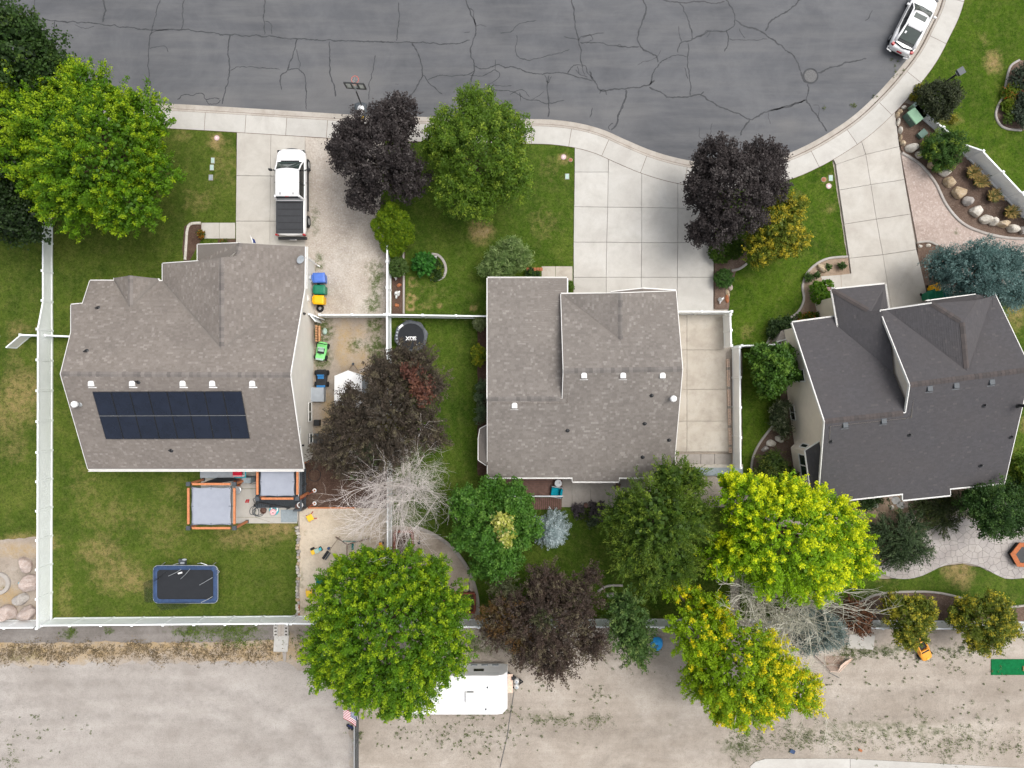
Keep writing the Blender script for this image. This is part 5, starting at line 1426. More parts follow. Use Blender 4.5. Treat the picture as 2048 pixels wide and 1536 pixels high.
CONIF = S(a=(.018, .037, .012), b=(.042, .074, .023), tip=(.08, .12, .045), tip_p=.3, leaf=.15, len=.8, wid=.08, leaves=46, clumps=7, aspect=.3, ax_out=1.3, ax_rand=.3, shape='cone', lift=-.1, rough=.3)
TIGHT = S(a=(.03, .085, .008), b=(.07, .15, .014), tip=(.11, .20, .03), tip_p=.3, leaf=.075, len=.10, wid=.05, leaves=22, clumps=55, rough=.03, fill=.1, zmin=-.1)
ARBOR = S(a=(.075, .15, .003), b=(.165, .275, .005), tip=(.27, .36, .01), tip_p=.35, leaf=.07, len=.10, wid=.045, leaves=24, clumps=60, rough=.03, lift=1.0, aspect=.45, fill=.1)

plant('tree', 'dark green tree by the road beside the bright maple', 'tree', [(25, 105, 95, 6.5, 3.2), (105, 160, 55, 5.5, 2.2), (60, 215, 60, 5, 2.2), (-40, 140, 80, 6, 3)], DARKG, .25, seed=1)
plant('tree', 'very dark green tree on the neighbour lawn behind the bright maple', 'tree', [(20, 330, 75, 4.6, 2.6), (35, 430, 62, 4.2, 2.4), (-30, 400, 70, 5, 2.6), (0, 240, 80, 4.4, 2.4)], S(**{**DARKG, 'a': (.010, .026, .006), 'b': (.026, .055, .010), 'tip': (.04, .075, .014)}), .25, seed=2)
plant('tree', 'big bright yellow green maple beside the road', 'tree', [(185, 305, 128, 6.0, 3.6), (85, 235, 80, 5.6, 2.6), (185, 200, 70, 5.4, 2.4), (285, 245, 62, 5.2, 2.2), (308, 345, 55, 4.8, 2.0), (255, 405, 70, 5, 2.2), (140, 395, 72, 5, 2.4), (60, 320, 65, 5.2, 2.4)],
      S(**{**BRIGHT, 'tip_dir': (-.7, .6, .4, .4)}), .24, seed=3, limbs=16)
plant('tree', 'dark purple leaved tree beside the basketball hoop', 'tree', [(755, 305, 82, 4.6, 2.8), (792, 242, 48, 4.2, 2.0), (708, 282, 40, 3.9, 1.8), (812, 358, 46, 4, 2.0), (728, 392, 34, 3.4, 1.5), (700, 300, 42, 3.8, 1.8)], PURPLE, .17, seed=4, limbs=12)
plant('tree', 'round mid green tree between purple tree and wide driveway', 'tree', [(960, 310, 88, 5.0, 3.2), (955, 225, 50, 4.6, 2.0), (1010, 270, 55, 4.6, 2.2), (1015, 360, 52, 4.4, 2.0), (925, 385, 55, 4.4, 2.2), (900, 270, 48, 4.4, 2.0), (870, 300, 26, 3.8, 1.3), (960, 400, 45, 4.0, 1.8)], GREEN, .19, seed=5, limbs=14)
plant('tree', 'dark purple leaved tree at the corner of the wide driveway', 'tree', [(1468, 385, 82, 4.6, 2.8), (1430, 320, 45, 4.2, 1.9), (1515, 330, 50, 4.2, 2.0), (1410, 385, 44, 4.0, 1.8), (1430, 450, 48, 3.8, 1.8), (1530, 375, 42, 4.0, 1.8), (1395, 470, 22, 3.2, 1.0)], PURPLE, .17, seed=6, limbs=12)
plant('tree', 'small golden green tree under the purple tree by the driveway corner', 'tree', [(1550, 460, 52, 3.2, 1.9), (1575, 420, 38, 3.0, 1.5), (1520, 500, 36, 2.7, 1.4), (1580, 485, 36, 2.7, 1.4)], AUTUMN, .11, seed=7)
plant('shrub', 'upright arborvitae with bright yellow green lobes at the gravel strip', 'shrub', [(770, 436, 16, 2.5, 1.0), (785, 420, 15, 2.8, 1.0), (803, 437, 16, 2.6, 1.0), (757, 452, 15, 2.0, 1.0), (777, 452, 16, 2.5, 1.0), (796, 454, 16, 2.4, 1.0), (814, 458, 15, 1.9, 1.0), (766, 470, 16, 1.6, 1.0), (786, 474, 17, 1.7, 1.0), (806, 476, 16, 1.6, 1.0), (777, 491, 16, 0.9, 1.0), (797, 494, 16, 0.9, 1.0), (787, 505, 12, 0.6, 1.0), (818, 476, 12, 1.2, 1.0)], ARBOR, .08, seed=8, limbs=4)
plant('shrub', 'clipped globe shrub against the white fence', 'shrub', [(797, 535, 20, .65, .68)], S(**{**TIGHT, 'a': (.045, .09, .016), 'b': (.09, .155, .03), 'tip': (.12, .19, .05)}), .05, seed=9, limbs=2)
plant('shrub', 'round bright green shrub inside the oval bed', 'shrub', [(848, 529, 24, .75, .78)], S(**{**TIGHT, 'leaf': .12, 'len': .14, 'clumps': 26, 'a': (.02, .10, .012), 'b': (.045, .19, .02), 'tip': (.07, .24, .03)}), .05, seed=10, limbs=2)
plant('shrub', 'low dark green ground cover beside the oval bed edging', 'shrub', [(872, 540, 15, .25, .25), (874, 552, 12, .22, .2), (868, 526, 10, .2, .2)], S(**{**GREEN, 'a': (.02, .05, .008), 'b': (.04, .085, .012), 'leaf': .10, 'len': .1, 'wid': .08, 'clumps': 18}), .03, seed=11, limbs=2)
plant('shrub', 'feathery light green shrub at the corner of the middle house', 'shrub', [(1010, 522, 36, 1.5, 1.2), (980, 532, 24, 1.2, .9), (1040, 515, 24, 1.4, 1.0), (1022, 500, 22, 1.7, 1.0), (1025, 486, 10, 2.2, .6), (1000, 545, 26, 1.1, .8)],
      S(inner=14, a=(.11, .19, .05), b=(.21, .30, .09), tip=(.33, .42, .17), tip_p=.35, leaf=.24, aspect=.16, len=.35, wid=.13, leaves=28, clumps=12, ax_out=.9, rough=.25), .07, seed=12)
plant('shrub', 'dark clipped hedge shrub beside the driveway corner tree', 'shrub', [(1440, 503, 25, .6, .65), (1468, 497, 22, .55, .6)], S(**{**TIGHT, 'a': (.03, .075, .005), 'b': (.065, .125, .008), 'tip': (.09, .16, .014)}), .05, seed=13, limbs=2)
plant('shrub', 'clipped globe shrub at the end of the wide driveway', 'shrub', [(1447, 557, 19, .6, .62)], S(**{**TIGHT, 'a': (.035, .095, .015), 'b': (.07, .165, .025), 'tip': (.10, .20, .05)}), .05, seed=14, limbs=2)
plant('shrub', 'small green shrub between path and garage of the middle house', 'shrub', [(1140, 575, 7, .5, .5), (1140, 568, 5, .4, .3)], S(**{**TIGHT, 'a': (.04, .09, .006), 'b': (.08, .14, .01)}), .03, seed=15, limbs=1)
plant('shrub', 'dark low shrub beside the pink brick border', 'shrub', [(1062, 547, 12, .4, .35), (1075, 549, 8, .35, .3)], S(**{**TIGHT, 'a': (.015, .045, .01), 'b': (.03, .075, .016), 'clumps': 22}), .03, seed=16, limbs=1)
plant('shrub', 'pale green globe shrub west of the middle house behind the fence', 'shrub', [(961, 647, 15, .95, .6)], S(**{**TIGHT, 'a': (.11, .15, .05), 'b': (.20, .24, .10), 'tip': (.28, .31, .17)}), .05, seed=17, limbs=2)
plant('shrub', 'golden green globe shrub west of the middle house', 'shrub', [(960, 710, 16, .95, .65), (957, 700, 12, .9, .5), (957, 722, 12, .8, .5)], S(**{**TIGHT, 'a': (.10, .16, .01), 'b': (.19, .25, .016), 'tip': (.40, .38, .02), 'tip_p': .5, 'leaf': .12, 'clumps': 24}), .05, seed=18, limbs=2)
plant('shrub', 'tall narrow grey green shrub row along the middle house wall', 'shrub', [(964, 772, 11, 1.2, .9), (962, 795, 11, 1.2, .9), (963, 820, 11, 1.1, .9), (961, 838, 9, .9, .7)], S(a=(.05, .09, .04), b=(.11, .16, .08), tip=(.20, .25, .15), leaf=.12, aspect=.3, len=.25, wid=.1, clumps=22, leaves=22, rough=.2), .05, seed=19)
ORG = S(a=(.085, .034, .024), b=(.16, .066, .045), tip=(.22, .10, .06), tip_p=.4, leaf=.13, len=.4, wid=.14, leaves=32, clumps=6, aspect=.7)
plant('tree', 'large brown purple tree over the tent with one rust red branch', 'tree',
      [(770, 830, 82, 5.0, 2.6), (700, 870, 56, 4.6, 2.0), (690, 835, 38, 4.2, 1.6), (660, 895, 32, 4.2, 1.5), (830, 740, 52, 4.6, 1.9), (865, 770, 36, 4.3, 1.5), (770, 745, 42, 4.6, 1.8), (845, 850, 44, 4.6, 1.8), (870, 880, 24, 3.8, 1.2), (780, 890, 52, 4.2, 1.8), (640, 910, 18, 3.6, .9), (700, 790, 24, 4.4, 1.1), (800, 705, 22, 4.2, 1.1), (745, 930, 38, 4.0, 1.4), (690, 925, 32, 3.6, 1.2)],
      BROWN, .26, base=(800, 830), seed=20, limbs=20, extra=[([(825, 745, 22, 5.9, .7), (845, 785, 26, 5.7, .8), (852, 770, 16, 5.8, .6)], ORG), ([(775, 855, 18, 5.6, .6), (700, 880, 14, 5.2, .6)], S(**{**BROWN, 'a': (.06, .06, .012), 'b': (.13, .11, .02)})), ([(740, 900, 20, 5, .6), (850, 800, 14, 4.8, .5)], S(**{**BROWN, 'a': (.06, .075, .04), 'b': (.10, .115, .06)}))])
plant('tree', 'broad leaved green tree with one bright yellow branch by the deck', 'tree', [(985, 1060, 62, 4.4, 2.4), (940, 1010, 42, 4.1, 1.8), (1025, 1000, 42, 4.2, 1.8), (1000, 1120, 42, 4.0, 1.8), (940, 1070, 38, 4, 1.7), (1045, 1055, 38, 4, 1.7), (985, 975, 26, 3.8, 1.2), (960, 1135, 22, 3.2, 1.0)],
      S(**{**GREEN, 'leaf': .12, 'len': .4, 'a': (.045, .13, .014), 'b': (.09, .22, .022), 'tip': (.14, .27, .04)}), .18, seed=21, limbs=12, extra=[([(1005, 1045, 18, 6.2, .7), (1012, 1065, 14, 6.0, .6), (1008, 1080, 10, 5.8, .5)], S(a=(.24, .30, .03), b=(.50, .50, .11), tip=(.72, .68, .30), tip_p=.4, leaf=.18, len=.3, wid=.14, leaves=30, clumps=12))])
plant('tree', 'pale blue spruce between the deck and the dark lawn', 'tree', [(1103, 1064, 46, 2.0, 1.9), (1103, 1062, 30, 2.8, 1.5)], SPRUCE, .12, seed=22, limbs=4, mat='needle')
plant('tree', 'large feathery green tree over the middle house corner', 'tree', [(1315, 1040, 86, 5.6, 3.0), (1340, 960, 48, 5.2, 2.0), (1260, 1020, 52, 5, 2.0), (1380, 1030, 52, 5, 2.0), (1270, 1100, 55, 4.8, 2.0), (1340, 1115, 62, 4.8, 2.2), (1300, 1150, 42, 4.2, 1.6), (1380, 955, 38, 5, 1.6), (1225, 1040, 26, 4.4, 1.1)], FINE, .22, seed=23, limbs=16)
plant('tree', 'big vivid yellow green maple by the charcoal house', 'tree', [(1565, 1075, 118, 6.2, 3.2), (1490, 1000, 62, 5.8, 2.3), (1575, 1008, 56, 5.8, 2.3), (1660, 1040, 62, 5.6, 2.2), (1690, 1115, 55, 5.2, 2.0), (1625, 1145, 60, 5.2, 2.2), (1500, 1100, 62, 5.6, 2.3), (1440, 1110, 45, 5, 1.8), (1465, 968, 32, 5.2, 1.6), (1700, 1080, 36, 5, 1.5), (1585, 1165, 38, 4.6, 1.6)],
      S(**{**GOLD, 'tip_dir': (.3, .8, .5, .5), 'tip_p': .4}), .24, seed=24, limbs=18)
plant('tree', 'large golden yellow tree overhanging the dirt lot', 'tree', [(1478, 1335, 100, 5.8, 3.0), (1395, 1265, 62, 5.2, 2.1), (1425, 1215, 34, 4.8, 1.6), (1540, 1330, 58, 5.4, 2.2), (1588, 1375, 52, 5.0, 2.0), (1500, 1400, 55, 4.8, 1.9), (1410, 1350, 55, 4.8, 1.9), (1440, 1420, 32, 4.0, 1.3), (1400, 1195, 22, 4.4, 1.0), (1345, 1180, 22, 4.2, .8), (1360, 1175, 24, 4.0, .8)],
      S(**{**GOLD, 'a': (.15, .28, .004), 'b': (.30, .45, .006), 'tip': (.88, .72, .008), 'tip_dir': (.9, -.1, .2, .5), 'tip_p': .35}), .22, seed=25, limbs=16)
plant('tree', 'brown purple tree hanging over the back fence', 'tree', [(1090, 1240, 82, 4.6, 2.4), (1020, 1220, 52, 4.2, 1.8), (1150, 1200, 52, 4.2, 1.8), (1110, 1310, 52, 4.0, 1.7), (1180, 1280, 42, 4, 1.5), (1055, 1290, 44, 4, 1.5), (1090, 1170, 48, 4.2, 1.6), (990, 1260, 34, 3.8, 1.2), (1180, 1150, 24, 4, 1.0)], S(**{**BROWN, 'a': (.048, .035, .026), 'b': (.105, .070, .054)}), .2, seed=26, limbs=14,
      extra=[([(1000, 1230, 40, 5, .8), (1040, 1270, 30, 5, .7)], S(**{**BROWN, 'a': (.07, .05, .015), 'b': (.15, .075, .022)})), ([(1090, 1240, 24, 6.0, .7), (1010, 1170, 24, 4.8, .7)], S(**{**BROWN, 'a': (.05, .06, .025), 'b': (.09, .10, .04)}))])
plant('tree', 'slim light green tree beside the blue tarp', 'tree', [(1265, 1265, 46, 4.0, 1.8), (1250, 1210, 38, 4.2, 1.6), (1275, 1300, 34, 3.6, 1.3), (1240, 1250, 32, 3.6, 1.3)], S(**{**FINE, 'a': (.045, .095, .018), 'b': (.10, .185, .045), 'tip': (.19, .27, .07), 'aspect': .5, 'clumps': 5}), .13, seed=27, limbs=8)
plant('tree', 'huge bright green maple over the white trailer', 'tree', [(775, 1270, 130, 6.2, 3.6), (690, 1190, 70, 5.6, 2.4), (800, 1160, 66, 5.6, 2.4), (870, 1210, 68, 5.6, 2.4), (880, 1300, 66, 5.4, 2.3), (820, 1370, 64, 5.2, 2.2), (715, 1355, 52, 5.2, 2.2), (665, 1290, 60, 5.2, 2.2), (648, 1340, 34, 4.6, 1.5), (740, 1120, 36, 5, 1.5), (870, 1140, 36, 5, 1.5), (780, 1400, 32, 4.5, 1.4), (690, 1135, 30, 4.8, 1.3)], BRIGHT, .26, seed=28, limbs=20)
plant('tree', 'small round golden green tree over the yellow toy car', 'tree', [(1815, 1235, 46, 2.9, 1.7), (1790, 1210, 28, 2.6, 1.2), (1840, 1215, 28, 2.6, 1.2), (1815, 1268, 30, 2.4, 1.1)], S(**{**AUTUMN, 'a': (.08, .12, .010), 'b': (.17, .205, .018), 'tip': (.56, .48, .04)}), .1, seed=29, limbs=6)
plant('tree', 'small round golden green tree on the fence beside the green turf mat', 'tree', [(1962, 1240, 54, 3.0, 1.8), (1925, 1225, 32, 2.7, 1.3), (1990, 1215, 32, 2.7, 1.3), (1960, 1275, 34, 2.5, 1.2), (2005, 1255, 28, 2.5, 1.1)], S(**{**AUTUMN, 'a': (.075, .115, .010), 'b': (.16, .195, .018), 'tip': (.55, .46, .035)}), .1, seed=30, limbs=6)
plant('shrub', 'rust brown shrub by the concrete pad', 'shrub', [(1708, 1232, 30, 1.7, 1.1), (1722, 1250, 20, 1.4, .9), (1700, 1212, 18, 1.6, .8)], S(a=(.05, .028, .015), b=(.13, .055, .025), tip=(.25, .09, .035), tip_p=.4, leaf=.12, len=.3, wid=.14, leaves=26, clumps=9), .07, seed=31)
plant('tree', 'round blue green juniper under the bare tree', 'tree', [(1640, 1255, 42, 2.4, 1.9), (1610, 1275, 30, 2.0, 1.4), (1600, 1235, 30, 2.2, 1.4)], S(**{**SPRUCE2, 'a': (.06, .09, .08), 'b': (.14, .19, .175), 'tip': (.24, .30, .28), 'leaf': .11, 'clumps': 9}), .12, seed=32, mat='needle')
plant('tree', 'large blue spruce in front of the charcoal house garage', 'tree', [(1945, 548, 60, 3.6, 2.2), (1890, 535, 42, 3.0, 1.6), (2000, 565, 52, 3.2, 1.8), (1960, 518, 40, 3.2, 1.6), (2010, 525, 38, 3.0, 1.5), (1940, 580, 36, 2.8, 1.4), (2030, 590, 32, 2.6, 1.3)], SPRUCE2, .2, seed=33, limbs=12, mat='needle')
plant('shrub', 'round green shrub between boulders and white fence', 'shrub', [(1885, 300, 38, 1.1, 1.0), (1862, 300, 24, .9, .8), (1905, 290, 26, 1.0, .9), (1885, 325, 22, .8, .6)], S(**{**GREEN, 'leaf': .12, 'len': .3, 'wid': .1, 'clumps': 11, 'a': (.03, .08, .012), 'b': (.075, .16, .022), 'aspect': .4}), .06, seed=34)
plant('shrub', 'dark bronze green shrub under the street lamp', 'shrub', [(1876, 198, 38, 1.3, 1.1), (1855, 190, 24, 1.1, .8), (1900, 190, 24, 1.2, .9), (1880, 220, 24, 1.0, .8)], S(a=(.025, .035, .014), b=(.055, .072, .028), tip=(.09, .10, .045), leaf=.11, len=.2, wid=.12, leaves=26, clumps=12), .07, seed=35)
plant('tree', 'bushy bright green tree against the cream west wall', 'tree', [(1540, 735, 40, 2.6, 1.8), (1520, 715, 26, 2.4, 1.3), (1565, 745, 28, 2.4, 1.3), (1540, 770, 28, 2.2, 1.2), (1560, 710, 24, 2.4, 1.2)], S(**{**GREEN, 'a': (.035, .095, .010), 'b': (.085, .185, .018), 'tip': (.15, .26, .03), 'leaf': .14}), .12, seed=36)
plant('shrub', 'arching variegated shrub under the cream wall windows', 'shrub', [(1560, 815, 18, 1.0, .8), (1556, 840, 20, 1.0, .8), (1565, 860, 14, .8, .6)], S(a=(.05, .075, .03), b=(.11, .14, .06), tip=(.28, .30, .19), tip_p=.4, leaf=.18, aspect=.25, len=.4, wid=.12, leaves=24, clumps=12, rough=.25), .05, seed=37)
plant('shrub', 'yellow green conifer shrub beside the bay of the cream wall', 'shrub', [(1545, 925, 30, 1.2, .9), (1570, 950, 30, 1.1, .8), (1530, 950, 26, 1.0, .8), (1590, 975, 22, .9, .7)], S(a=(.035, .07, .012), b=(.09, .14, .02), tip=(.17, .20, .03), leaf=.13, aspect=.35, len=.35, wid=.12, leaves=26, clumps=11), .06, seed=38)
plant('tree', 'wide dark juniper spreading over the stamped patio', 'tree', [(1805, 1075, 55, 1.6, 1.2), (1770, 1065, 36, 1.4, .9), (1840, 1100, 36, 1.3, .9), (1800, 1110, 36, 1.1, .8), (1830, 1050, 30, 1.4, .8)], CONIF, .12, seed=39, mat='needle')
plant('shrub', 'low olive green juniper at the back wall of the charcoal house', 'shrub', [(1880, 1015, 40, 1.0, .8), (1890, 1045, 34, .9, .7), (1850, 1010, 26, .9, .6), (1915, 1010, 28, .9, .7)], S(**{**CONIF, 'a': (.018, .030, .006), 'b': (.042, .062, .012), 'tip': (.075, .095, .018)}), .08, seed=40, mat='needle')
plant('tree', 'dark green leafy tree behind the charcoal house corner', 'tree', [(1985, 1010, 52, 3.6, 1.9), (1950, 1000, 36, 3.2, 1.4), (2020, 1035, 40, 3.2, 1.5), (1985, 1045, 36, 2.8, 1.3), (2040, 990, 40, 3.4, 1.5)], S(**{**GREEN, 'a': (.018, .055, .010), 'b': (.05, .115, .018), 'tip': (.09, .17, .03)}), .14, seed=41)
plant('tree', 'yellowish green tree at the east corner of the charcoal house', 'tree', [(2040, 930, 32, 3.0, 1.4), (2055, 960, 30, 3.0, 1.3)], S(**{**GREEN, 'tip': (.24, .28, .03), 'tip_p': .4}), .1, seed=42)
plant('shrub', 'square clipped green hedge beside the porch of the charcoal house', 'shrub', [(1633, 577, 15, .7, .6), (1651, 574, 15, .7, .6), (1635, 594, 15, .7, .6), (1653, 590, 15, .7, .6), (1643, 584, 15, .75, .6)], S(**{**TIGHT, 'a': (.045, .13, .004), 'b': (.11, .235, .008), 'tip': (.17, .29, .015), 'clumps': 34}), .04, seed=43)
for k, (a, c, r, lab) in enumerate(((1617, 555, 9, 'loose grey green shrub beside the tan boulder in the front bed'), (1632, 550, 7, 'small leafy shrub beside the front bed edging'), (1683, 532, 8, 'small dark green shrub by the driveway of the charcoal house'), (1655, 535, 7, 'little round shrub next to the tan boulder'))):
    plant('shrub', lab, 'shrub', [(a, c, r, .35, .32)], S(**{**TIGHT, 'a': (.03, .07, .012), 'b': (.065, .12, .025), 'clumps': 24}), .03, seed=44 + k, limbs=1)
plant('shrub', 'low flowering shrub with orange blooms at the porch wall', 'shrub', [(1602, 636, 9, .3, .25), (1618, 634, 10, .3, .25), (1630, 632, 8, .3, .25)], S(a=(.05, .11, .008), b=(.10, .18, .015), tip=(.55, .14, .02), tip_p=.25, leaf=.12, len=.14, wid=.1, leaves=20, clumps=16), .03, seed=50, limbs=1)
plant('shrub', 'dark spreading shrub in front of the plank lean-to', 'shrub', [(1562, 650, 16, .6, .5), (1545, 665, 14, .5, .4), (1578, 645, 14, .6, .4), (1550, 650, 10, .5, .4)], S(a=(.02, .045, .012), b=(.045, .085, .022), tip=(.08, .13, .03), leaf=.12, len=.2, wid=.12, leaves=24, clumps=13), .04, seed=51)
plant('shrub', 'low dark shrub with white flowers at the back wall', 'shrub', [(1735, 1008, 16, .5, .4), (1752, 1003, 12, .45, .35), (1722, 1004, 10, .4, .3)], S(a=(.02, .05, .012), b=(.05, .10, .02), tip=(.75, .72, .66), tip_p=.16, leaf=.1, len=.14, wid=.1, leaves=24, clumps=16), .04, seed=52)
for k, (a, c, r, lab, A_, B_) in enumerate(((1075, 1025, 16, 'mauve perennial clump beside the patio barrel', (.05, .04, .045), (.13, .11, .12)), (1195, 1022, 22, 'low mauve perennials along the concrete patio', (.05, .042, .045), (.12, .105, .11)), (1170, 1030, 14, 'low green plants at the patio edge', (.04, .075, .01), (.08, .12, .016)), (1185, 1040, 14, 'grey green leafy plant at the patio edge', (.05, .08, .04), (.10, .14, .07)))):
    if k == 0: a, c = 1158, 1022
    plant('shrub', lab, 'shrub', [(a, c, r, .25, .22)], S(a=A_, b=B_, tip=B_, leaf=.11, len=.14, wid=.1, leaves=22, clumps=14), .03, seed=53 + k, limbs=1)
for k, (a, c, r, lab, col) in enumerate(((403, 468, 8, 'small shrub with orange flowers by the front path', (.40, .12, .01)), (449, 486, 7, 'small plant with orange flowers under the roof edge', (.42, .14, .01)))):
    plant('shrub', lab, 'shrub', [(a, c, r, .3, .28)], S(a=(.05, .08, .01), b=(.10, .12, .012), tip=col, tip_p=.5, leaf=.1, len=.1, wid=.08, leaves=20, clumps=24), .03, seed=60 + k, limbs=1)
# red flower bed at the right edge
plant('shrub', 'yellow green daylily with red flowers in the corner bed', 'shrub', [(2020, 185, 16, .4, .35), (2030, 178, 14, .45, .35)], S(a=(.09, .15, .008), b=(.17, .23, .015), tip=(.62, .035, .015), tip_p=.22, leaf=.30, aspect=.1, len=.2, wid=.1, leaves=16, clumps=16, ax_out=1), .03, seed=63, limbs=1)
plant('shrub', 'yellow green daylily without flowers in the corner bed', 'shrub', [(2016, 212, 14, .35, .3)], S(a=(.09, .15, .008), b=(.18, .22, .015), tip=(.3, .26, .02), tip_p=.3, leaf=.28, aspect=.1, len=.2, wid=.1, leaves=16, clumps=16, ax_out=1), .03, seed=64, limbs=1)
plant('shrub', 'small round green shrub at the end of the corner bed', 'shrub', [(2016, 238, 12, .35, .3)], S(**{**TIGHT, 'a': (.06, .11, .012), 'b': (.11, .17, .022), 'clumps': 22}), .03, seed=65, limbs=1)
plant('shrub', 'big dark grey green shrub in the corner bed at the frame edge', 'shrub', [(2045, 155, 26, .7, .5), (2048, 230, 26, .6, .45), (2050, 195, 22, .6, .5)], S(a=(.03, .045, .028), b=(.06, .085, .05), tip=(.10, .13, .09), leaf=.12, len=.22, wid=.12, leaves=22, clumps=12), .04, seed=66)
plant('shrub', 'small yellow plants along the pavement at the lamp', 'shrub', [(1838, 178, 9, .25, .22), (1826, 195, 6, .2, .16), (1905, 240, 10, .2, .15)], S(a=(.14, .15, .012), b=(.24, .23, .02), tip=(.4, .3, .04), tip_p=.3, leaf=.12, len=.12, wid=.1, leaves=16, clumps=14), .02, seed=67, limbs=1)

# ornamental grass clumps: fans of long blades, green base and straw plumes
def grass_clump(label, px, py, lean, seed, r=.55):
    rg = np.random.default_rng(seed); p = P(px, py); root = thing('ornamental_grass', label, 'grass clump', p, group=None)
    n = 900; a = rg.uniform(0, 6.28, n); rr = np.sqrt(rg.random(n)) * .16
    t = rg.random(n); dirx = np.cos(a) * .55 + lean[0] * .9 * rg.random(n); diry = np.sin(a) * .55 + lean[1] * .9 * rg.random(n)
    L = rg.uniform(.5, 1.0, n)
    pos = np.stack([p.x + np.cos(a) * rr + dirx * L * r * t, p.y + np.sin(a) * rr + diry * L * r * t, .1 + L * t * (1 - .35 * t)], 1)
    ax = np.stack([dirx * r, diry * r, .9 - .9 * t], 1); nr = np.stack([dirx, diry, np.full(n, .9)], 1)
    g = np.array((.055, .085, .012)); s = np.array((.36, .235, .07)); col = g + (s - g) * np.clip((t - .35) * 2.2 * (rg.random(n) < .75), 0, 1)[:, None] * rg.uniform(.6, 1.1, (n, 1))
    leaf_mesh('blades', pos.astype(np.float32), ax.astype(np.float32), nr.astype(np.float32), np.full(n, .30, np.float32), np.full(n, .035, np.float32), np.clip(col, 0, 1).astype(np.float32), 'needle', root)
for k, (a, c, l, lab) in enumerate(((1934, 352, (.4, .5), 'first straw tipped ornamental grass, touching the white fence near the round shrub'), (1948, 368, (.9, .1), 'second straw tipped ornamental grass leaning to the white fence'),
                                    (1975, 398, (.6, .5), 'small straw tipped ornamental grass between the boulders and the fence'), (2008, 428, (.8, -.1), 'last straw tipped ornamental grass at the curved end of the boulder row'))):
    grass_clump(lab, a, c, l, 70 + k)

# bare trees: pale branching limbs
def bare_tree(label, base, top_px, zt, r_px, bark, seed, n0=26, lean=(0, 0), r0=.032):
    rnd = random.Random(seed); b0 = P(*base); root = thing('bare_tree', label, 'tree', (b0.x, b0.y, 0))
    c = P(*top_px, zt); rad = px2m(r_px, zt)
    tr = B(); fork = b0.lerp(c, .45); fork.z = zt * .42
    tr.tube([b0, fork], [.16, .12], 8); tr.obj('trunk', bark, root)
    br = B(); tips = []
    def grow(p, d, L, r, lev):
        pts = [p]; q = p.copy(); dd = d.copy()
        for k in range(3):
            dd = (dd + Vector((rnd.uniform(-.3, .3), rnd.uniform(-.3, .3), rnd.uniform(-.12, .16)))).normalized()
            q = q + dd * (L / 3); pts.append(q.copy())
        br.tube(pts, [r, r * .85, r * .68, r * .5], 4 if lev < 2 else 3, False); tips.append(q)
        if lev >= 4: return
        for k in range((5, 6, 5, 3)[lev]):
            t = rnd.uniform(.25, 1.0); s = pts[min(int(t * 3), 2)].lerp(pts[min(int(t * 3) + 1, 3)], (t * 3) % 1)
            nd = (dd + Vector((rnd.uniform(-1, 1), rnd.uniform(-1, 1), rnd.uniform(-.45, .55))) * .95).normalized()
            grow(s, nd, L * rnd.uniform(.42, .68), r * .5, lev + 1)
    for k in range(n0):
        a = 2 * math.pi * k / n0 * 1.0 + rnd.uniform(-.25, .25); e = rnd.random() ** .55
        d = Vector((math.cos(a) * e + lean[0] * .4, math.sin(a) * e + lean[1] * .4, rnd.uniform(.15, 1.0))).normalized()
        s = b0.lerp(fork, rnd.uniform(.55, 1.0)) + Vector((rnd.uniform(-.5, .5), rnd.uniform(-.5, .5), 0)); tgt = c + Vector((math.cos(a) * rad * e, math.sin(a) * rad * e, rnd.uniform(-.9, .5))) + Vector((lean[0], lean[1], 0)) * rnd.random() * 1.5
        d = (tgt - s); L = d.length * .92; d.normalize(); grow(s, d, L, r0 * rnd.uniform(.6, 1.2), 1)
    br.obj('branches', bark, root)
    return root
bare_tree('bare grey white tree with dense twigs beside the mulch bed', (818, 962), (792, 992), 4.6, 104, 'wood_pale', 3, 36)
bare_tree('bare pale tree with leaning limbs above the blue green juniper', (1500, 1180), (1560, 1235), 5.4, 112, 'wood_pale_green', 5, 22, (.7, -.6), .062)
plant('tree', 'small green leafy tree behind the bare grey tree', 'tree', [(752, 905, 30, 3.8, 1.1), (735, 920, 22, 3.4, .9), (715, 940, 18, 3.0, .8)], S(a=(.06, .10, .03), b=(.12, .17, .06), tip=(.18, .23, .10), leaf=.12, len=.3, wid=.14, leaves=26, clumps=7), .08, seed=80)

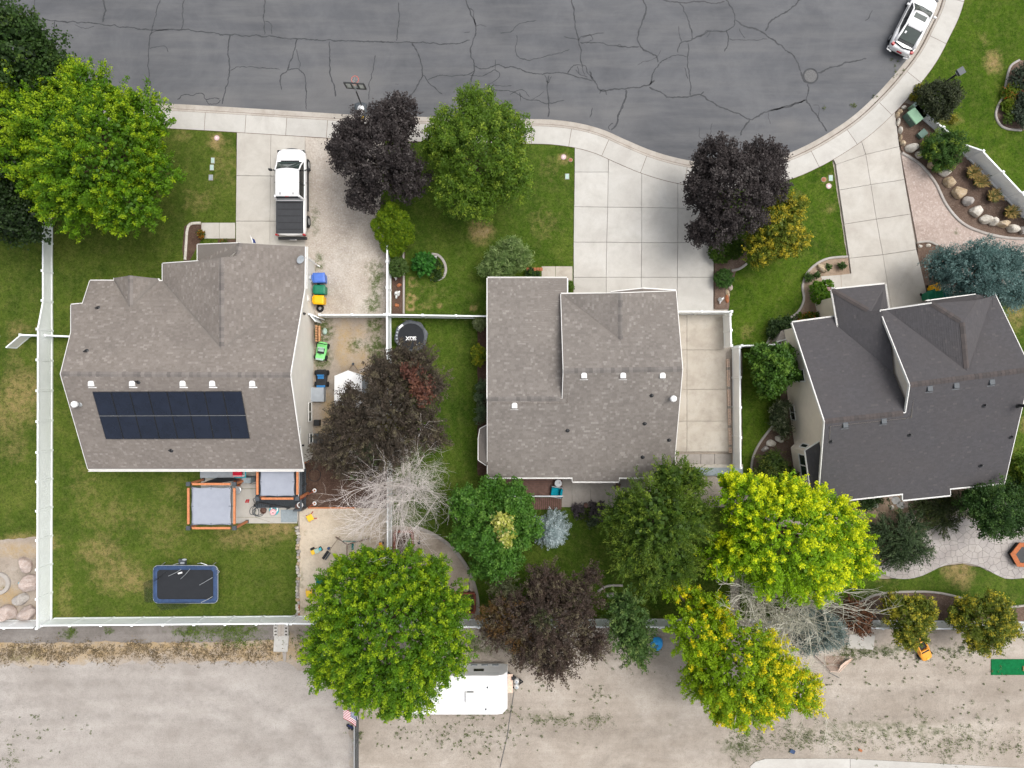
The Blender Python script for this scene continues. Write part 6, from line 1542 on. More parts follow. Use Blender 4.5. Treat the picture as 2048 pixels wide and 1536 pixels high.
# weeds: low leafy cover that nobody could count
def weeds(name, regions, seed, a=(.07, .10, .03), bcol=(.14, .17, .05), size=.075):
    rg = np.random.default_rng(seed); Pp, Cc, Ss = [], [], []
    for (px, py, rx, ry, n, s) in regions:
        for _ in range(n):
            x, y = px + rg.normal() * rx, py + rg.normal() * ry; p = P(x, y); m = rg.integers(5, 15); sz = s * rg.uniform(.5, 1.3)
            q = np.stack([p.x + rg.normal(0, sz, m), p.y + rg.normal(0, sz, m), rg.uniform(.005, .10, m)], 1); t = rg.random()
            Pp.append(q); Cc.append(np.tile(np.array(a) + (np.array(bcol) - np.array(a)) * t, (m, 1)) * rg.uniform(.7, 1.2, (m, 1))); Ss.append(np.full(m, size) * rg.uniform(.6, 1.2, m))
    q, c, s = np.concatenate(Pp), np.concatenate(Cc), np.concatenate(Ss); n = len(q)
    ax = rg.normal(0, 1, (n, 3)); ax[:, 2] *= .3; nr = np.tile(np.array([0, 0, 1.0]), (n, 1)) + rg.normal(0, .35, (n, 3))
    root = None
    f = lambda v: v.astype(np.float32)
    o = leaf_mesh(name, f(q), f(ax), f(nr), f(s), f(s * .6), f(np.clip(c, 0, 1)), 'leaf', None)
    return stuff(o)
w1 = weeds('weeds', [(1790, 1475, 150, 18, 260, .09), (1600, 1475, 40, 14, 120, .12), (1490, 1490, 20, 18, 90, .12), (1900, 1500, 30, 14, 60, .13), (1110, 1440, 45, 7, 60, .08), (1195, 1440, 14, 9, 30, .12), (1200, 1390, 20, 12, 26, .05),
  (1740, 1302, 45, 9, 120, .10), (1930, 1300, 40, 8, 70, .08), (1850, 1310, 60, 12, 60, .06), (1700, 1310, 20, 6, 40, .08), (1720, 1365, 90, 24, 40, .04), (1890, 1430, 90, 20, 50, .06), (1960, 1340, 60, 40, 40, .04),
  (960, 1288, 40, 10, 120, .10), (1040, 1292, 20, 8, 40, .08), (830, 1470, 60, 20, 60, .05), (950, 1460, 50, 20, 70, .06), (970, 1420, 50, 8, 50, .06), (1000, 1480, 60, 20, 40, .05),
  (130, 1268, 8, 6, 12, .08), (25, 1515, 10, 10, 14, .10), (50, 1480, 40, 24, 26, .04), (140, 1455, 50, 14, 14, .05), (720, 1470, 6, 6, 16, .07), (610, 1310, 12, 5, 22, .09), (600, 1282, 6, 4, 14, .07), (590, 1270, 30, 10, 20, .05),
  (640, 1330, 20, 14, 20, .05), (1060, 1375, 20, 6, 14, .04), (690, 1380, 10, 30, 12, .04), (1260, 1330, 30, 10, 20, .05)], 5, (.09, .125, .04), (.17, .205, .075), .075)
tag(w1, 'scattered green weeds on the dirt lot', 'weeds')
w2 = weeds('weeds', [(390, 1262, 22, 7, 70, .09), (470, 1260, 26, 8, 90, .09), (480, 1285, 20, 6, 60, .08), (145, 1265, 4, 4, 14, .07), (222, 1262, 5, 4, 10, .06), (430, 1275, 40, 10, 50, .08)], 6, (.07, .12, .012), (.15, .22, .03))
tag(w2, 'leafy green weeds growing along the ditch', 'weeds')
w3 = weeds('weeds', [(i * 26, 1303 + 8 * math.sin(i * 1.7), 18, 9, 34, .14) for i in range(0, 22)], 7, (.11, .085, .05), (.29, .22, .125), .09)
tag(w3, 'dry straw coloured weeds along the ditch bank', 'dry weeds')
w4 = weeds('weeds', [(752, 652, 10, 8, 70, .10), (757, 690, 9, 12, 90, .10), (745, 705, 9, 9, 50, .08), (712, 690, 14, 10, 40, .06), (637, 530, 5, 12, 60, .09), (752, 560, 9, 30, 130, .05), (746, 610, 10, 8, 60, .05), (632, 440, 5, 20, 40, .06), (720, 660, 6, 4, 12, .06)], 8, (.05, .10, .012), (.12, .19, .03))
tag(w4, 'leafy green weeds along the side yard fences', 'weeds')
w5 = weeds('weeds', [(2005, 1495, 30, 8, 30, .07), (1648, 215, 1, 1, 2, .1), (1706, 211, 3, 2, 8, .06), (1800, 145, 8, 12, 12, .05), (1760, 205, 8, 6, 10, .04), (1850, 146, 3, 3, 10, .06), (1893, 66, 3, 3, 8, .06), (1970, 455, 20, 8, 50, .07), (1905, 470, 6, 4, 12, .05), (1835, 315, 3, 3, 8, .05)], 9)
tag(w5, 'small weeds in the gutter and along the garden edging', 'weeds')
# ------------------------------------------------------------------ vehicles
def ring(y, w, z0, z1, r=.12, crown=.03, tuck=.06):
    """closed car cross-section at station y (x across, z up)"""
    hp = [(0, z0), (w * .80, z0), (w - tuck, z0 + .10), (w, z0 + (z1 - z0) * .45), (w - .02, z1 - r), (w - .06, z1 - r * .35), (w * .78, z1), (w * .4, z1 + crown * .8), (0, z1 + crown)]
    pts = [(x, y, z) for x, z in hp] + [(-x, y, z) for x, z in hp[-2:0:-1]]
    return pts
def wheel(root, x, y, r=.38, w=.26):
    sx = 1 if x > 0 else -1
    prof = [(.0, 0), (r * .6, 0), (r * .62, .02), (r * .92, .0), (r, .04), (r, w - .04), (r * .92, w), (0, w)]
    bb = B(); n = 18; v = []
    for rr, d in prof:
        for k in range(n): q = 2 * math.pi * k / n; v.append((x + sx * (d - w), y + rr * math.cos(q), r + rr * math.sin(q)))
    fs = [(i * n + k, i * n + (k + 1) % n, (i + 1) * n + (k + 1) % n, (i + 1) * n + k) for i in range(len(prof) - 1) for k in range(n)]
    wo = bb.add(v, fs).obj('wheel', 'rubber', root, local=True, smooth=True, fix=True)
    bb = B(); v = []
    for rr, d in ((0, .012), (r * .18, .02), (r * .58, .006), (r * .62, -.03)):
        for k in range(n): q = 2 * math.pi * k / n; v.append((x + sx * d, y + max(rr, .001) * math.cos(q), r + max(rr, .001) * math.sin(q)))
    bb.add(v, [(i * n + k, i * n + (k + 1) % n, (i + 1) * n + (k + 1) % n, (i + 1) * n + k) for i in range(3) for k in range(n)]).obj('rim', 'grey_metal', wo, local=True, fix=True)
def panel(root, name, pts, mat, th=.012, parent=None, sub=0):
    return B().slab([Vector(p) for p in pts], th).obj(name, mat, parent or root, local=True, fix=True)
def strip(pl, pr): return pl + pr[::-1]

# ---- white pickup
tk = thing('pickup_truck', 'white crew cab pickup with black bed cover on the left driveway', 'pickup truck', (-14.58, P(0, 387, .9).y, .125), 0)
body = B(); body.loft([ring(2.93, .70, .48, .85, .1), ring(2.80, .90, .42, 1.02, .12), ring(2.4, .985, .40, 1.10, .13), ring(1.95, 1.0, .40, 1.15, .14), ring(1.0, 1.0, .40, 1.17, .12), ring(-.6, 1.0, .40, 1.18, .10), ring(-1.5, 1.0, .42, 1.20, .10), ring(-2.6, .985, .45, 1.20, .10), ring(-2.86, .96, .50, 1.18, .10)])
body.obj('body', 'car_white', tk, local=True, smooth=True, sub=1)
def cab_ring(y, wb, zb, wt, zt): return [(wb, y, zb), (wb - (wb - wt) * .45, y, zb + (zt - zb) * .5), (wt, y, zt - .06), (wt * .85, y, zt), (0, y, zt + .02), (-wt * .85, y, zt), (-wt, y, zt - .06), (-(wb - (wb - wt) * .45), y, zb + (zt - zb) * .5), (-wb, y, zb)]
gl = B()
gl.loft([[(x, 1.98 + .0 * x, z) for x, _, z in cab_ring(0, .90, 1.12, .86, 1.16)], [(x, 1.30, z) for x, _, z in cab_ring(0, .90, 1.12, .80, 1.80)], [(x, -.35, z) for x, _, z in cab_ring(0, .91, 1.12, .80, 1.84)], [(x, -.52, z) for x, _, z in cab_ring(0, .90, 1.12, .79, 1.76)]])
gl.obj('cab_glass', 'glass_dark', tk, local=True, smooth=False, fix=True)
rf = B(); rf.loft([[(x, y + .05 * (1 - (x / .8) ** 2) * s, z) for x, _, z in ((.80, 0, 1.785), (.72, 0, 1.86), (.36, 0, 1.89), (0, 0, 1.90), (-.36, 0, 1.89), (-.72, 0, 1.86), (-.80, 0, 1.785))] for y, s in ((1.27, 2), (.9, 0), (-.1, 0), (-.46, 0))])
rf.obj('cab_roof', 'car_white', tk, local=True, smooth=True, fix=True)
panel(tk, 'windscreen', [(-.78, 1.83, 1.30), (-.60, 1.93, 1.24), (0, 1.97, 1.22), (.60, 1.93, 1.24), (.78, 1.83, 1.30), (.70, 1.36, 1.765), (.4, 1.44, 1.765), (0, 1.47, 1.765), (-.4, 1.44, 1.765), (-.70, 1.36, 1.765)], 'glass_green', .01)
for s in (1, -1):
    B().tube([(s * .87, 2.0, 1.17), (s * .80, 1.65, 1.50), (s * .775, 1.28, 1.80)], .05, 5).obj('pillar', 'car_white', tk, local=True)
    B().tube([(s * .90, -.50, 1.15), (s * .85, -.48, 1.5), (s * .77, -.42, 1.82)], .085, 5).obj('pillar', 'car_white', tk, local=True)
    B().tube([(s * .935, .45, 1.15), (s * .86, .45, 1.5), (s * .80, .45, 1.80)], .03, 5).obj('pillar', 'black_plastic', tk, local=True)
    m = B().tube([(s * .95, 1.42, 1.15), (s * 1.12, 1.44, 1.20)], .04, 6).obj('mirror_arm', 'black_plastic', tk, local=True)
    B().box((s * 1.26, 1.43, 1.27), (.22, .12, .30)).obj('mirror', 'black_plastic', m, local=True, bevel=.04)
    for y in (.62, -.28): B().box((s * 1.01, y, 1.0), (.03, .16, .03)).obj('door_handle', 'chrome', tk, local=True)
    wheel(tk, s * 1.03, 1.98, .40); wheel(tk, s * 1.03, -1.78, .40)
    B().box((s * .90, -2.80, 1.02), (.16, .12, .34)).obj('tail_light', 'red_light', tk, local=True, bevel=.02)
    B().box((s * .74, 2.72, .90), (.34, .20, .16)).obj('headlight', 'glass_dark', tk, local=True, bevel=.03)
    B().box((s * .97, .2, .42), (.08, 2.6, .06)).obj('running_board', 'black_plastic', tk, local=True)
B().box((0, -2.94, .60), (1.9, .18, .16)).obj('rear_bumper', 'black_plastic', tk, local=True, bevel=.03)
B().box((0, -3.02, .58), (.5, .10, .10)).obj('bumper_step', 'chrome', tk, local=True, bevel=.02)
bu = B(); bu.loft([[(x * 1.0, y - .28 * (x / .9) ** 2, z) for (y, z) in ((2.97, .55), (3.0, .80), (2.92, .90), (2.85, .55))] for x in (-.9, -.6, -.3, 0, .3, .6, .9)]); bu.obj('front_bumper', 'dark_metal', tk, local=True, fix=True)
tn = B(); tn.box((0, -1.68, 1.245), (1.80, 2.12, .05)); to = tn.obj('bed_cover', 'tonneau', tk, local=True, bevel=.015)
for y in (-.72, -1.16, -1.60, -2.04, -2.48): B().box((0, y, 1.272), (1.56, .05 if y != -.72 else .10, .012)).obj('cover_rib', 'black_plastic', to, local=True)
B().box((0, -.66, 1.235), (1.72, .05, .05)).obj('cover_frame', 'chrome', to, local=True)
B().box((0, 2.02, 1.185), (1.2, .08, .02)).obj('cowl', 'black_plastic', tk, local=True)
B().box((0, -.47, 1.83), (.22, .05, .04)).obj('brake_light', 'red_light', tk, local=True)
for s in (1, -1): B().box((s * .42, -.28, 1.90), (.05, .16, .02)).obj('roof_clip', 'black_plastic', tk, local=True)

# ---- white car at the kerb
ang = -R(27.0)
cr = thing('car', 'white four door car with sunroof parked at the kerb', 'car', (26.78, 24.05, 0.0), ang)
body = B(); body.loft([ring(2.16, .62, .35, .58, .08), ring(2.0, .82, .28, .66, .1), ring(1.5, .89, .24, .78, .12), ring(.8, .90, .22, .88, .12), ring(-.4, .90, .22, .92, .12), ring(-1.3, .90, .24, .95, .12), ring(-1.85, .86, .28, .96, .12), ring(-2.12, .76, .34, .90, .1), ring(-2.2, .66, .40, .80, .08)])
body.obj('body', 'car_white', cr, local=True, smooth=True, sub=1)
gl = B(); gl.loft([[(x, 1.02, z) for x, _, z in cab_ring(0, .76, .84, .74, .90)], [(x, .30, z) for x, _, z in cab_ring(0, .80, .86, .62, 1.34)], [(x, -.75, z) for x, _, z in cab_ring(0, .80, .88, .60, 1.36)], [(x, -1.78, z) for x, _, z in cab_ring(0, .66, .90, .60, .98)]])
gl.obj('cabin_glass', 'glass_dark', cr, local=True, fix=True)
rf = B(); rf.loft([[(x * w, y - .10 * x * x * s, z - .05 * abs(x) ** 3) for x in (1, .7, .35, 0, -.35, -.7, -1)] for y, w, z, s in ((.38, .64, 1.39, 1.2), (.0, .64, 1.42, 0), (-.6, .63, 1.41, 0), (-.82, .61, 1.37, 0))])
rf.obj('roof', 'car_white', cr, local=True, smooth=True, fix=True)
panel(cr, 'windscreen', [(-.70, .86, .99), (-.4, 1.00, .94), (0, 1.05, .92), (.4, 1.00, .94), (.70, .86, .99), (.58, .36, 1.36), (0, .44, 1.375), (-.58, .36, 1.36)], 'glass_green', .01)
panel(cr, 'rear_window', [(-.52, -.88, 1.36), (.52, -.88, 1.36), (.56, -1.62, 1.085), (-.56, -1.62, 1.085)], 'glass_green', .01)
panel(cr, 'sunroof', [(-.42, .16, 1.425), (.42, .16, 1.425), (.42, -.20, 1.43), (-.42, -.20, 1.43)], 'glass_green', .01)
panel(cr, 'sticker', [(-.44, -1.14, 1.285), (-.33, -1.14, 1.285), (-.33, -1.28, 1.235), (-.44, -1.28, 1.235)], 'paint_white', .008)
for s in (1, -1):
    B().tube([(s * .74, 1.0, .90), (s * .70, .70, 1.14), (s * .63, .34, 1.36), (s * .63, -.2, 1.385), (s * .61, -.80, 1.36), (s * .62, -1.3, 1.20), (s * .66, -1.78, .98)], [.045, .045, .05, .05, .055, .08, .11], 6).obj('pillar', 'car_white', cr, local=True, smooth=True)
    B().tube([(s * .80, -.22, .90), (s * .63, -.24, 1.34)], .025, 5).obj('door_pillar', 'black_plastic', cr, local=True)
    B().box((s * .98, .72, .95), (.20, .12, .14)).obj('mirror', 'car_white', cr, local=True, bevel=.04)
    wheel(cr, s * .90, 1.32, .31, .2); wheel(cr, s * .90, -1.34, .31, .2)
    B().box((s * .68, -2.02, .88), (.22, .18, .16), s * .35).obj('tail_light', 'red_light', cr, local=True, bevel=.03)
    B().tube([(s * .45, -2.24, .42), (s * .78, -2.18, .42), (s * .80, -2.10, .58)], .05, 5).obj('bumper_corner', 'car_white', cr, local=True)
    B().box((s * .66, 2.0, .62), (.26, .2, .12), -s * .4).obj('headlight', 'glass_dark', cr, local=True, bevel=.03)
    B().tube([(s * .89, .9, .86), (s * .905, -1.0, .92)], .02, 5).obj('door_line', 'chrome', cr, local=True)
B().tube([(-.66, -1.92, .985), (0, -2.05, .985), (.66, -1.92, .985)], .04, 5).obj('boot_spoiler', 'black_plastic', cr, local=True)
B().box((0, -2.21, .66), (.34, .03, .12)).obj('number_plate', 'flag_red', cr, local=True)
B().box((0, -2.17, .38), (1.1, .12, .14)).obj('lower_bumper', 'black_plastic', cr, local=True, bevel=.03)

# ---- white travel trailer under the maple
tz = 2.55
c0, c1 = P(848, 1352, tz), P(1013, 1430, tz)
tw_ = abs(c1.y - c0.y); L_t = 6.6; xr = P(1011, 0, tz).x; cy = (c0.y + c1.y) / 2
tr_ = thing('travel_trailer', 'white travel trailer parked under the huge maple', 'trailer', (xr - L_t / 2, cy, 0))
def tring(x, h0, h1, inset=0.0): 
    w = tw_ / 2 - inset
    return [(x, -w, h0), (x, -w, h1 - .06), (x, -w + .08, h1), (x, 0, h1 + .05), (x, w - .08, h1), (x, w, h1 - .06), (x, w, h0)]
bb = B(); bb.loft([tring(-L_t / 2, .55, tz - .12, .1), tring(-L_t / 2 + .12, .50, tz), tring(L_t / 2 - .55, .50, tz), tring(L_t / 2 - .18, .50, tz - .14), tring(L_t / 2 + .12, .55, tz - .75, .04), tring(L_t / 2 + .12, .50, .6, .1)])
bb.obj('body', 'trailer_white', tr_, local=True, fix=True, bevel=.02)
N_ = tw_ / 2
for x, w in ((1.55, .66), (.15, .66), (-1.6, .9)): 
    o = B().box((x, N_ + .004, 1.62), (w, .02, .42)).obj('window', 'glass_dark', tr_, local=True, bevel=.01)
    B().box((x, N_ + .002, 1.62), (w + .08, .012, .50)).obj('window_frame', 'white_metal', o, local=True)
B().box((L_t / 2 + .10, 0, 1.45), (.03, .75, .3)).obj('front_window', 'glass_dark', tr_, local=True)
for z in (.62, 2.1): B().box((0, N_ + .006, z), (L_t - .8, .01, .03)).obj('trim_line', 'grey_metal', tr_, local=True)
for x in (2.6, 1.9, 1.2): B().box((x, N_ + .01, .78), (.42, .02, .24)).obj('hatch_door', 'grey_cover', tr_, local=True)
ac = B(); ac.box((1.05, -.05, tz + .19), (.66, .80, .28), 0, .82); o = ac.obj('air_conditioner', 'white_plastic', tr_, local=True, bevel=.05)
B().box((1.05, .32, tz + .20), (.4, .03, .08)).obj('grille', 'dark_metal', o, local=True)
o = B().box((2.42, -.28, tz + .06), (.32, .34, .06)).obj('roof_hatch', 'white_plastic', tr_, local=True, bevel=.02)
for x, y in ((2.15, .55), (2.05, -.85)): B().lathe((x, y, tz + .02), [(.05, 0), (.05, .12)], 10).obj('vent_stub', 'dark_metal', tr_, local=True)
B().box((2.72, 0, tz + .035), (.02, tw_ - .5, .02)).obj('roof_seam', 'grey_metal', tr_, local=True)
fr = B(); fr.tube([(L_t / 2, .7, .45), (L_t / 2 + 1.15, 0, .45)], .05, 4); fr.tube([(L_t / 2, -.7, .45), (L_t / 2 + 1.15, 0, .45)], .05, 4); fr.tube([(L_t / 2 + .95, 0, .05), (L_t / 2 + .95, 0, .75)], .05, 6); fr.obj('hitch', 'black_metal', tr_, local=True)
B().box((L_t / 2 + .30, -.05, .60), (.34, 1.25, .05)).obj('front_shelf', 'scrap_white', tr_, local=True)
for y in (.18, -.18):
    o = B().lathe((L_t / 2 + .72, y, .48), [(.10, 0), (.15, .06), (.15, .38), (.09, .47), (.05, .48)], 14).obj('gas_bottle', 'white_plastic', tr_, local=True, smooth=True)
    B().lathe((L_t / 2 + .72, y, .95), [(.08, 0), (.08, .07), (.03, .08)], 10).obj('bottle_collar', 'grey_cover', o, local=True)
B().box((L_t / 2 + .48, .32, .62), (.2, .22, .22)).obj('battery_box', 'black_plastic', tr_, local=True, bevel=.02)
for x in (-.7, -1.5):
    for s in (1, -1): wheel(tr_, x, 0, .01, .01) if False else None
for x in (-.6, -1.4):
    for s in (1, -1):
        bw_ = B(); n = 16; v = []
        for rr, d in ((.001, 0), (.33, 0), (.33, .2), (.001, .2)):
            for k in range(n): q = 2 * math.pi * k / n; v.append((x + rr * math.cos(q), s * (N_ - .05) - s * d, .33 + rr * math.sin(q)))
        bw_.add(v, [(i * n + k, i * n + (k + 1) % n, (i + 1) * n + (k + 1) % n, (i + 1) * n + k) for i in range(3) for k in range(n)]).obj('wheel', 'rubber', tr_, local=True, fix=True)
tag(B().tube([P(1028, 1384, .02), P(1024, 1410, .02), P(1019, 1440, .02), P(1015, 1470, .02), P(1000, 1536, .02)], .018, 5).obj('cable', 'dark_metal'), 'dark cable trailing from the trailer hitch over the dirt', 'cable')

# ------------------------------------------------------------------ bins
def wheelie_bin(label, px, py, mat, rz, s=(.58, .72), h=1.05):
    p = P(px, py, 0.1); root = thing('wheelie_bin', label, 'bin', (p.x, p.y, .1), rz)
    bb = B(); w, d = s
    bb.loft([[(-w * .38, -d * .36, 0), (w * .38, -d * .36, 0), (w * .38, d * .36, 0), (-w * .38, d * .36, 0)], [(-w * .46, -d * .46, h - .12), (w * .46, -d * .46, h - .12), (w * .46, d * .46, h - .12), (-w * .46, d * .46, h - .12)]])
    bb.obj('body', mat, root, local=True, fix=True, bevel=.03)
    lid = B(); lid.loft([[(-w / 2, -d / 2, h - .12), (w / 2, -d / 2, h - .12), (w / 2, d / 2, h - .12), (-w / 2, d / 2, h - .12)], [(-w * .5, -d * .5, h - .05), (w * .5, -d * .5, h - .05), (w * .5, d * .5, h - .03), (-w * .5, d * .5, h - .03)], [(-w * .36, -d * .36, h), (w * .36, -d * .36, h), (w * .36, d * .36, h + .03), (-w * .36, d * .36, h + .03)]])
    l = lid.obj('lid', mat, root, local=True, fix=True, bevel=.02)
    B().tube([(-w * .3, d * .56, h - .08), (w * .3, d * .56, h - .08)], .02, 6).obj('handle', mat, l, local=True)
    B().box((0, d * .52, h - .07), (w * .7, .08, .04)).obj('hinge', mat, l, local=True)
    for sx in (1, -1): B().tube([(sx * w * .40, d * .34, .1), (sx * w * .50, d * .34, .1)], .1, 10).obj('wheel', 'rubber', root, local=True)
wheelie_bin('blue wheelie bin beside the grey house wall', 646, 560, 'bin_blue', R(92), (.66, .80), 1.1)
wheelie_bin('green wheelie bin between the blue and yellow bins', 647, 583, 'bin_green', R(90), (.62, .76), 1.05)
wheelie_bin('yellow wheelie bin beside the green bin', 645, 603, 'bin_yellow', R(88), (.60, .70), 1.05)
wheelie_bin('dark green wheelie bin under the big blue spruce', 1862, 590, 'bin_green', R(8), (.6, .7), .95)
wheelie_bin('yellow lidded wheelie bin half hidden by the big blue spruce', 1858, 578, 'bin_yellow', R(5), (.34, .5), 1.1)
wheelie_bin('dark teal wheelie bin against the charcoal house garage', 1880, 592, 'teal_tarp', R(8), (.6, .7), .95)
wheelie_bin('green wheelie bin beside the dark teal bin at the charcoal garage', 1848, 594, 'bin_green', R(12), (.5, .6), .9)
tk2 = thing('wheelbarrow_wheel', 'black tyre leaning behind the yellow bin', 'tyre', P(641, 617))
B().lathe(P(641, 617, .1), [(.12, 0), (.22, .02), (.26, .09), (.22, .16), (.12, .18), (.12, 0)], 16).obj('tyre', 'rubber', tk2, smooth=True)
B().lathe(P(641, 617, .14), [(.0, 0), (.12, .01), (.12, .08), (.0, .09)], 12).obj('rim', 'grey_metal', tk2)

# ------------------------------------------------------------------ street things
# basketball hoop
bz_ = P(722, 222); hp = thing('basketball_hoop', 'portable basketball hoop with clear backboard standing in the gutter', 'basketball hoop', (bz_.x, bz_.y, 0))
lb = B(); lb.loft([[(bz_.x + x * s, bz_.y + y * s + o, z) for x, y in ((-.42, -.25), (-.25, -.5), (.25, -.5), (.42, -.25), (.40, .45), (.15, .55), (-.15, .55), (-.40, .45))] for s, z, o in ((1, .02, 0), (1, .12, 0), (.75, .22, 0))])
lb.obj('base_tank', 'pad_blue' if False else 'dark_metal', hp, fix=True, bevel=.03)
B().tube([(bz_.x + .1, bz_.y + .25, .2), P(712, 182, 2.6)], .05, 8).obj('pole', 'black_metal', hp)
bp0 = P(711, 179, 2.75); B().tube([P(712, 182, 2.6), (bp0.x, bp0.y + .1, 2.75)], .06, 6).obj('bracket', 'grey_metal', hp)
yb_ = P(0, 177, 2.55).y; xa, xb = P(694, 0, 2.55).x, P(732, 0, 2.55).x
rz_h = R(-4)
B().box(((xa + xb) / 2, yb_, 2.95), (xb - xa, .03, .78), rz_h).obj('backboard', 'clear_board', hp)
fb = B()
for z in (2.56, 3.34): fb.box(((xa + xb) / 2, yb_, z), (xb - xa + .06, .08, .07), rz_h)
fb.obj('backboard_frame', 'black_metal', hp)
for k in range(4):
    x = xa + (xb - xa) * k / 3; B().box((x, yb_ - (x - (xa + xb) / 2) * .07, 2.95), (.09, .07, .84), rz_h).obj('backboard_strut', 'black_metal', hp)
rc = Vector(((xa + xb) / 2, yb_ + .38, 3.0))
B().tube([(rc.x + .23 * math.cos(k * math.pi / 10), rc.y + .23 * math.sin(k * math.pi / 10), 3.0) for k in range(21)], .012, 5).obj('rim', 'orange_rim', hp)
B().box((rc.x, yb_ + .09, 3.0), (.16, .14, .12)).obj('rim_bracket', 'orange_rim', hp)
nt = B()
for k in range(10):
    a = k * math.pi / 5; nt.tube([(rc.x + .22 * math.cos(a), rc.y + .22 * math.sin(a), 2.99), (rc.x + .13 * math.cos(a + .35), rc.y + .13 * math.sin(a + .35), 2.62)], .006, 3, False)
nt.obj('net', 'white_plastic', hp)
# white sand bags on the base
for k, (a, c, rzz, mat, lab) in enumerate(((722, 219, .2, 'white_plastic', 'white sandbag on the hoop base'), (721, 228, -.3, 'white_plastic', 'crumpled white bag behind the hoop base'))):
    q = P(a, c, .2); bb = B(); 
    bb.lathe((q.x, q.y, .2), [(.02, 0), (.2, .03), (.24, .1), (.18, .18), (.05, .22)], 12, rzz, 1.0, 1.15); tag(bb.obj('sandbag', mat, smooth=True), lab, 'bag')
tag(B().lathe(P(722, 233, .12), [(.05, 0), (.18, .02), (.2, .08), (.1, .13)], 10).obj('cushion', 'toy_yellow', smooth=True), 'yellow bag beside the hoop base', 'bag')

# street lamp
lpb_ = P(1868, 180); lm = thing('street_lamp', 'black street lamp post with boxy head over the dark shrub', 'street lamp', (lpb_.x, lpb_.y, 0))
ht = 3.4; 
B().lathe((lpb_.x, lpb_.y, .1), [(.16, 0), (.14, .25), (.07, .32), (.06, 2.6)], 10).obj('post', 'black_metal', lm)
B().box((lpb_.x, lpb_.y, 2.8), (.38, .38, .20), R(30)).obj('lamp_head', 'dark_metal', lm, bevel=.03)
B().box((lpb_.x, lpb_.y, 2.92), (.44, .44, .05), R(30)).obj('lamp_cap', 'vent_grey', lm)
B().box((lpb_.x, lpb_.y, 2.66), (.30, .30, .05), R(30)).obj('lens', 'white_plastic', lm)

# utility cabinets
uc = P(1820, 238); cab = thing('utility_cabinet', 'green utility cabinet with sloping lid behind the white fence', 'utility cabinet', (uc.x, uc.y, .1), R(-52))
bb = B(); w, d, h = .95, .80, .75
bb.loft([[(-w / 2, -d / 2, 0), (w / 2, -d / 2, 0), (w / 2, d / 2, 0), (-w / 2, d / 2, 0)], [(-w / 2, -d / 2, h * .85), (w / 2, -d / 2, h * .85), (w / 2, d / 2, h * .85), (-w / 2, d / 2, h * .85)]]); bb.obj('box', 'utility_dark', cab, local=True, fix=True)
bb = B(); bb.loft([[(-w / 2 - .03, -d / 2 - .03, h * .85), (w / 2 + .03, -d / 2 - .03, h * .85), (w / 2 + .03, d / 2 + .03, h * .85), (-w / 2 - .03, d / 2 + .03, h * .85)], [(-w / 2, -d / 2, h * .92), (w / 2, -d / 2, h * .92), (w / 2, .1, h + .1), (-w / 2, .1, h + .1)], [(-w / 2, .08, h + .1), (w / 2, .08, h + .1), (w / 2, d / 2, h + .10), (-w / 2, d / 2, h + .10)]])
bb.obj('lid', 'utility_green', cab, local=True, fix=True, bevel=.02)
B().box((0, -d / 2 - .02, .4), (.06, .03, .1)).obj('latch', 'grey_metal', cab, local=True)
uc = P(1839, 271); c2 = thing('utility_box', 'low dark green utility box beside the round shrub', 'utility box', (uc.x, uc.y, .1), R(-48))
B().box((0, 0, .14), (.40, .52, .28), 0, .95).obj('box', 'utility_dark', c2, local=True, bevel=.02); B().box((0, 0, .30), (.44, .56, .04)).obj('lid', 'utility_dark', c2, local=True)
uc = P(1817, 219); c3 = thing('utility_pedestal', 'pale green utility pedestal between the cabinet and the fence post', 'utility box', (uc.x, uc.y, .1), R(40))
B().box((0, 0, .35), (.22, .22, .7)).obj('box', 'utility_green', c3, local=True, bevel=.02); B().box((0, 0, .73), (.27, .27, .06)).obj('lid', 'lid_green', c3, local=True)
for k, (a, c, s, mat, lab) in enumerate(((427, 322, (.20, .34), 'lid_green', 'pale green utility lid in the west lawn, first of three'), (425, 336, (.22, .34), 'lid_green', 'pale green utility lid in the west lawn, middle of three'), (423, 356, (.24, .34), 'mat_grey', 'blue grey utility lid in the west lawn, last of three'),
     (1134, 354, (.24, .34), 'lid_green', 'pale green utility lid in the lawn at the wide driveway'), (1660, 357, (.24, .36), 'lid_green', 'pale green utility lid at the edge of the right lawn'))):
    p = P(a, c); o = thing('ground_box', lab, 'utility box', (p.x, p.y, .1)); B().box((p.x, p.y, .105), (s[0] + .05, s[1] + .05, .03)).obj('rim', 'concrete_old', o); B().box((p.x, p.y, .118), (*s, .03)).obj('lid', mat, o, bevel=.01)
for k, (a, c, r, mat, lab) in enumerate(((435, 277, .16, 'valve_pink', 'pink round valve cover in the west lawn'), (1127, 315, .16, 'valve_pink', 'pink round valve cover in the lawn at the wide driveway'), (1656, 373, .17, 'valve_pink', 'pale pink round valve cover on the right lawn'), (1646, 360, .15, 'valve_pink', 'dull brown round valve cover on the right lawn'), (1141, 321, .12, 'valve_pink', 'small brown round valve cover next to the pink one'))):
    p = P(a, c); o = thing('valve_cover', lab, 'valve cover', (p.x, p.y, .1)); B().lathe((p.x, p.y, .09), [(r * 1.15, 0), (r * 1.15, .03), (r, .032)], 18).obj('ring', 'concrete_old', o)
    B().lathe((p.x, p.y, .10), [(r * .95, 0), (r * .95, .035), (r * .6, .04)], 18).obj('cover', mat if k not in (3, 4) else 'terracotta', o); B().lathe((p.x, p.y, .135), [(r * .3, 0), (r * .3, .012)], 10).obj('hub', 'white_plastic' if k < 3 else 'iron', o)
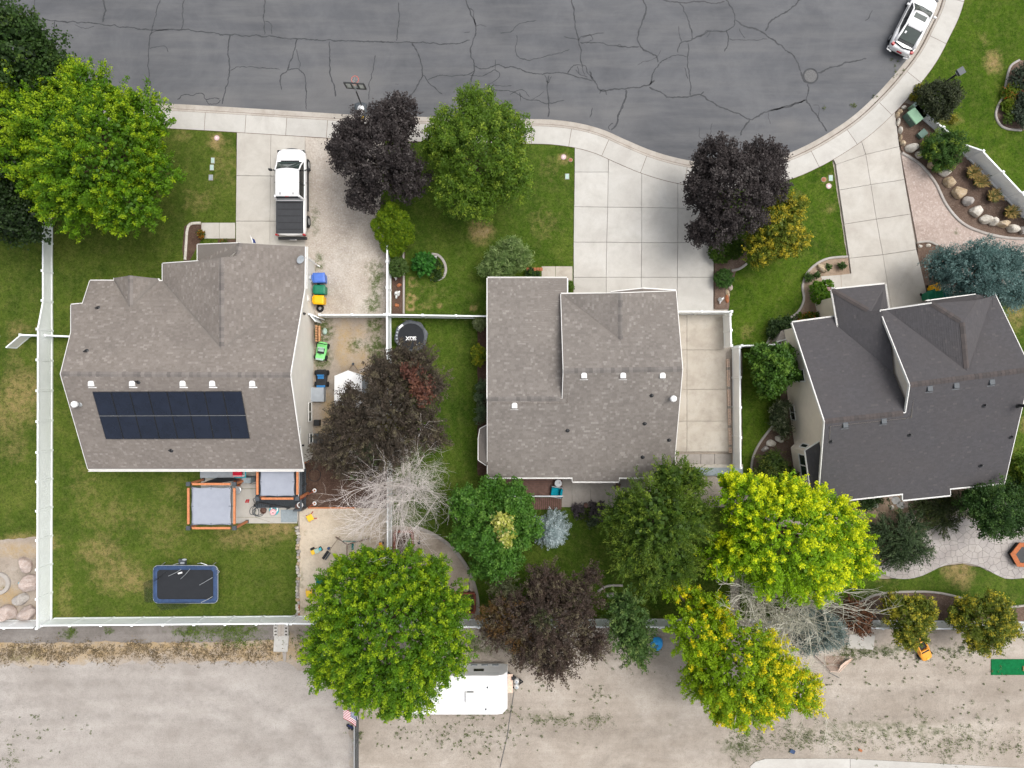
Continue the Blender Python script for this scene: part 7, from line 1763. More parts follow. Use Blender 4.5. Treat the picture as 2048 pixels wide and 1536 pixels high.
p = P(1621, 152); mh = thing('manhole', 'grey round manhole cover with tar collar in the road', 'manhole', (p.x, p.y, 0))
B().lathe((p.x, p.y, 0), [(.54, .002), (.52, .006)], 28).obj('tar_collar', 'crack_tar', mh); B().lathe((p.x, p.y, 0), [(.42, .0), (.42, .014), (.38, .016)], 28).obj('ring', 'iron', mh); B().lathe((p.x, p.y, 0), [(.37, 0), (.37, .018)], 28).obj('cover', 'iron', mh)

# ------------------------------------------------------------------ boulders
def boulder(name, label, px, py, rx, ry, h, mat, seed, group=None, rz=0.0, parent=None, zb=.08):
    rnd = random.Random(seed); p = P(px, py)
    bm = bmesh.new(); bmesh.ops.create_icosphere(bm, subdivisions=3, radius=1.0)
    planes = [(Vector((rnd.uniform(-1, 1), rnd.uniform(-1, 1), rnd.uniform(-.1, 1))).normalized(), rnd.uniform(.62, .88)) for _ in range(9)]
    o = Vector((rnd.uniform(0, 50), rnd.uniform(0, 50), 0))
    for v in bm.verts:
        q = v.co.copy()
        for n_, d in planes:
            e = q.dot(n_) - d
            if e > 0: q -= n_ * e * .9
        q *= 1 + .07 * noise.noise(q * 2.2 + o) + .03 * noise.noise(q * 6 + o)
        x, y = q.x * px2m(rx), q.y * px2m(ry); c, s = math.cos(rz), math.sin(rz)
        v.co = Vector((x * c - y * s, x * s + y * c, q.z * h))
    me = bpy.data.meshes.new(name); bm.to_mesh(me); bm.free(); me.materials.append(MAT[mat])
    ob_ = bpy.data.objects.new(name, me); COL.objects.link(ob_); ob_.location = (p.x, p.y, zb + h * .45)
    if parent is not None: L, _ = WLOC[parent.name]; ob_.parent = parent; ob_.location = (p.x - L.x, p.y - L.y, zb + h * .45 - L.z)
    elif label: tag(ob_, label, 'boulder', group)
    return ob_
G_ = 'boulders along the pink gravel'
for k, (a, c, rx, ry, mat, lab) in enumerate(((1819, 298, 13, 10, 'stone_white', 'white boulder at the head of the row by the driveway'), (1836, 311, 11, 8, 'stone_white', 'white boulder half under the round shrub'), (1862, 332, 12, 8, 'stone_tan', 'tan boulder under the round shrub'), (1885, 346, 12, 10, 'stone_white', 'pale boulder just below the round shrub'),
      (1895, 366, 13, 12, 'stone_tan', 'white and tan boulder below the pale one in the row'), (1914, 387, 15, 13, 'stone_tan', 'biggest tan round boulder in the row'), (1932, 404, 12, 10, 'stone_grey', 'grey boulder after the biggest tan one'), (1948, 425, 14, 13, 'stone_white', 'large flat white boulder before the curve'),
      (1968, 440, 14, 10, 'stone_white', 'jagged white boulder on the curve of the row'), (1982, 446, 9, 10, 'stone_white', 'small white boulder leaning on the jagged one'), (2002, 450, 14, 8, 'stone_tan', 'flat tan boulder near the end of the row'), (2021, 458, 14, 9, 'stone_white', 'white grey boulder at the end of the row'), (2043, 462, 12, 9, 'stone_grey', 'grey boulder at the frame edge of the row'))):
    boulder('boulder', lab, a, c, rx, ry, .42, mat, 200 + k, G_)
for k, (a, c, rx, ry, mat, lab) in enumerate(((1805, 217, 5, 4, 'stone_white', 'small white edge stone at the fence end post'), (1798, 225, 5, 5, 'stone_tan', 'small tan edge stone beside the pavement'), (1792, 232, 4, 6, 'stone_tan', 'second small tan edge stone at the driveway'), (1794, 246, 4, 8, 'stone_white', 'long white edge stone by the utility cabinet'), (1798, 262, 4, 8, 'stone_white', 'second long white edge stone by the driveway'), (1798, 278, 3, 7, 'stone_tan', 'narrow pale edge stone by the driveway'), (1804, 288, 6, 6, 'stone_tan', 'round tan edge stone before the white boulder'))):
    boulder('edge_stone', lab, a, c, rx, ry, .22, mat, 230 + k, 'edge stones along the driveway')
for k, (a, c, rx, ry, h, mat, rz, lab) in enumerate(((57, 1127, 11, 17, .55, 'stone_pink', .35, 'tall pinkish boulder beside the west fence'), (66, 1163, 19, 17, .7, 'stone_pink', 0, 'biggest pinkish boulder against the west fence'), (46, 1197, 19, 12, .45, 'stone_grey', .6, 'flat grey brown boulder in the neighbour rock garden'), (18, 1224, 21, 18, .6, 'stone_pink', 0, 'broad pink boulder at the back fence of the rock garden'), (62, 1224, 21, 14, .7, 'stone_pink', .8, 'long pink boulder in the fence corner of the rock garden'))):
    boulder('boulder', lab, a, c, rx, ry, h, mat, 240 + k, 'neighbour rock garden boulders', rz)
tag(B().lathe(P(0, 1166, .1), [(.50, 0), (.50, .16), (.52, .18), (.74, .18), (.76, .14), (.76, 0)], 24).obj('fire_ring', 'edging'), 'round concrete fire ring in the neighbour rock garden', 'fire ring')
tag(B().lathe(P(41, 1166, .1), [(.02, 0), (.09, .04), (.1, .1), (.06, .17), (.01, .19)], 12).obj('ball', 'spa_teal', smooth=True), 'small light blue ball beside the fire ring', 'ball')
for k, (a, c, rx, ry, mat, rz, lab) in enumerate(((1643, 537, 12, 8, 'stone_tan', -.5, 'tan orange boulder in the front bed of the charcoal house'), (1557, 877, 10, 9, 'stone_white', 0, 'white grey boulder under the variegated shrub'), (1540, 886, 10, 8, 'stone_white', .4, 'white boulder beside the curved edging'), (1528, 897, 8, 5, 'stone_grey', .5, 'flat grey stone beside the curved edging'),
      (1815, 1035, 13, 12, 'stone_grey', 0, 'large grey boulder behind the dark juniper'), (1797, 1026, 12, 5, 'stone_tan', -.6, 'long tan rock beside the flagstones'), (1836, 1038, 10, 8, 'stone_tan', .3, 'brown boulder next to the large grey one'), (1830, 1022, 6, 4, 'stone_pink', .2, 'small pinkish rock by the flagstones'), (1706, 1058, 9, 8, 'stone_white', .2, 'white boulder at the edge of the vivid maple'), (1725, 1075, 9, 7, 'stone_grey', 0, 'grey boulder behind the dark juniper foliage'), (1220, 1188, 9, 5, 'stone_grey', .3, 'pale stone under the feathery tree'),
      (1781, 1014, 5, 5, 'stone_white', .2, 'small white rock at the end of the long tan rock'), (799, 571, 5, 4, 'terracotta', .2, 'flat orange stone in the dark bark bed, upper one'), (794, 611, 5, 4, 'terracotta', -.4, 'flat orange stone in the dark bark bed, lower one'), (1459, 574, 5, 8, 'stone_pink', .2, 'pinkish rock below the globe shrub'), (1453, 598, 4, 9, 'terracotta', 0, 'reddish rock at the bed corner by the fence'), (1854, 492, 5, 4, 'stone_white', 0, 'white stone inside the short spruce edging'), (1838, 493, 4, 4, 'stone_white', .4, 'second white stone inside the short spruce edging'), (1454, 586, 4, 8, 'stone_tan', .3, 'tan rock between the pink and reddish rocks'))):
    boulder('boulder', lab, a, c, rx, ry, .3 if rx > 7 else .14, mat, 260 + k, None, rz)
# stone border of the sand yard: many small stones, each a piece of the border
sb = thing('stone_border', 'row of small pale stones between lawn and sand yard', 'stone border', P(598, 1140))
for k in range(30):
    boulder('stone', None, 597 + random.uniform(-2, 3), 1054 + k * 6.0, random.uniform(3, 5), random.uniform(3, 4.5), .16, random.choice(('stone_white', 'stone_tan', 'stone_grey')), 300 + k, parent=sb)
# flagstones behind the charcoal house
fs_ = thing('flagstones', 'grey and pink flagstones behind the charcoal house', 'flagstones', P(1797, 1002))
for k, (a, c, r, m_) in enumerate(((1790, 1000, 9, 'paver_grey'), (1800, 1010, 9, 'paver_grey'), (1812, 1008, 8, 'stone_pink'), (1778, 992, 7, 'stone_pink'), (1808, 996, 6, 'stone_grey'))):
    q = P(a, c); rnd = random.Random(k); pts = [(q.x + math.cos(t) * px2m(r) * rnd.uniform(.8, 1.15), q.y + math.sin(t) * px2m(r) * rnd.uniform(.8, 1.15)) for t in [i * 2 * math.pi / 6 for i in range(6)]]
    B().prism(pts, .1, .135).obj('flagstone', m_, fs_)
# statues in the beds
def figurine(label, px, py, s, mat, name='garden_ornament'):
    p = P(px, py); bb = B()
    bb.lathe((p.x, p.y, .1), [(.16 * s, 0), (.18 * s, .08), (.10 * s, .2), (.12 * s, .35), (.07 * s, .45), (.09 * s, .52), (.05 * s, .6)], 10); bb.tube([(p.x, p.y, .35), (p.x + .2 * s, p.y + .12 * s, .42)], .05 * s, 6); bb.tube([(p.x, p.y, .32), (p.x - .05 * s, p.y - .28 * s, .2)], .06 * s, 6)
    tag(bb.obj(name, mat, smooth=True), label, 'ornament')
figurine('white garden ornament in the dark bark bed', 795, 588, 1.1, 'white_plastic'); figurine('small white ornament in the bed at the driveway end', 1439, 600, .9, 'white_plastic'); figurine('tiny white lamp at the oval bed edging', 872, 516, .5, 'white_plastic', 'garden_lamp')
figurine('small white figure under the clipped globe shrub', 793, 558, .4, 'white_plastic')
# block retaining wall beside the trailer pad
bwll = thing('block_wall', 'narrow hollow block retaining wall between trailer pad and fence', 'retaining wall', P(1456, 810))
a0, a1 = P(1454, 718), P(1459, 905)
for k in range(34):
    q = a0.lerp(a1, (k + .5) / 34); bb = B(); L_ = (a1 - a0).length / 34 - .012
    bb.box((q.x - .06, q.y, .17), (.04, L_, .22)); bb.box((q.x + .06, q.y, .17), (.04, L_, .22)); bb.box((q.x, q.y + L_ / 2 - .02, .17), (.08, .04, .22)); bb.box((q.x, q.y - L_ / 2 + .02, .17), (.08, .04, .22))
    bb.obj('block', 'grey_wood' if k % 7 == 3 else 'scrap_white', bwll)
rw = thing('concrete_wall', 'low grey retaining wall below the trailer pad steps', 'retaining wall', P(1430, 940))
B().box((*P(1430, 942).xy, .0), (3.6, .55, .5)).obj('wall', 'mat_grey', rw); B().box((*P(1430, 931).xy, .2), (3.6, .22, .12)).obj('coping', 'concrete_warm', rw)

# ------------------------------------------------------------------ back yard of the left house
def gazebo(label, corners, z, seed):
    """corners: pixels of the top frame at height z: nw, ne, se, sw"""
    c = [P(a, b_, z) for a, b_ in corners]; cen = sum(c, Vector()) / 4
    root = thing('gazebo', label, 'gazebo', (cen.x, cen.y, 0))
    for k in range(4):
        a, d = c[k], c[(k + 1) % 4]; t = (d - a).normalized(); rz = math.atan2(t.y, t.x); m = (a + d) / 2
        B().box((m.x, m.y, z), ((d - a).length - .5, .14, .12), rz).obj('beam', 'cedar', root, bevel=.01)
        B().box((a.x, a.y, z / 2 + .06), (.13, .13, z - .1)).obj('post', 'cedar', root)
        B().box((a.x, a.y, z), (.26, .26, .15)).obj('corner_bracket', 'dark_metal', root)
        B().box((a.x, a.y, .16), (.2, .2, .1)).obj('post_foot', 'dark_metal', root)
        rl = m + (cen - m).normalized() * .2
        B().box((rl.x, rl.y, z - .05), ((d - a).length - .2, .04, .05), rz).obj('rail', 'dark_metal', root)
    # sagging canopy with scalloped edge
    n = 14; bb = B(); ins = .07
    for j in range(n + 1):
        for i in range(n + 1):
            u, v = i / n, j / n
            su = ins + (1 - 2 * ins) * u; sv = ins + (1 - 2 * ins) * v
            e = .020 * (abs(math.sin(v * math.pi * 2)) if i in (0, n) else 0); f = .020 * (abs(math.sin(u * math.pi * 2)) if j in (0, n) else 0)
            su += e if i == 0 else (-e if i == n else 0); sv += f if j == 0 else (-f if j == n else 0)
            p = c[0].lerp(c[1], su).lerp(c[3].lerp(c[2], su), sv); p.z += .05 - .10 * math.sin(u * math.pi) * math.sin(v * math.pi); bb.v.append(tuple(p))
    for j in range(n):
        for i in range(n): k = j * (n + 1) + i; bb.f.append((k, k + n + 1, k + n + 2, k + 1))
    o = bb.obj('canopy', 'grey_canvas', root, smooth=True); m_ = o.modifiers.new('thick', 'SOLIDIFY'); m_.thickness = .01
    for (u, v, du, dv) in ((.5, ins, 0, .05), (.5, 1 - ins, 0, -.05), (ins, .5, .05, 0), (1 - ins, .5, -.05, 0), (ins, ins, .04, .04), (1 - ins, ins, -.04, .04), (ins, 1 - ins, .04, -.04), (1 - ins, 1 - ins, -.04, -.04)):
        p = c[0].lerp(c[1], u - du).lerp(c[3].lerp(c[2], u - du), v - dv); q = c[0].lerp(c[1], u + du).lerp(c[3].lerp(c[2], u + du), v + dv); p.z += .07; q.z += .07
        B().tube([p, q], .012, 4).obj('strap', 'black_plastic', root)
gazebo('cedar framed gazebo with grey canopy standing half on the lawn', [(377, 968), (469, 968), (469, 1056), (377, 1056)], 2.35, 1)
gazebo('cedar framed gazebo with grey canopy over the dark deck', [(515, 930), (595, 930), (595, 997), (515, 997)], 2.6, 2)
# dark deck with railing
dk = thing('deck', 'dark grey deck beside the brown mulch bed', 'deck', P(560, 980))
x = 516
while x < 614: B().box((P(x + 1.9, 0).x, (P(0, 935).y + P(0, 1012).y) / 2, .42), (.115, abs(P(0, 935).y - P(0, 1012).y), .04)).obj('deck_board', 'deck_dark', dk); x += 4.0
for a, c in (((614, 920), (613, 1014)), ((613, 1014), (600, 1014))):
    p, q = P(*a), P(*c); m_ = (p + q) / 2; rz = math.atan2((q - p).y, (q - p).x); L_ = (q - p).length
    B().box((m_.x, m_.y, 1.30), (L_, .12, .06), rz).obj('handrail', 'dark_metal', dk)
    n = max(2, int(L_ / .14))
    for k in range(n): w_ = p.lerp(q, (k + .5) / n); B().box((w_.x, w_.y, .86), (.03, .03, .84), rz).obj('baluster', 'dark_metal', dk)
for a, c in ((614, 920), (613, 967), (613, 1014), (600, 1014)): B().box((*P(a, c).xy, .7), (.12, .12, 1.3)).obj('post', 'dark_metal', dk)
B().box((*P(565, 975).xy, .2), (3.1, 2.6, .38)).obj('deck_frame', 'dark_metal', dk)
B().tube([P(598, 940, 1.25), P(597, 999, 1.25)], .035, 4).obj('side_rail', 'white_trim', dk)
st_ = thing('stair_rail', 'black metal stair handrails leaning beside the dark deck', 'handrail', P(545, 1012))
for dz in (0.0,): 
    B().tube([P(508, 1010, .7), P(518, 1005, 1.0), P(580, 1016, 1.0), P(583, 1014, .3)], .05, 6).obj('rail', 'black_metal', st_)
    B().tube([P(538, 1014, .3), P(550, 1010, 1.0)], .05, 6).obj('post', 'black_metal', st_); B().tube([P(574, 1018, .15), P(582, 1014, 1.0)], .05, 6).obj('post', 'black_metal', st_); B().tube([P(508, 1010, .7), P(510, 1012, .12)], .04, 6).obj('post', 'black_metal', st_)
# slanted sail frame at the other gazebo
sf = thing('patio_swing_frame', 'dark canopy swing frame beside the lawn gazebo', 'swing seat', P(435, 962))
B().slab([P(408, 966, 1.0), P(436, 956, 1.3), P(470, 956, 1.3), P(476, 960, 1.1), P(440, 966, 1.0)], .03).obj('seat_canopy', 'black_plastic', sf)
B().tube([P(380, 968, 1.8), P(404, 960, .15)], .05, 6).obj('leg', 'brown_metal', sf); B().tube([P(408, 966, .95), P(436, 956, 1.25)], .04, 6).obj('arm', 'black_metal', sf)
B().tube([P(471, 1056, 2.0), P(492, 1044, .2)], .0001, 3)
def leaning_bar(label, a, c, r=.06, mat='cedar'):
    tag(B().tube([a, c], r, 6).obj('timber', mat), label, 'timber')
leaning_bar('leaning reddish brace beside the lawn gazebo corner', P(474, 1055, 1.1), P(492, 1043, .15), .07, 'red_wood')
leaning_bar('short reddish brace at the deck railing', P(598, 999, 1.35), P(611, 991, 1.2), .08, 'red_wood')
# hot tub with covers
ht_ = thing('hot_tub', 'grey covered hot tub with red and teal end under the eaves', 'hot tub', P(447, 942))
B().box((*P(452, 938).xy, .5), (2.1, 1.0, .75)).obj('tub', 'spa_teal', ht_, bevel=.04); B().box((*P(435, 938, .9).xy, .93), (2.25, 1.16, .12)).obj('cover', 'grey_cover', ht_, bevel=.03)
B().box((*P(475, 940, .98).xy, .98), (.62, .9, .1)).obj('lid', 'spa_red', ht_, bevel=.02); B().tube([P(466, 952, 1.0), P(488, 952, 1.0), P(488, 936, 1.0)], .04, 6).obj('rim', 'white_plastic', ht_); B().tube([P(469, 955, .9), P(491, 955, .9), P(491, 936, .9)], .05, 6).obj('outer_rim', 'spa_teal', ht_)
bq = thing('grill', 'covered grey green grill on the patio', 'grill', P(503, 959))
B().box((*P(503, 957).xy, .55), (.72, .42, .85), 0, .85).obj('cover', 'mat_grey', bq, bevel=.05); B().tube([P(497, 965, .8), P(504, 968, .8), P(512, 967, .8)], .015, 5).obj('handle', 'black_metal', bq)
bk_ = thing('basket', 'brown woven basket beside the lawn gazebo', 'basket', P(479, 963)); B().lathe(P(479, 963, .12), [(.18, 0), (.27, .3), (.28, .36), (.24, .36), (.2, .1), (.02, .08)], 14).obj('basket', 'orange_wood', bk_); B().lathe(P(479, 963, .15), [(.02, .15), (.2, .2), (.02, .26)], 10).obj('contents', 'deck_brown', bk_)
fn = thing('patio_heater', 'round grey stool beside the basket', 'stool', P(480, 978)); B().lathe(P(480, 978, .12), [(.2, .40), (.25, .42), (.25, .48), (.2, .5)], 16).obj('seat', 'galvanised', fn)
for k in range(4): B().tube([P(480, 978, .6) + Vector((.15 * math.cos(k * 1.57), .15 * math.sin(k * 1.57), -.05)), P(480, 978, .12) + Vector((.27 * math.cos(k * 1.57), .27 * math.sin(k * 1.57), 0))], .018, 5).obj('leg', 'grey_metal', fn)
for dx, nm in ((0, 0), (1, 1)):
    q = P(493 + 4 * dx, 1002, .125); tag(B().box((q.x, q.y, .15), (.10, .26, .06), R(-25 + 8 * dx)).obj('sandal', 'flag_red', bevel=.03), 'dark red sandal on the patio slabs, one of a pair', 'sandal', 'pair of sandals')
hs = B(); pts = []
for k in range(90):
    a = k * .28; r = .33 + .07 * math.sin(k * .21); q = P(512 + 8 * math.sin(k * .05), 1022, .13); pts.append((q.x + r * math.cos(a) * (1 if k < 60 else .7), q.y + r * .9 * math.sin(a), .14 + .0012 * k))
pts += [tuple(P(514, 1012, .2)), tuple(P(508, 1003, .2)), tuple(P(506, 998, .2)), tuple(P(511, 996, .2))]
tag(hs.tube(pts, .02, 5).obj('garden_hose', 'dark_metal'), 'coiled dark garden hose on the patio', 'hose')
tb2 = thing('barrel', 'dark woven basket beside the coiled hose', 'basket', P(529, 1020)); B().lathe(P(529, 1020, .12), [(.15, 0), (.22, .25), (.18, .26), (.14, .1)], 12).obj('basket', 'deck_brown', tb2); B().lathe(P(529, 1020, .12), [(.14, .08), (.02, .1)], 12).obj('bottom', 'mulch', tb2)
fl = thing('swim_ring', 'blue and pink inflatable swim rings stacked on the patio', 'swim ring', P(547, 1023))
def torus(c, R_, r_, mat, par, nm):
    b_ = B(); n, m = 20, 8
    for i in range(n):
        for j in range(m): a, q = 2 * math.pi * i / n, 2 * math.pi * j / m; b_.v.append((c[0] + (R_ + r_ * math.cos(q)) * math.cos(a), c[1] + (R_ + r_ * math.cos(q)) * math.sin(a), c[2] + r_ * math.sin(q)))
    b_.f = [(i * m + j, ((i + 1) % n) * m + j, ((i + 1) % n) * m + (j + 1) % m, i * m + (j + 1) % m) for i in range(n) for j in range(m)]
    return b_.obj(nm, mat, par, smooth=True)
torus(P(548, 1021, .22), .24, .09, 'spa_teal', fl, 'ring'); torus(P(546, 1024, .36), .14, .085, 'float_pink', fl, 'ring'); torus(P(549, 1018, .30), .2, .05, 'white_plastic', fl, 'ring')
tag(B().box((*P(578, 1032, .13).xy, .13), (1.1, .85, .025)).obj('door_mat', 'mat_grey'), 'grey rubber mat at the patio corner', 'mat')
for k, (a, c, lab) in enumerate(((629, 981, 'white plant pot on a reddish stand, nearer the house'), (629, 1007, 'white plant pot on a reddish stand, nearer the sand'))):
    o = thing('plant_pot', lab, 'plant pot', P(a, c)); torus(P(a, c, .55), .10, .035, 'white_plastic', o, 'pot_rim'); B().lathe(P(a, c, .3), [(.08, 0), (.12, .25), (.02, .22)], 12).obj('pot', 'terracotta', o); B().box((*P(a, c).xy, .2), (.1, .1, .25)).obj('stand', 'red_wood', o)
    B().tube([P(a - 3, c + 2, .6), P(616, c + 8, .9)], .05, 5).obj('arm', 'red_wood', o)
o = thing('plant_pot', 'white rimmed pot of brown soil at the deck corner', 'plant pot', P(600, 1009)); torus(P(600, 1010, 1.0), .17, .04, 'white_plastic', o, 'pot_rim'); B().lathe(P(600, 1010, .45), [(.12, 0), (.18, .5), (.02, .52)], 14).obj('pot', 'deck_brown', o)
tag(B().tube([P(629, 950, .13) + Vector((.42 * math.cos(k * .3), .42 * math.sin(k * .3), 0)) for k in range(22)], .02, 5).obj('hoop', 'black_plastic'), 'thin black hoop lying on the mulch bed', 'hoop')
tag(B().box(((P(617, 0).x + P(712, 0).x) / 2, P(0, 1015).y, .13), (P(712, 0).x - P(617, 0).x, .09, .12)).obj('timber_edge', 'cedar'), 'reddish timber edge between mulch bed and sand', 'timber')
tag(B().box((P(598.5, 0).x + .02, P(0, 1215).y, .12), (.07, 1.2, .12)).obj('timber_edge', 'terracotta'), 'rust coloured edge at the corner of the sand yard', 'timber')
# rectangular trampoline
zt = .85; tq = [P(305, 1131, zt), P(434, 1131, zt), P(436, 1206, zt), P(307, 1208, zt)]
cx_, cy_ = sum(p.x for p in tq) / 4, sum(p.y for p in tq) / 4
tp = thing('trampoline', 'rectangular trampoline with blue pad and fallen net', 'trampoline', (cx_, cy_, 0))
w_, h_ = (tq[1] - tq[0]).length / 2, (tq[1] - tq[2]).length / 2
def rrect(w, h, r, n=5):
    out = []
    for sx, sy, a0 in ((1, 1, 0), (-1, 1, 90), (-1, -1, 180), (1, -1, 270)):
        for k in range(n + 1): a = R(a0 + 90 * k / n); out.append((sx * (w - r) + r * math.cos(a), sy * (h - r) + r * math.sin(a)))
    return out
ou, inn = rrect(w_, h_, .32), rrect(w_ - .28, h_ - .27, .22); n = len(ou)
bb = B(); 
for k in range(n):
    wv = .02 * math.sin(k * 2.3); bb.v += [(*ou[k], zt - .02 + wv), (*inn[k], zt + .01), ((ou[k][0] + inn[k][0]) / 2, (ou[k][1] + inn[k][1]) / 2, zt + .05 + wv)]
for k in range(n): j = (k + 1) % n; bb.f += [(3 * k, 3 * j, 3 * j + 2, 3 * k + 2), (3 * k + 2, 3 * j + 2, 3 * j + 1, 3 * k + 1)]
bb.obj('pad', 'pad_blue', tp, local=True, smooth=True, fix=True)
bb = B(); bb.prism([(x * 1.01, y * 1.01) for x, y in inn], zt - .05, zt - .03); bb.obj('jump_mat', 'trampoline_mat', tp, local=True)
B().tube([(*p, zt - .05) for p in ou] + [(*ou[0], zt - .05)], .03, 6).obj('frame', 'galvanised', tp, local=True)
for sx in (1, -1):
    for sy in (1, -1): B().tube([(sx * w_ * .8, sy * h_ * .95, zt - .05), (sx * w_ * .8, sy * h_ * 1.02, .1)], .03, 6).obj('leg', 'galvanised', tp, local=True)
for pts in ([P(337, 1152, 1.2), P(350, 1146, 1.5), P(362, 1139, 1.9)], [P(361, 1158, .9), P(370, 1150, 1.3), P(380, 1138, 1.7)], [P(399, 1170, .9), P(413, 1162, 1.2), P(425, 1155, 1.4)], [P(344, 1131, 1.3), P(352, 1128, 1.4), P(357, 1127, 1.4)], [P(395, 1127, 1.2), P(402, 1126, 1.3), P(414, 1130, 1.2)], [P(433, 1138, 1.1), P(439, 1143, 1.2), P(434, 1150, 1.1)], [P(402, 1205, 1.3), P(415, 1199, 1.3), P(425, 1193, 1.3)]):
    B().tube(pts, .02, 5).obj('net_pole', 'galvanised', tp)
nb = B(); nb.poly([P(339, 1139, 1.2), P(325, 1152, 1.3), P(300, 1160, .7), P(287, 1165, .25), P(289, 1204, .2), P(306, 1206, .7), P(306, 1165, .95), P(322, 1150, .98)]); nb.obj('net', 'netting', tp, fix=True)
nb = B(); nb.poly([P(310, 1207, .9), P(322, 1221, .25), P(365, 1217, .2), P(385, 1208, .6), P(400, 1204, .9)]); nb.obj('net', 'netting', tp, fix=True)
B().box((*P(360, 1146, 1.0).xy, .98), (.28, .10, .06), .3).obj('white_clip', 'white_plastic', tp)
ld = thing('step_stool', 'small dark step with white lids behind the rectangular trampoline', 'step stool', P(368, 1124)); B().box((*P(368, 1124).xy, .2), (.45, .5, .22)).obj('step', 'dark_metal', ld)
for a, c in ((369, 1119), (365, 1126)): B().lathe(P(a, c, .33), [(.12, 0), (.12, .03)], 12, 0, 1.3, .5).obj('lid', 'grey_cover', ld)
# sand yard toys
def chair_small(label, px, py, mat, legm, rz):
    p = P(px, py); o = thing('toy_table', label, 'toy table', (p.x, p.y, .1), rz); B().box((0, 0, .38), (.42, .42, .06)).obj('top', mat, o, local=True, bevel=.03)
    for sx in (1, -1):
        for sy in (1, -1): B().tube([(sx * .16, sy * .16, .36), (sx * .26, sy * .26, 0)], .03, 5).obj('leg', legm, o, local=True)
chair_small('orange yellow toy table with red legs on the sand', 624, 1033, 'toy_yellow', 'flag_red', R(30)); chair_small('bright yellow toy stool beside the green tarp', 622, 1183, 'toy_yellow', 'toy_yellow', R(10))
def toy_truck(label, px, py, rz, m1, m2, s=1.0):
    p = P(px, py); o = thing('toy_truck', label, 'toy truck', (p.x, p.y, .1), rz)
    B().box((0, 0, .10 * s), (.20 * s, .44 * s, .10 * s)).obj('chassis', 'black_plastic', o, local=True); B().box((0, -.08 * s, .2 * s), (.24 * s, .26 * s, .14 * s), 0, 1.15).obj('tipper', m1, o, local=True, bevel=.01); B().box((0, .15 * s, .2 * s), (.18 * s, .12 * s, .16 * s)).obj('cab', m2, o, local=True, bevel=.02)
    for sx in (1, -1):
        for y in (.14, -.14): B().tube([(sx * .09 * s, y * s, .07 * s), (sx * .14 * s, y * s, .07 * s)], .07 * s, 8).obj('wheel', 'rubber', o, local=True)
toy_truck('yellow and black toy truck lying on the sand', 628, 1100, R(25), 'toy_yellow', 'black_plastic'); toy_truck('pale teal toy truck next to the yellow one on the sand', 639, 1098, R(-65), 'lid_green', 'spa_teal', 1.1); toy_truck('yellow toy digger at the foot of the white fence', 764, 1090, R(10), 'toy_yellow', 'toy_orange', 1.2)
tag(B().lathe(P(658, 1096, .1), [(.04, 0), (.09, .02), (.1, .13), (.05, .15)], 10).obj('bucket', 'pad_blue'), 'small dark blue bucket on the sand', 'bucket')
sw = thing('swing_set', 'brown metal swing set standing in the sand yard', 'swing set', P(693, 1100))
apx = P(694, 1089, 2.2); ap2 = P(694, 1150, 2.2)
B().tube([apx, ap2], .045, 8).obj('top_bar', 'brown_metal', sw)
for q, e in ((apx, P(672, 1074, .1)), (apx, P(742, 1076, .1)), (ap2, P(675, 1165, .1)), (ap2, P(745, 1165, .1))): B().tube([q, e], .045, 8).obj('leg', 'brown_metal', sw)
B().tube([P(686, 1082, 1.2), P(713, 1083, 1.2)], .03, 6).obj('brace', 'teal_tarp', sw); s_ = B().box((*P(705, 1094, .6).xy, .55), (.14, .40, .05)).obj('swing_seat', 'teal_tarp', sw)
B().tube([P(705, 1091, .6), P(695, 1094, 2.1)], .008, 4).obj('chain', 'grey_metal', s_); B().tube([P(705, 1097, .6), P(695, 1098, 2.1)], .008, 4).obj('chain', 'grey_metal', s_)
gl_ = thing('glider_swing', 'dark two seat glider lying beside the swing set', 'swing', P(653, 1110)); B().box((*P(651, 1110, .25).xy, .25), (.18, .62, .06), R(-35)).obj('seat', 'black_plastic', gl_); B().box((*P(656, 1112, .25).xy, .28), (.10, .58, .06), R(-35)).obj('seat', 'dark_metal', gl_); B().tube([P(658, 1102, .3), P(680, 1072, .9)], .015, 5).obj('arm', 'brown_metal', gl_)
tag(B().slab([P(632, 1155, .9), P(665, 1157, .9), P(670, 1185, .85), P(631, 1182, .9)], .02).obj('playhouse_tarp', 'teal_tarp'), 'dark green tarp roof half under the huge maple', 'tarp')
tag(B().tube([P(631, 1183, .12), P(632, 1155, .9)], .03, 5).obj('tarp_pole', 'white_plastic'), 'white pole holding the dark green tarp', 'pole')
# raised beds in the play area
def raised_bed(label, px0, py0, px1, py1, h=.4):
    a, c = P(px0, py0), P(px1, py1); o = thing('raised_bed', label, 'raised bed', ((a.x + c.x) / 2, (a.y + c.y) / 2, 0)); x0, x1, y0, y1 = a.x, c.x, c.y, a.y
    for q, s in ((((x0 + x1) / 2, y0), (x1 - x0, .14)), (((x0 + x1) / 2, y1), (x1 - x0, .14)), ((x0, (y0 + y1) / 2), (.14, y1 - y0 - .15)), ((x1, (y0 + y1) / 2), (.14, y1 - y0 - .15))): B().box((*q, h / 2 + .05), (*s, h)).obj('board', 'red_wood', o)
    B().box(((x0 + x1) / 2, (y0 + y1) / 2, h * .4), (x1 - x0 - .1, y1 - y0 - .1, h * .7)).obj('soil', 'mulch', o)
raised_bed('red timber raised bed half hidden by the bare grey tree', 791, 1061, 826, 1112); raised_bed('red timber raised bed at the edge of the huge maple', 890, 1184, 950, 1221)
fr_ = torus(P(878, 1133, .16), .42, .05, 'concrete_old', None, 'stone_ring'); tag(fr_, 'thin grey ring on the play area ground', 'ring')
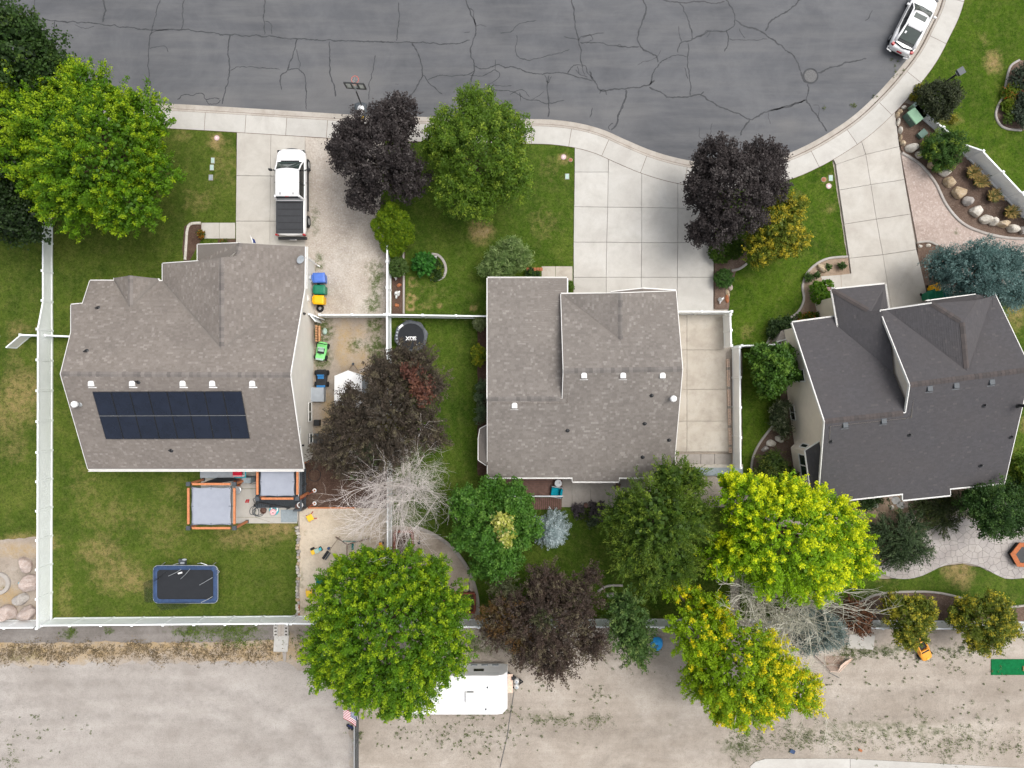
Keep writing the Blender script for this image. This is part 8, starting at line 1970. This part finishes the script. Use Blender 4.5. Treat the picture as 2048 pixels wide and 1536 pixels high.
for k, (a, c, d, e, lab) in enumerate(((838, 1086, 840, 1072, 'thin dark garden rake on the play area, by the raised bed'), (939, 1183, 939, 1166, 'thin dark shovel standing at the red raised bed'))):
    q, w_ = P(a, c, .12), P(d, e, .12 if k == 0 else .8); o = thing('garden_tool', lab, 'garden tool', q); B().tube([q, w_], .02, 5).obj('handle', 'dark_metal', o); B().box((q.x, q.y, .14), (.16, .16, .05), .4).obj('blade', 'black_metal', o)
# ------------------------------------------------------------------ side yard
pl = thing('pallet', 'orange brown wooden pallet leaning on the grey house wall', 'pallet', P(637, 667))
for k in range(7): B().box((*P(635, 653 + k * 4.8, .8).xy, .62 + .0 * k), (.10, .11, 1.05)).obj('slat', 'pallet_wood', pl)
for z in (.18, .62, 1.08): B().box((*P(639, 667, z).xy, z), (.09, 1.02, .12)).obj('stringer', 'pallet_wood', pl)
tag(B().lathe(P(650, 663, .1), [(.05, 0), (.16, .02), (.18, .1), (.08, .16)], 10, 0, 1, 1.3).obj('watering_can', 'lid_green', smooth=True), 'pale green plastic tub in the grass by the pallet', 'tub')
def ride_on(label, px, py, rz, m1, m2, L=1.25, W=.72):
    p = P(px, py); o = thing('ride_on_toy', label, 'ride-on toy', (p.x, p.y, .1), rz)
    bb = B(); bb.loft([[(x * W / 2 * w, y, z) for x, z in ((-1, z0), (1, z0), (1, z1 - .05), (.8, z1), (-.8, z1), (-1, z1 - .05))] for y, w, z0, z1 in ((-L / 2, .7, .18, .42), (-L * .35, .9, .12, .48), (-L * .05, .9, .12, .38), (L * .15, .85, .12, .40), (L * .40, .85, .14, .46), (L / 2, .55, .2, .36))]); bb.obj('body', m1, o, local=True, fix=True, bevel=.02)
    B().box((0, -.02, .42), (W * .62, L * .30, .04)).obj('cockpit', 'black_plastic', o, local=True); B().box((0, -L * .17, .50), (W * .55, .10, .26)).obj('seat_back', m2, o, local=True, bevel=.03); B().box((0, -L * .06, .45), (W * .5, .2, .06)).obj('seat', m2, o, local=True, bevel=.02)
    torus_c = (0, L * .16, .56); b_ = B().tube([(torus_c[0] + .1 * math.cos(k * .52), torus_c[1], torus_c[2] + .1 * math.sin(k * .52)) for k in range(13)], .015, 5); b_.obj('steering_wheel', 'black_plastic', o, local=True)
    for sx in (1, -1):
        for y in (L * .32, -L * .32): B().tube([(sx * W * .40, y, .17), (sx * W * .56, y, .17)], .17, 12).obj('wheel', 'rubber', o, local=True)
    B().tube([(-W * .4, -L * .42, .45), (-W * .38, -L * .40, .74), (W * .38, -L * .40, .74), (W * .4, -L * .42, .45)], .03, 6).obj('roll_bar', 'black_plastic', o, local=True)
    B().box((0, L * .44, .44), (W * .7, .14, .05)).obj('bonnet_trim', m2, o, local=True, bevel=.02)
    return o
ride_on('green and white ride-on toy buggy at the grey house wall', 646, 703, R(170), 'toy_green', 'lid_green', 1.25, .74)
ride_on('black and blue ride-on toy jeep at the grey house wall', 646, 757, R(180), 'black_plastic', 'toy_blue', 1.2, .82)
tag(B().box((*P(639, 789).xy, .35), (.9, .95, .55)).obj('utility_hatch', 'grey_cover', bevel=.03), 'square pale grey basement hatch against the grey house wall', 'hatch')
tag(B().box((*P(637, 845).xy, .3), (.4, .4, .5)).obj('planter_box', 'black_plastic', bevel=.03), 'black box beside the basement window', 'box')
tag(B().box((*P(640, 877).xy, .22), (.65, .7, .35)).obj('window_well', 'dark_metal', bevel=.02), 'dark window well at the grey house wall under the brown tree', 'window well')
tn_ = thing('party_tent', 'white canopy tent half under the brown purple tree', 'tent', P(697, 777))
zt_ = 1.9; roof_pts = [P(669, 752, zt_), P(696, 741, zt_ + .55), P(724, 753, zt_)]
bk2 = [P(668, 815, zt_), P(696, 815, zt_ + .55), P(724, 815, zt_)]
for a, c in ((0, 1), (1, 2)): B().slab([roof_pts[a], bk2[a], bk2[c], roof_pts[c]], .02).obj('roof_panel', 'tent_white', tn_)
for q in (roof_pts[0], roof_pts[2], bk2[0], bk2[2]): B().tube([(q.x, q.y, .1), q], .025, 6).obj('pole', 'galvanised', tn_)
B().slab([roof_pts[2] + Vector((.02, 0, 0)), bk2[2] + Vector((.02, 0, 0)), Vector((bk2[2].x + .06, bk2[2].y, .1)), Vector((roof_pts[2].x + .06, roof_pts[2].y, .1))], .01).obj('side_wall', 'grey_cover', tn_)
B().slab([roof_pts[0], roof_pts[1], roof_pts[2], Vector((roof_pts[2].x, roof_pts[2].y, .1)), Vector((roof_pts[0].x, roof_pts[0].y, .1))], .01).obj('end_wall', 'tent_white', tn_)
for k, (a, c, d, e) in enumerate(((717, 743, 745, 731), (720, 739, 742, 730))): tag(B().slab([P(a, c, .12 + .03 * k), P(a + 2, c + 4, .12 + .03 * k), P(d + 2, e + 4, .12 + .03 * k), P(d, e, .12 + .03 * k)], .03).obj('plank', 'grey_wood'), 'weathered plank on the dry grass behind the white tent', 'plank', 'planks behind the tent')
wbk = thing('bicycle_frame', 'rusty tripod frame standing behind the white tent', 'tripod', P(707, 735))
for e in ((699, 738), (716, 741), (706, 728)): B().tube([P(706, 728, 1.0), P(*e, .1)], .02, 5).obj('leg', 'brown_metal', wbk)
B().lathe(P(706, 728, 1.0), [(.05, -.1), (.1, 0), (.05, .12)], 8).obj('head', 'dark_metal', wbk)
# round trampoline
zt = .75; tc = P(822, 673, zt); o = thing('trampoline', 'round black trampoline with white lettering beside the brown tree', 'trampoline', (tc.x, tc.y, 0))
Rr = px2m(33, zt)
pb_ = B(); n = 40
for k in range(n):
    a = 2 * math.pi * k / n; f = 1 + .035 * math.sin(a * 8); 
    for r_, z in ((Rr * f, zt - .04), (Rr * .9, zt + .03), (Rr * .79, zt)): pb_.v.append((r_ * math.cos(a), r_ * math.sin(a), z + .012 * math.sin(a * 13)))
for k in range(n): j = (k + 1) % n; pb_.f += [(3 * k, 3 * j, 3 * j + 1, 3 * k + 1), (3 * k + 1, 3 * j + 1, 3 * j + 2, 3 * k + 2)]
pb_.obj('pad', 'pad_dark', o, local=True, smooth=True)
B().lathe((0, 0, zt - .05), [(Rr * .82, 0), (Rr * .82, .02)], n).obj('jump_mat', 'trampoline_mat', o, local=True)
for k in range(8):
    a = 2 * math.pi * k / 8 + .2; B().tube([(Rr * 1.0 * math.cos(a), Rr * math.sin(a), .1), (Rr * 1.0 * math.cos(a), Rr * math.sin(a), zt - .03)], .03, 6).obj('leg', 'black_metal', o, local=True)
for k in range(6):
    a = R(150 + k * 13); B().box((Rr * .87 * math.cos(a), Rr * .87 * math.sin(a), zt + .035), (.12, .10, .012), a).obj('reflective_patch', 'grey_cover', o, local=True)
B().box((Rr * .86 * math.cos(R(135)), Rr * .86 * math.sin(R(135)), zt + .05), (.34, .14, .014), R(40)).obj('label_patch', 'paint_white', o, local=True)
B().tube([(Rr * .25, -Rr * .62, zt + .02), (Rr * .37, -Rr * .48, zt + .03)], .015, 4).obj('white_stick', 'white_plastic', o, local=True)
tx = bpy.data.curves.new('print', 'FONT'); tx.body = 'XIDIS'; tx.size = .34; tx.align_x = 'CENTER'; tx.align_y = 'CENTER'; tx.extrude = .001; tx.space_character = .82; tx.offset = .012
to = bpy.data.objects.new('print_tmp', tx); COL.objects.link(to); bpy.context.view_layer.update()
me = bpy.data.meshes.new_from_object(to.evaluated_get(bpy.context.evaluated_depsgraph_get())); bpy.data.objects.remove(to); me.materials.clear(); me.materials.append(MAT['paint_white'])
lo = bpy.data.objects.new('lettering', me); COL.objects.link(lo); lo.parent = o; lo.location = (0, -.14, zt - .02)
# ------------------------------------------------------------------ deck of the middle house
d2 = thing('deck', 'reddish brown wooden deck behind the middle house', 'deck', P(1075, 970))
y = 940
while y < 992: B().box(((P(985, 0).x + P(1124, 0).x) / 2, P(0, y + 1.9).y, .38), (P(1124, 0).x - P(985, 0).x, .115, .04)).obj('deck_board', 'deck_brown', d2); y += 4.05
x = 1030
while x < 1122: B().box((P(x + 1.9, 0).x, P(0, 1006).y, .2), (.115, .8, .04)).obj('step_board', 'deck_brown', d2); x += 4.05
B().box(((P(985, 0).x + P(1124, 0).x) / 2, P(0, 992.5, 1.2).y, 1.2), (P(1124, 0).x - P(985, 0).x, .09, .05)).obj('handrail', 'grey_metal', d2)
for x in (990, 1035, 1080, 1122): B().box((P(x, 0).x, P(0, 992.5, .8).y, .75), (.08, .08, .9)).obj('post', 'black_metal', d2)
B().box(((P(985, 0).x + P(1124, 0).x) / 2, P(0, 966).y, .18), (P(1124, 0).x - P(985, 0).x - .1, 1.6, .34)).obj('deck_frame', 'deck_dark', d2)
ch = thing('armchair', 'turquoise cushioned outdoor armchair on the brown deck', 'armchair', (*P(1112, 981).xy, .4), R(-8))
B().box((-.08, 0, .28), (.58, .56, .16)).obj('seat', 'teal_fabric', ch, local=True, bevel=.06); B().box((.28, 0, .52), (.16, .58, .50)).obj('backrest', 'teal_fabric', ch, local=True, bevel=.06)
for s in (1, -1): B().tube([(-.36, s * .34, .0), (-.36, s * .34, .42), (.34, s * .34, .46), (.36, s * .34, 0)], .03, 6).obj('arm', 'grey_cover', ch, local=True)
B().box((0, 0, .18), (.7, .66, .05)).obj('frame', 'grey_cover', ch, local=True)
st2 = thing('side_table', 'round grey side table beside the turquoise armchair', 'table', (*P(1115, 963).xy, .4)); B().lathe((*P(1115, 963).xy, .4), [(.06, 0), (.06, .42), (.24, .44), (.24, .48)], 18).obj('table', 'grey_metal', st2); B().lathe((*P(1117, 962).xy, .88), [(.03, 0), (.03, .1)], 8).obj('cup', 'dark_metal', st2)
br2 = thing('barrel', 'small brown barrel planter at the patio edge', 'barrel', P(1171, 1009)); B().lathe(P(1171, 1009, .1), [(.12, 0), (.16, .2), (.15, .42), (.12, .42), (.12, .3), (.02, .3)], 14).obj('barrel', 'deck_brown', br2); torus(P(1171, 1009, .4), .15, .015, 'iron', br2, 'hoop')
pt2 = thing('patio_chair', 'dark folded patio chair at the edge of the feathery tree', 'chair', P(1236, 975)); B().tube([P(1231, 977, .12), P(1240, 966, .9)], .03, 5).obj('leg', 'dark_metal', pt2); B().tube([P(1228, 971, .12), P(1238, 978, .9)], .03, 5).obj('leg', 'dark_metal', pt2); B().slab([P(1232, 966, .5), P(1242, 968, .5), P(1240, 976, .5), P(1230, 974, .5)], .04).obj('seat', 'deck_brown', pt2)
# ------------------------------------------------------------------ things on the dirt lot
# flags
def flag(label, pts, stripe_dir, canton, pole=None, n=13):
    """pts: nw, ne, se, sw corners of the cloth; canton as fraction from the hoist"""
    o = thing('flag', label, 'flag', pts[1])
    nw, ne, se, sw = [Vector(p) for p in pts]
    def q(u, v): w = .05 * math.sin(u * 5 + v * 2); p = nw.lerp(ne, u).lerp(sw.lerp(se, u), v); return p + Vector((0, 0, w))
    for k in range(n):
        v0, v1 = k / n, (k + 1) / n
        umax = 1.0 if v0 >= canton[1] - .01 else 1 - canton[0]
        b_ = B(); m = 8
        for i in range(m + 1): u = umax * i / m; b_.v += [tuple(q(u, v0)), tuple(q(u, v1))]
        b_.f = [(2 * i, 2 * i + 1, 2 * i + 3, 2 * i + 2) for i in range(m)]; b_.obj('stripe', 'flag_red' if k % 2 == 0 else 'flag_white', o)
    b_ = B(); m = 6
    for i in range(m + 1): u = 1 - canton[0] + canton[0] * i / m; b_.v += [tuple(q(u, 0)), tuple(q(u, canton[1] / 2)), tuple(q(u, canton[1]))]
    b_.f = [f for i in range(m) for f in ((3 * i, 3 * i + 1, 3 * i + 4, 3 * i + 3), (3 * i + 1, 3 * i + 2, 3 * i + 5, 3 * i + 4))]; c_ = b_.obj('canton', 'flag_blue', o)
    st = B()
    for r in range(9):
        for k in range(6 if r % 2 == 0 else 5):
            u = 1 - canton[0] + canton[0] * (k + (.5 if r % 2 == 0 else 1)) / 6; v = canton[1] * (r + .5) / 9; p = q(u, v) + Vector((0, 0, .006))
            st.poly([p + Vector((.018 * math.cos(a), .018 * math.sin(a), 0)) for a in [j * 2 * math.pi / 5 for j in range(5)]])
    st.obj('stars', 'flag_white', c_)
    if pole: B().tube(pole, .025, 6).obj('pole', 'white_metal', o)
flag('large American flag flying from a pole at the chain link fence', [P(687, 1415, 2.3), P(713, 1429, 2.5), P(712, 1453, 2.3), P(687, 1436, 2.1)], 0, (.45, .5), [P(714, 1400, .0) if False else P(716, 1440, 0), P(713, 1428, 2.6)])
flag('small American flag at the porch of the charcoal house', [P(1653, 574, 2.6), P(1669, 575, 2.7), P(1667, 581, 2.5), P(1656, 582, 2.4)], 0, (.45, .55), [P(1666, 586, 2.5), P(1669, 574, 2.9)])
fl1 = thing('flag', 'dark blue and white flag sticking out over the left garage', 'flag', P(507, 480, 2.6)); B().slab([P(502, 475, 2.6), P(509, 479, 2.6), P(512, 487, 2.6), P(505, 485, 2.6)], .01).obj('cloth', 'flag_blue', fl1); B().slab([P(500, 472, 2.61), P(503, 474, 2.61), P(506, 482, 2.61), P(505, 487, 2.61)], .01).obj('white_band', 'flag_white', fl1); B().tube([P(500, 470, 2.7), P(508, 492, 2.9)], .015, 5).obj('pole', 'white_metal', fl1)
# concrete block steps at the footbridge
cb = thing('block_steps', 'hollow concrete block steps and planks at the fence gap', 'block steps', P(564, 1256))
for k in range(4):
    for x in (553.5, 574.5):
        q = P(x, 1247 + k * 6.6); b_ = B(); b_.box((q.x, q.y + .08, .14), (.27, .055, .22)); b_.box((q.x, q.y - .08, .14), (.27, .055, .22)); b_.box((q.x - .11, q.y, .14), (.05, .11, .22)); b_.box((q.x + .11, q.y, .14), (.05, .11, .22)); b_.obj('block', 'concrete_cool', cb)
for k in range(2): B().box((*P(561 + 6.5 * k, 1257).xy, .2), (.2, .85, .05)).obj('plank', 'grey_wood', cb)
tag(B().prism([P(565, 1303).xy, P(573, 1303).xy, P(572, 1322).xy, P(567, 1322).xy], -.03, .04).obj('path_stone', 'concrete_old'), 'narrow pale concrete strip below the footbridge slab', 'path stone')
# blue tarp
tb = B(); q = P(1313, 1287); tb.lathe((q.x, q.y, 0), [(.40, 0), (.42, .12), (.30, .28), (.15, .30), (.02, .2)], 16, 0, .95, 1.15); to_ = tb.obj('tarp', 'tarp_blue', smooth=True); tag(to_, 'bright blue tarp bundle under the slim light green tree', 'tarp')
for v in to_.data.vertices: v.co += Vector((noise.noise(v.co * 3), noise.noise(v.co * 3 + Vector((9, 0, 0))), noise.noise(v.co * 4))) * .08
# yellow toy car
ya = R(208); yc = thing('toy_car', 'large orange yellow ride-on toy car under the round golden tree', 'toy car', (*P(1838, 1292).xy, 0), ya)
b_ = B(); b_.loft([[(x * w, y, z) for x, z in ((-.40, .12), (.40, .12), (.42, .3), (.36, z1), (0, z1 + .03), (-.36, z1), (-.42, .3))] for y, w, z1 in ((.92, .70, .34), (.78, .95, .42), (.35, 1.0, .48), (-.3, 1.0, .48), (-.75, .98, .48), (-.95, .8, .40))]); b_.obj('body', 'toy_orange', yc, local=True, fix=True, smooth=True, sub=1)
panel(yc, 'windscreen', [(-.29, .28, .52), (.29, .28, .52), (.27, .08, .64), (-.27, .08, .64)], 'glass_dark', .02)
B().box((0, -.28, .50), (.56, .56, .06)).obj('cockpit', 'black_plastic', yc, local=True)
for s in (1, -1):
    B().tube([(s * .32, .32, .48), (s * .30, .04, .66), (s * .30, -.6, .66), (s * .33, -.85, .48)], .045, 6).obj('roof_bar', 'toy_orange', yc, local=True)
    for y in (.58, -.6): B().tube([(s * .34, y, .16), (s * .46, y, .16)], .16, 12).obj('wheel', 'rubber', yc, local=True)
for y in (.05, -.55): B().tube([(-.3, y, .66), (.3, y, .66)], .045, 6).obj('cross_bar', 'toy_orange', yc, local=True)
B().box((0, .76, .455), (.2, .10, .02)).obj('bonnet_badge', 'toy_yellow', yc, local=True)
# folding fabric scrap frame
sc = thing('broken_goal', 'collapsed pale goal frame with torn net on the dirt', 'goal', P(1668, 1330))
B().tube([P(1628, 1310, .1), P(1650, 1330, .2), P(1661, 1343, .25)], .03, 5).obj('bar', 'brown_metal', sc); B().tube([P(1661, 1343, .25), P(1677, 1344, .2)], .02, 5).obj('bar', 'scrap_white', sc)
B().slab([P(1676, 1344, .1), P(1681, 1332, .5), P(1690, 1324, .5), P(1704, 1317, .2), P(1698, 1326, .1), P(1688, 1331, .1)], .02).obj('cloth', 'scrap_white', sc); B().tube([P(1698, 1313, .15), P(1706, 1317, .2), P(1678, 1345, .1)], .02, 5).obj('bar', 'scrap_white', sc)
B().tube([P(1658, 1345, .02), P(1679, 1356, .02)], .02, 5).obj('loose_bar', 'dark_metal', sc); nb = B(); nb.poly([P(1648, 1312, .1), P(1652, 1330, .2), P(1662, 1342, .25), P(1675, 1342, .2), P(1682, 1330, .3), P(1690, 1312, .12)]); nb.obj('net', 'net_brown', sc)
# turf mat with pallet
tm = tag(B().box((*P(2040, 1334).xy, .01), (3.9, 1.06, .05)).obj('turf_mat', 'turf_green'), 'rectangular green artificial turf mat on the dirt', 'turf mat')
tag(B().box((*P(2047, 1336).xy, .09), (.2, .3, .1)).obj('wood_block', 'pallet_wood'), 'tan wooden block on the green turf mat', 'block')
# hexagonal fire table on the stamped patio
ft = thing('fire_table', 'orange wooden hexagonal fire table on the stamped patio', 'fire table', P(2052, 1112)); q = P(2052, 1110, .5)
hexp = lambda r, a0=0: [(q.x + r * math.cos(R(60 * k + a0)), q.y + r * .86 * math.sin(R(60 * k + a0))) for k in range(6)]
ho, hi = hexp(1.08, 175), hexp(.72, 175); ft_b = B()
for k in range(6):
    j = (k + 1) % 6; B().prism([ho[k], ho[j], hi[j], hi[k]], .50, .56).obj('table_board', 'orange_wood', ft)
B().prism(hexp(.98, 175), .1, .49).obj('base', 'black_plastic', ft); B().prism(hexp(.70, 175), .44, .52).obj('burner_pan', 'black_metal', ft); B().lathe((q.x + .1, q.y, .5), [(.2, 0), (.18, .12), (.05, .16)], 10).obj('fire_stones', 'stone_grey', ft)
# small litter
tag(B().box((*P(1584, 1502).xy, .06), (.34, .24, .12), R(-25)).obj('crate', 'pad_blue', bevel=.02), 'small blue box on the dirt at the footpath', 'box')
tag(B().box((*P(1720, 1500).xy, .04), (.26, .16, .08), R(-30)).obj('brick', 'terracotta', bevel=.015), 'single reddish brick on the dirt', 'brick')
bi = thing('toy_bike', 'small dark toy tractor lying under the large flag', 'toy', P(700, 1452))
for k, (a, c) in enumerate(((696, 1450), (699, 1455), (703, 1453), (705, 1457))): B().lathe(P(a, c, .02), [(.02, 0), (.1, .01), (.1, .09), (.02, .1)], 10).obj('wheel', 'black_plastic', bi)
B().tube([P(696, 1450, .1), P(705, 1456, .14)], .04, 5).obj('frame', 'flag_blue', bi)
tag(B().tube([P(713, 1484, 1.2), P(720, 1470, .05)], .015, 5).obj('stick', 'dark_metal'), 'dark brace bar at the chain link fence', 'bar')
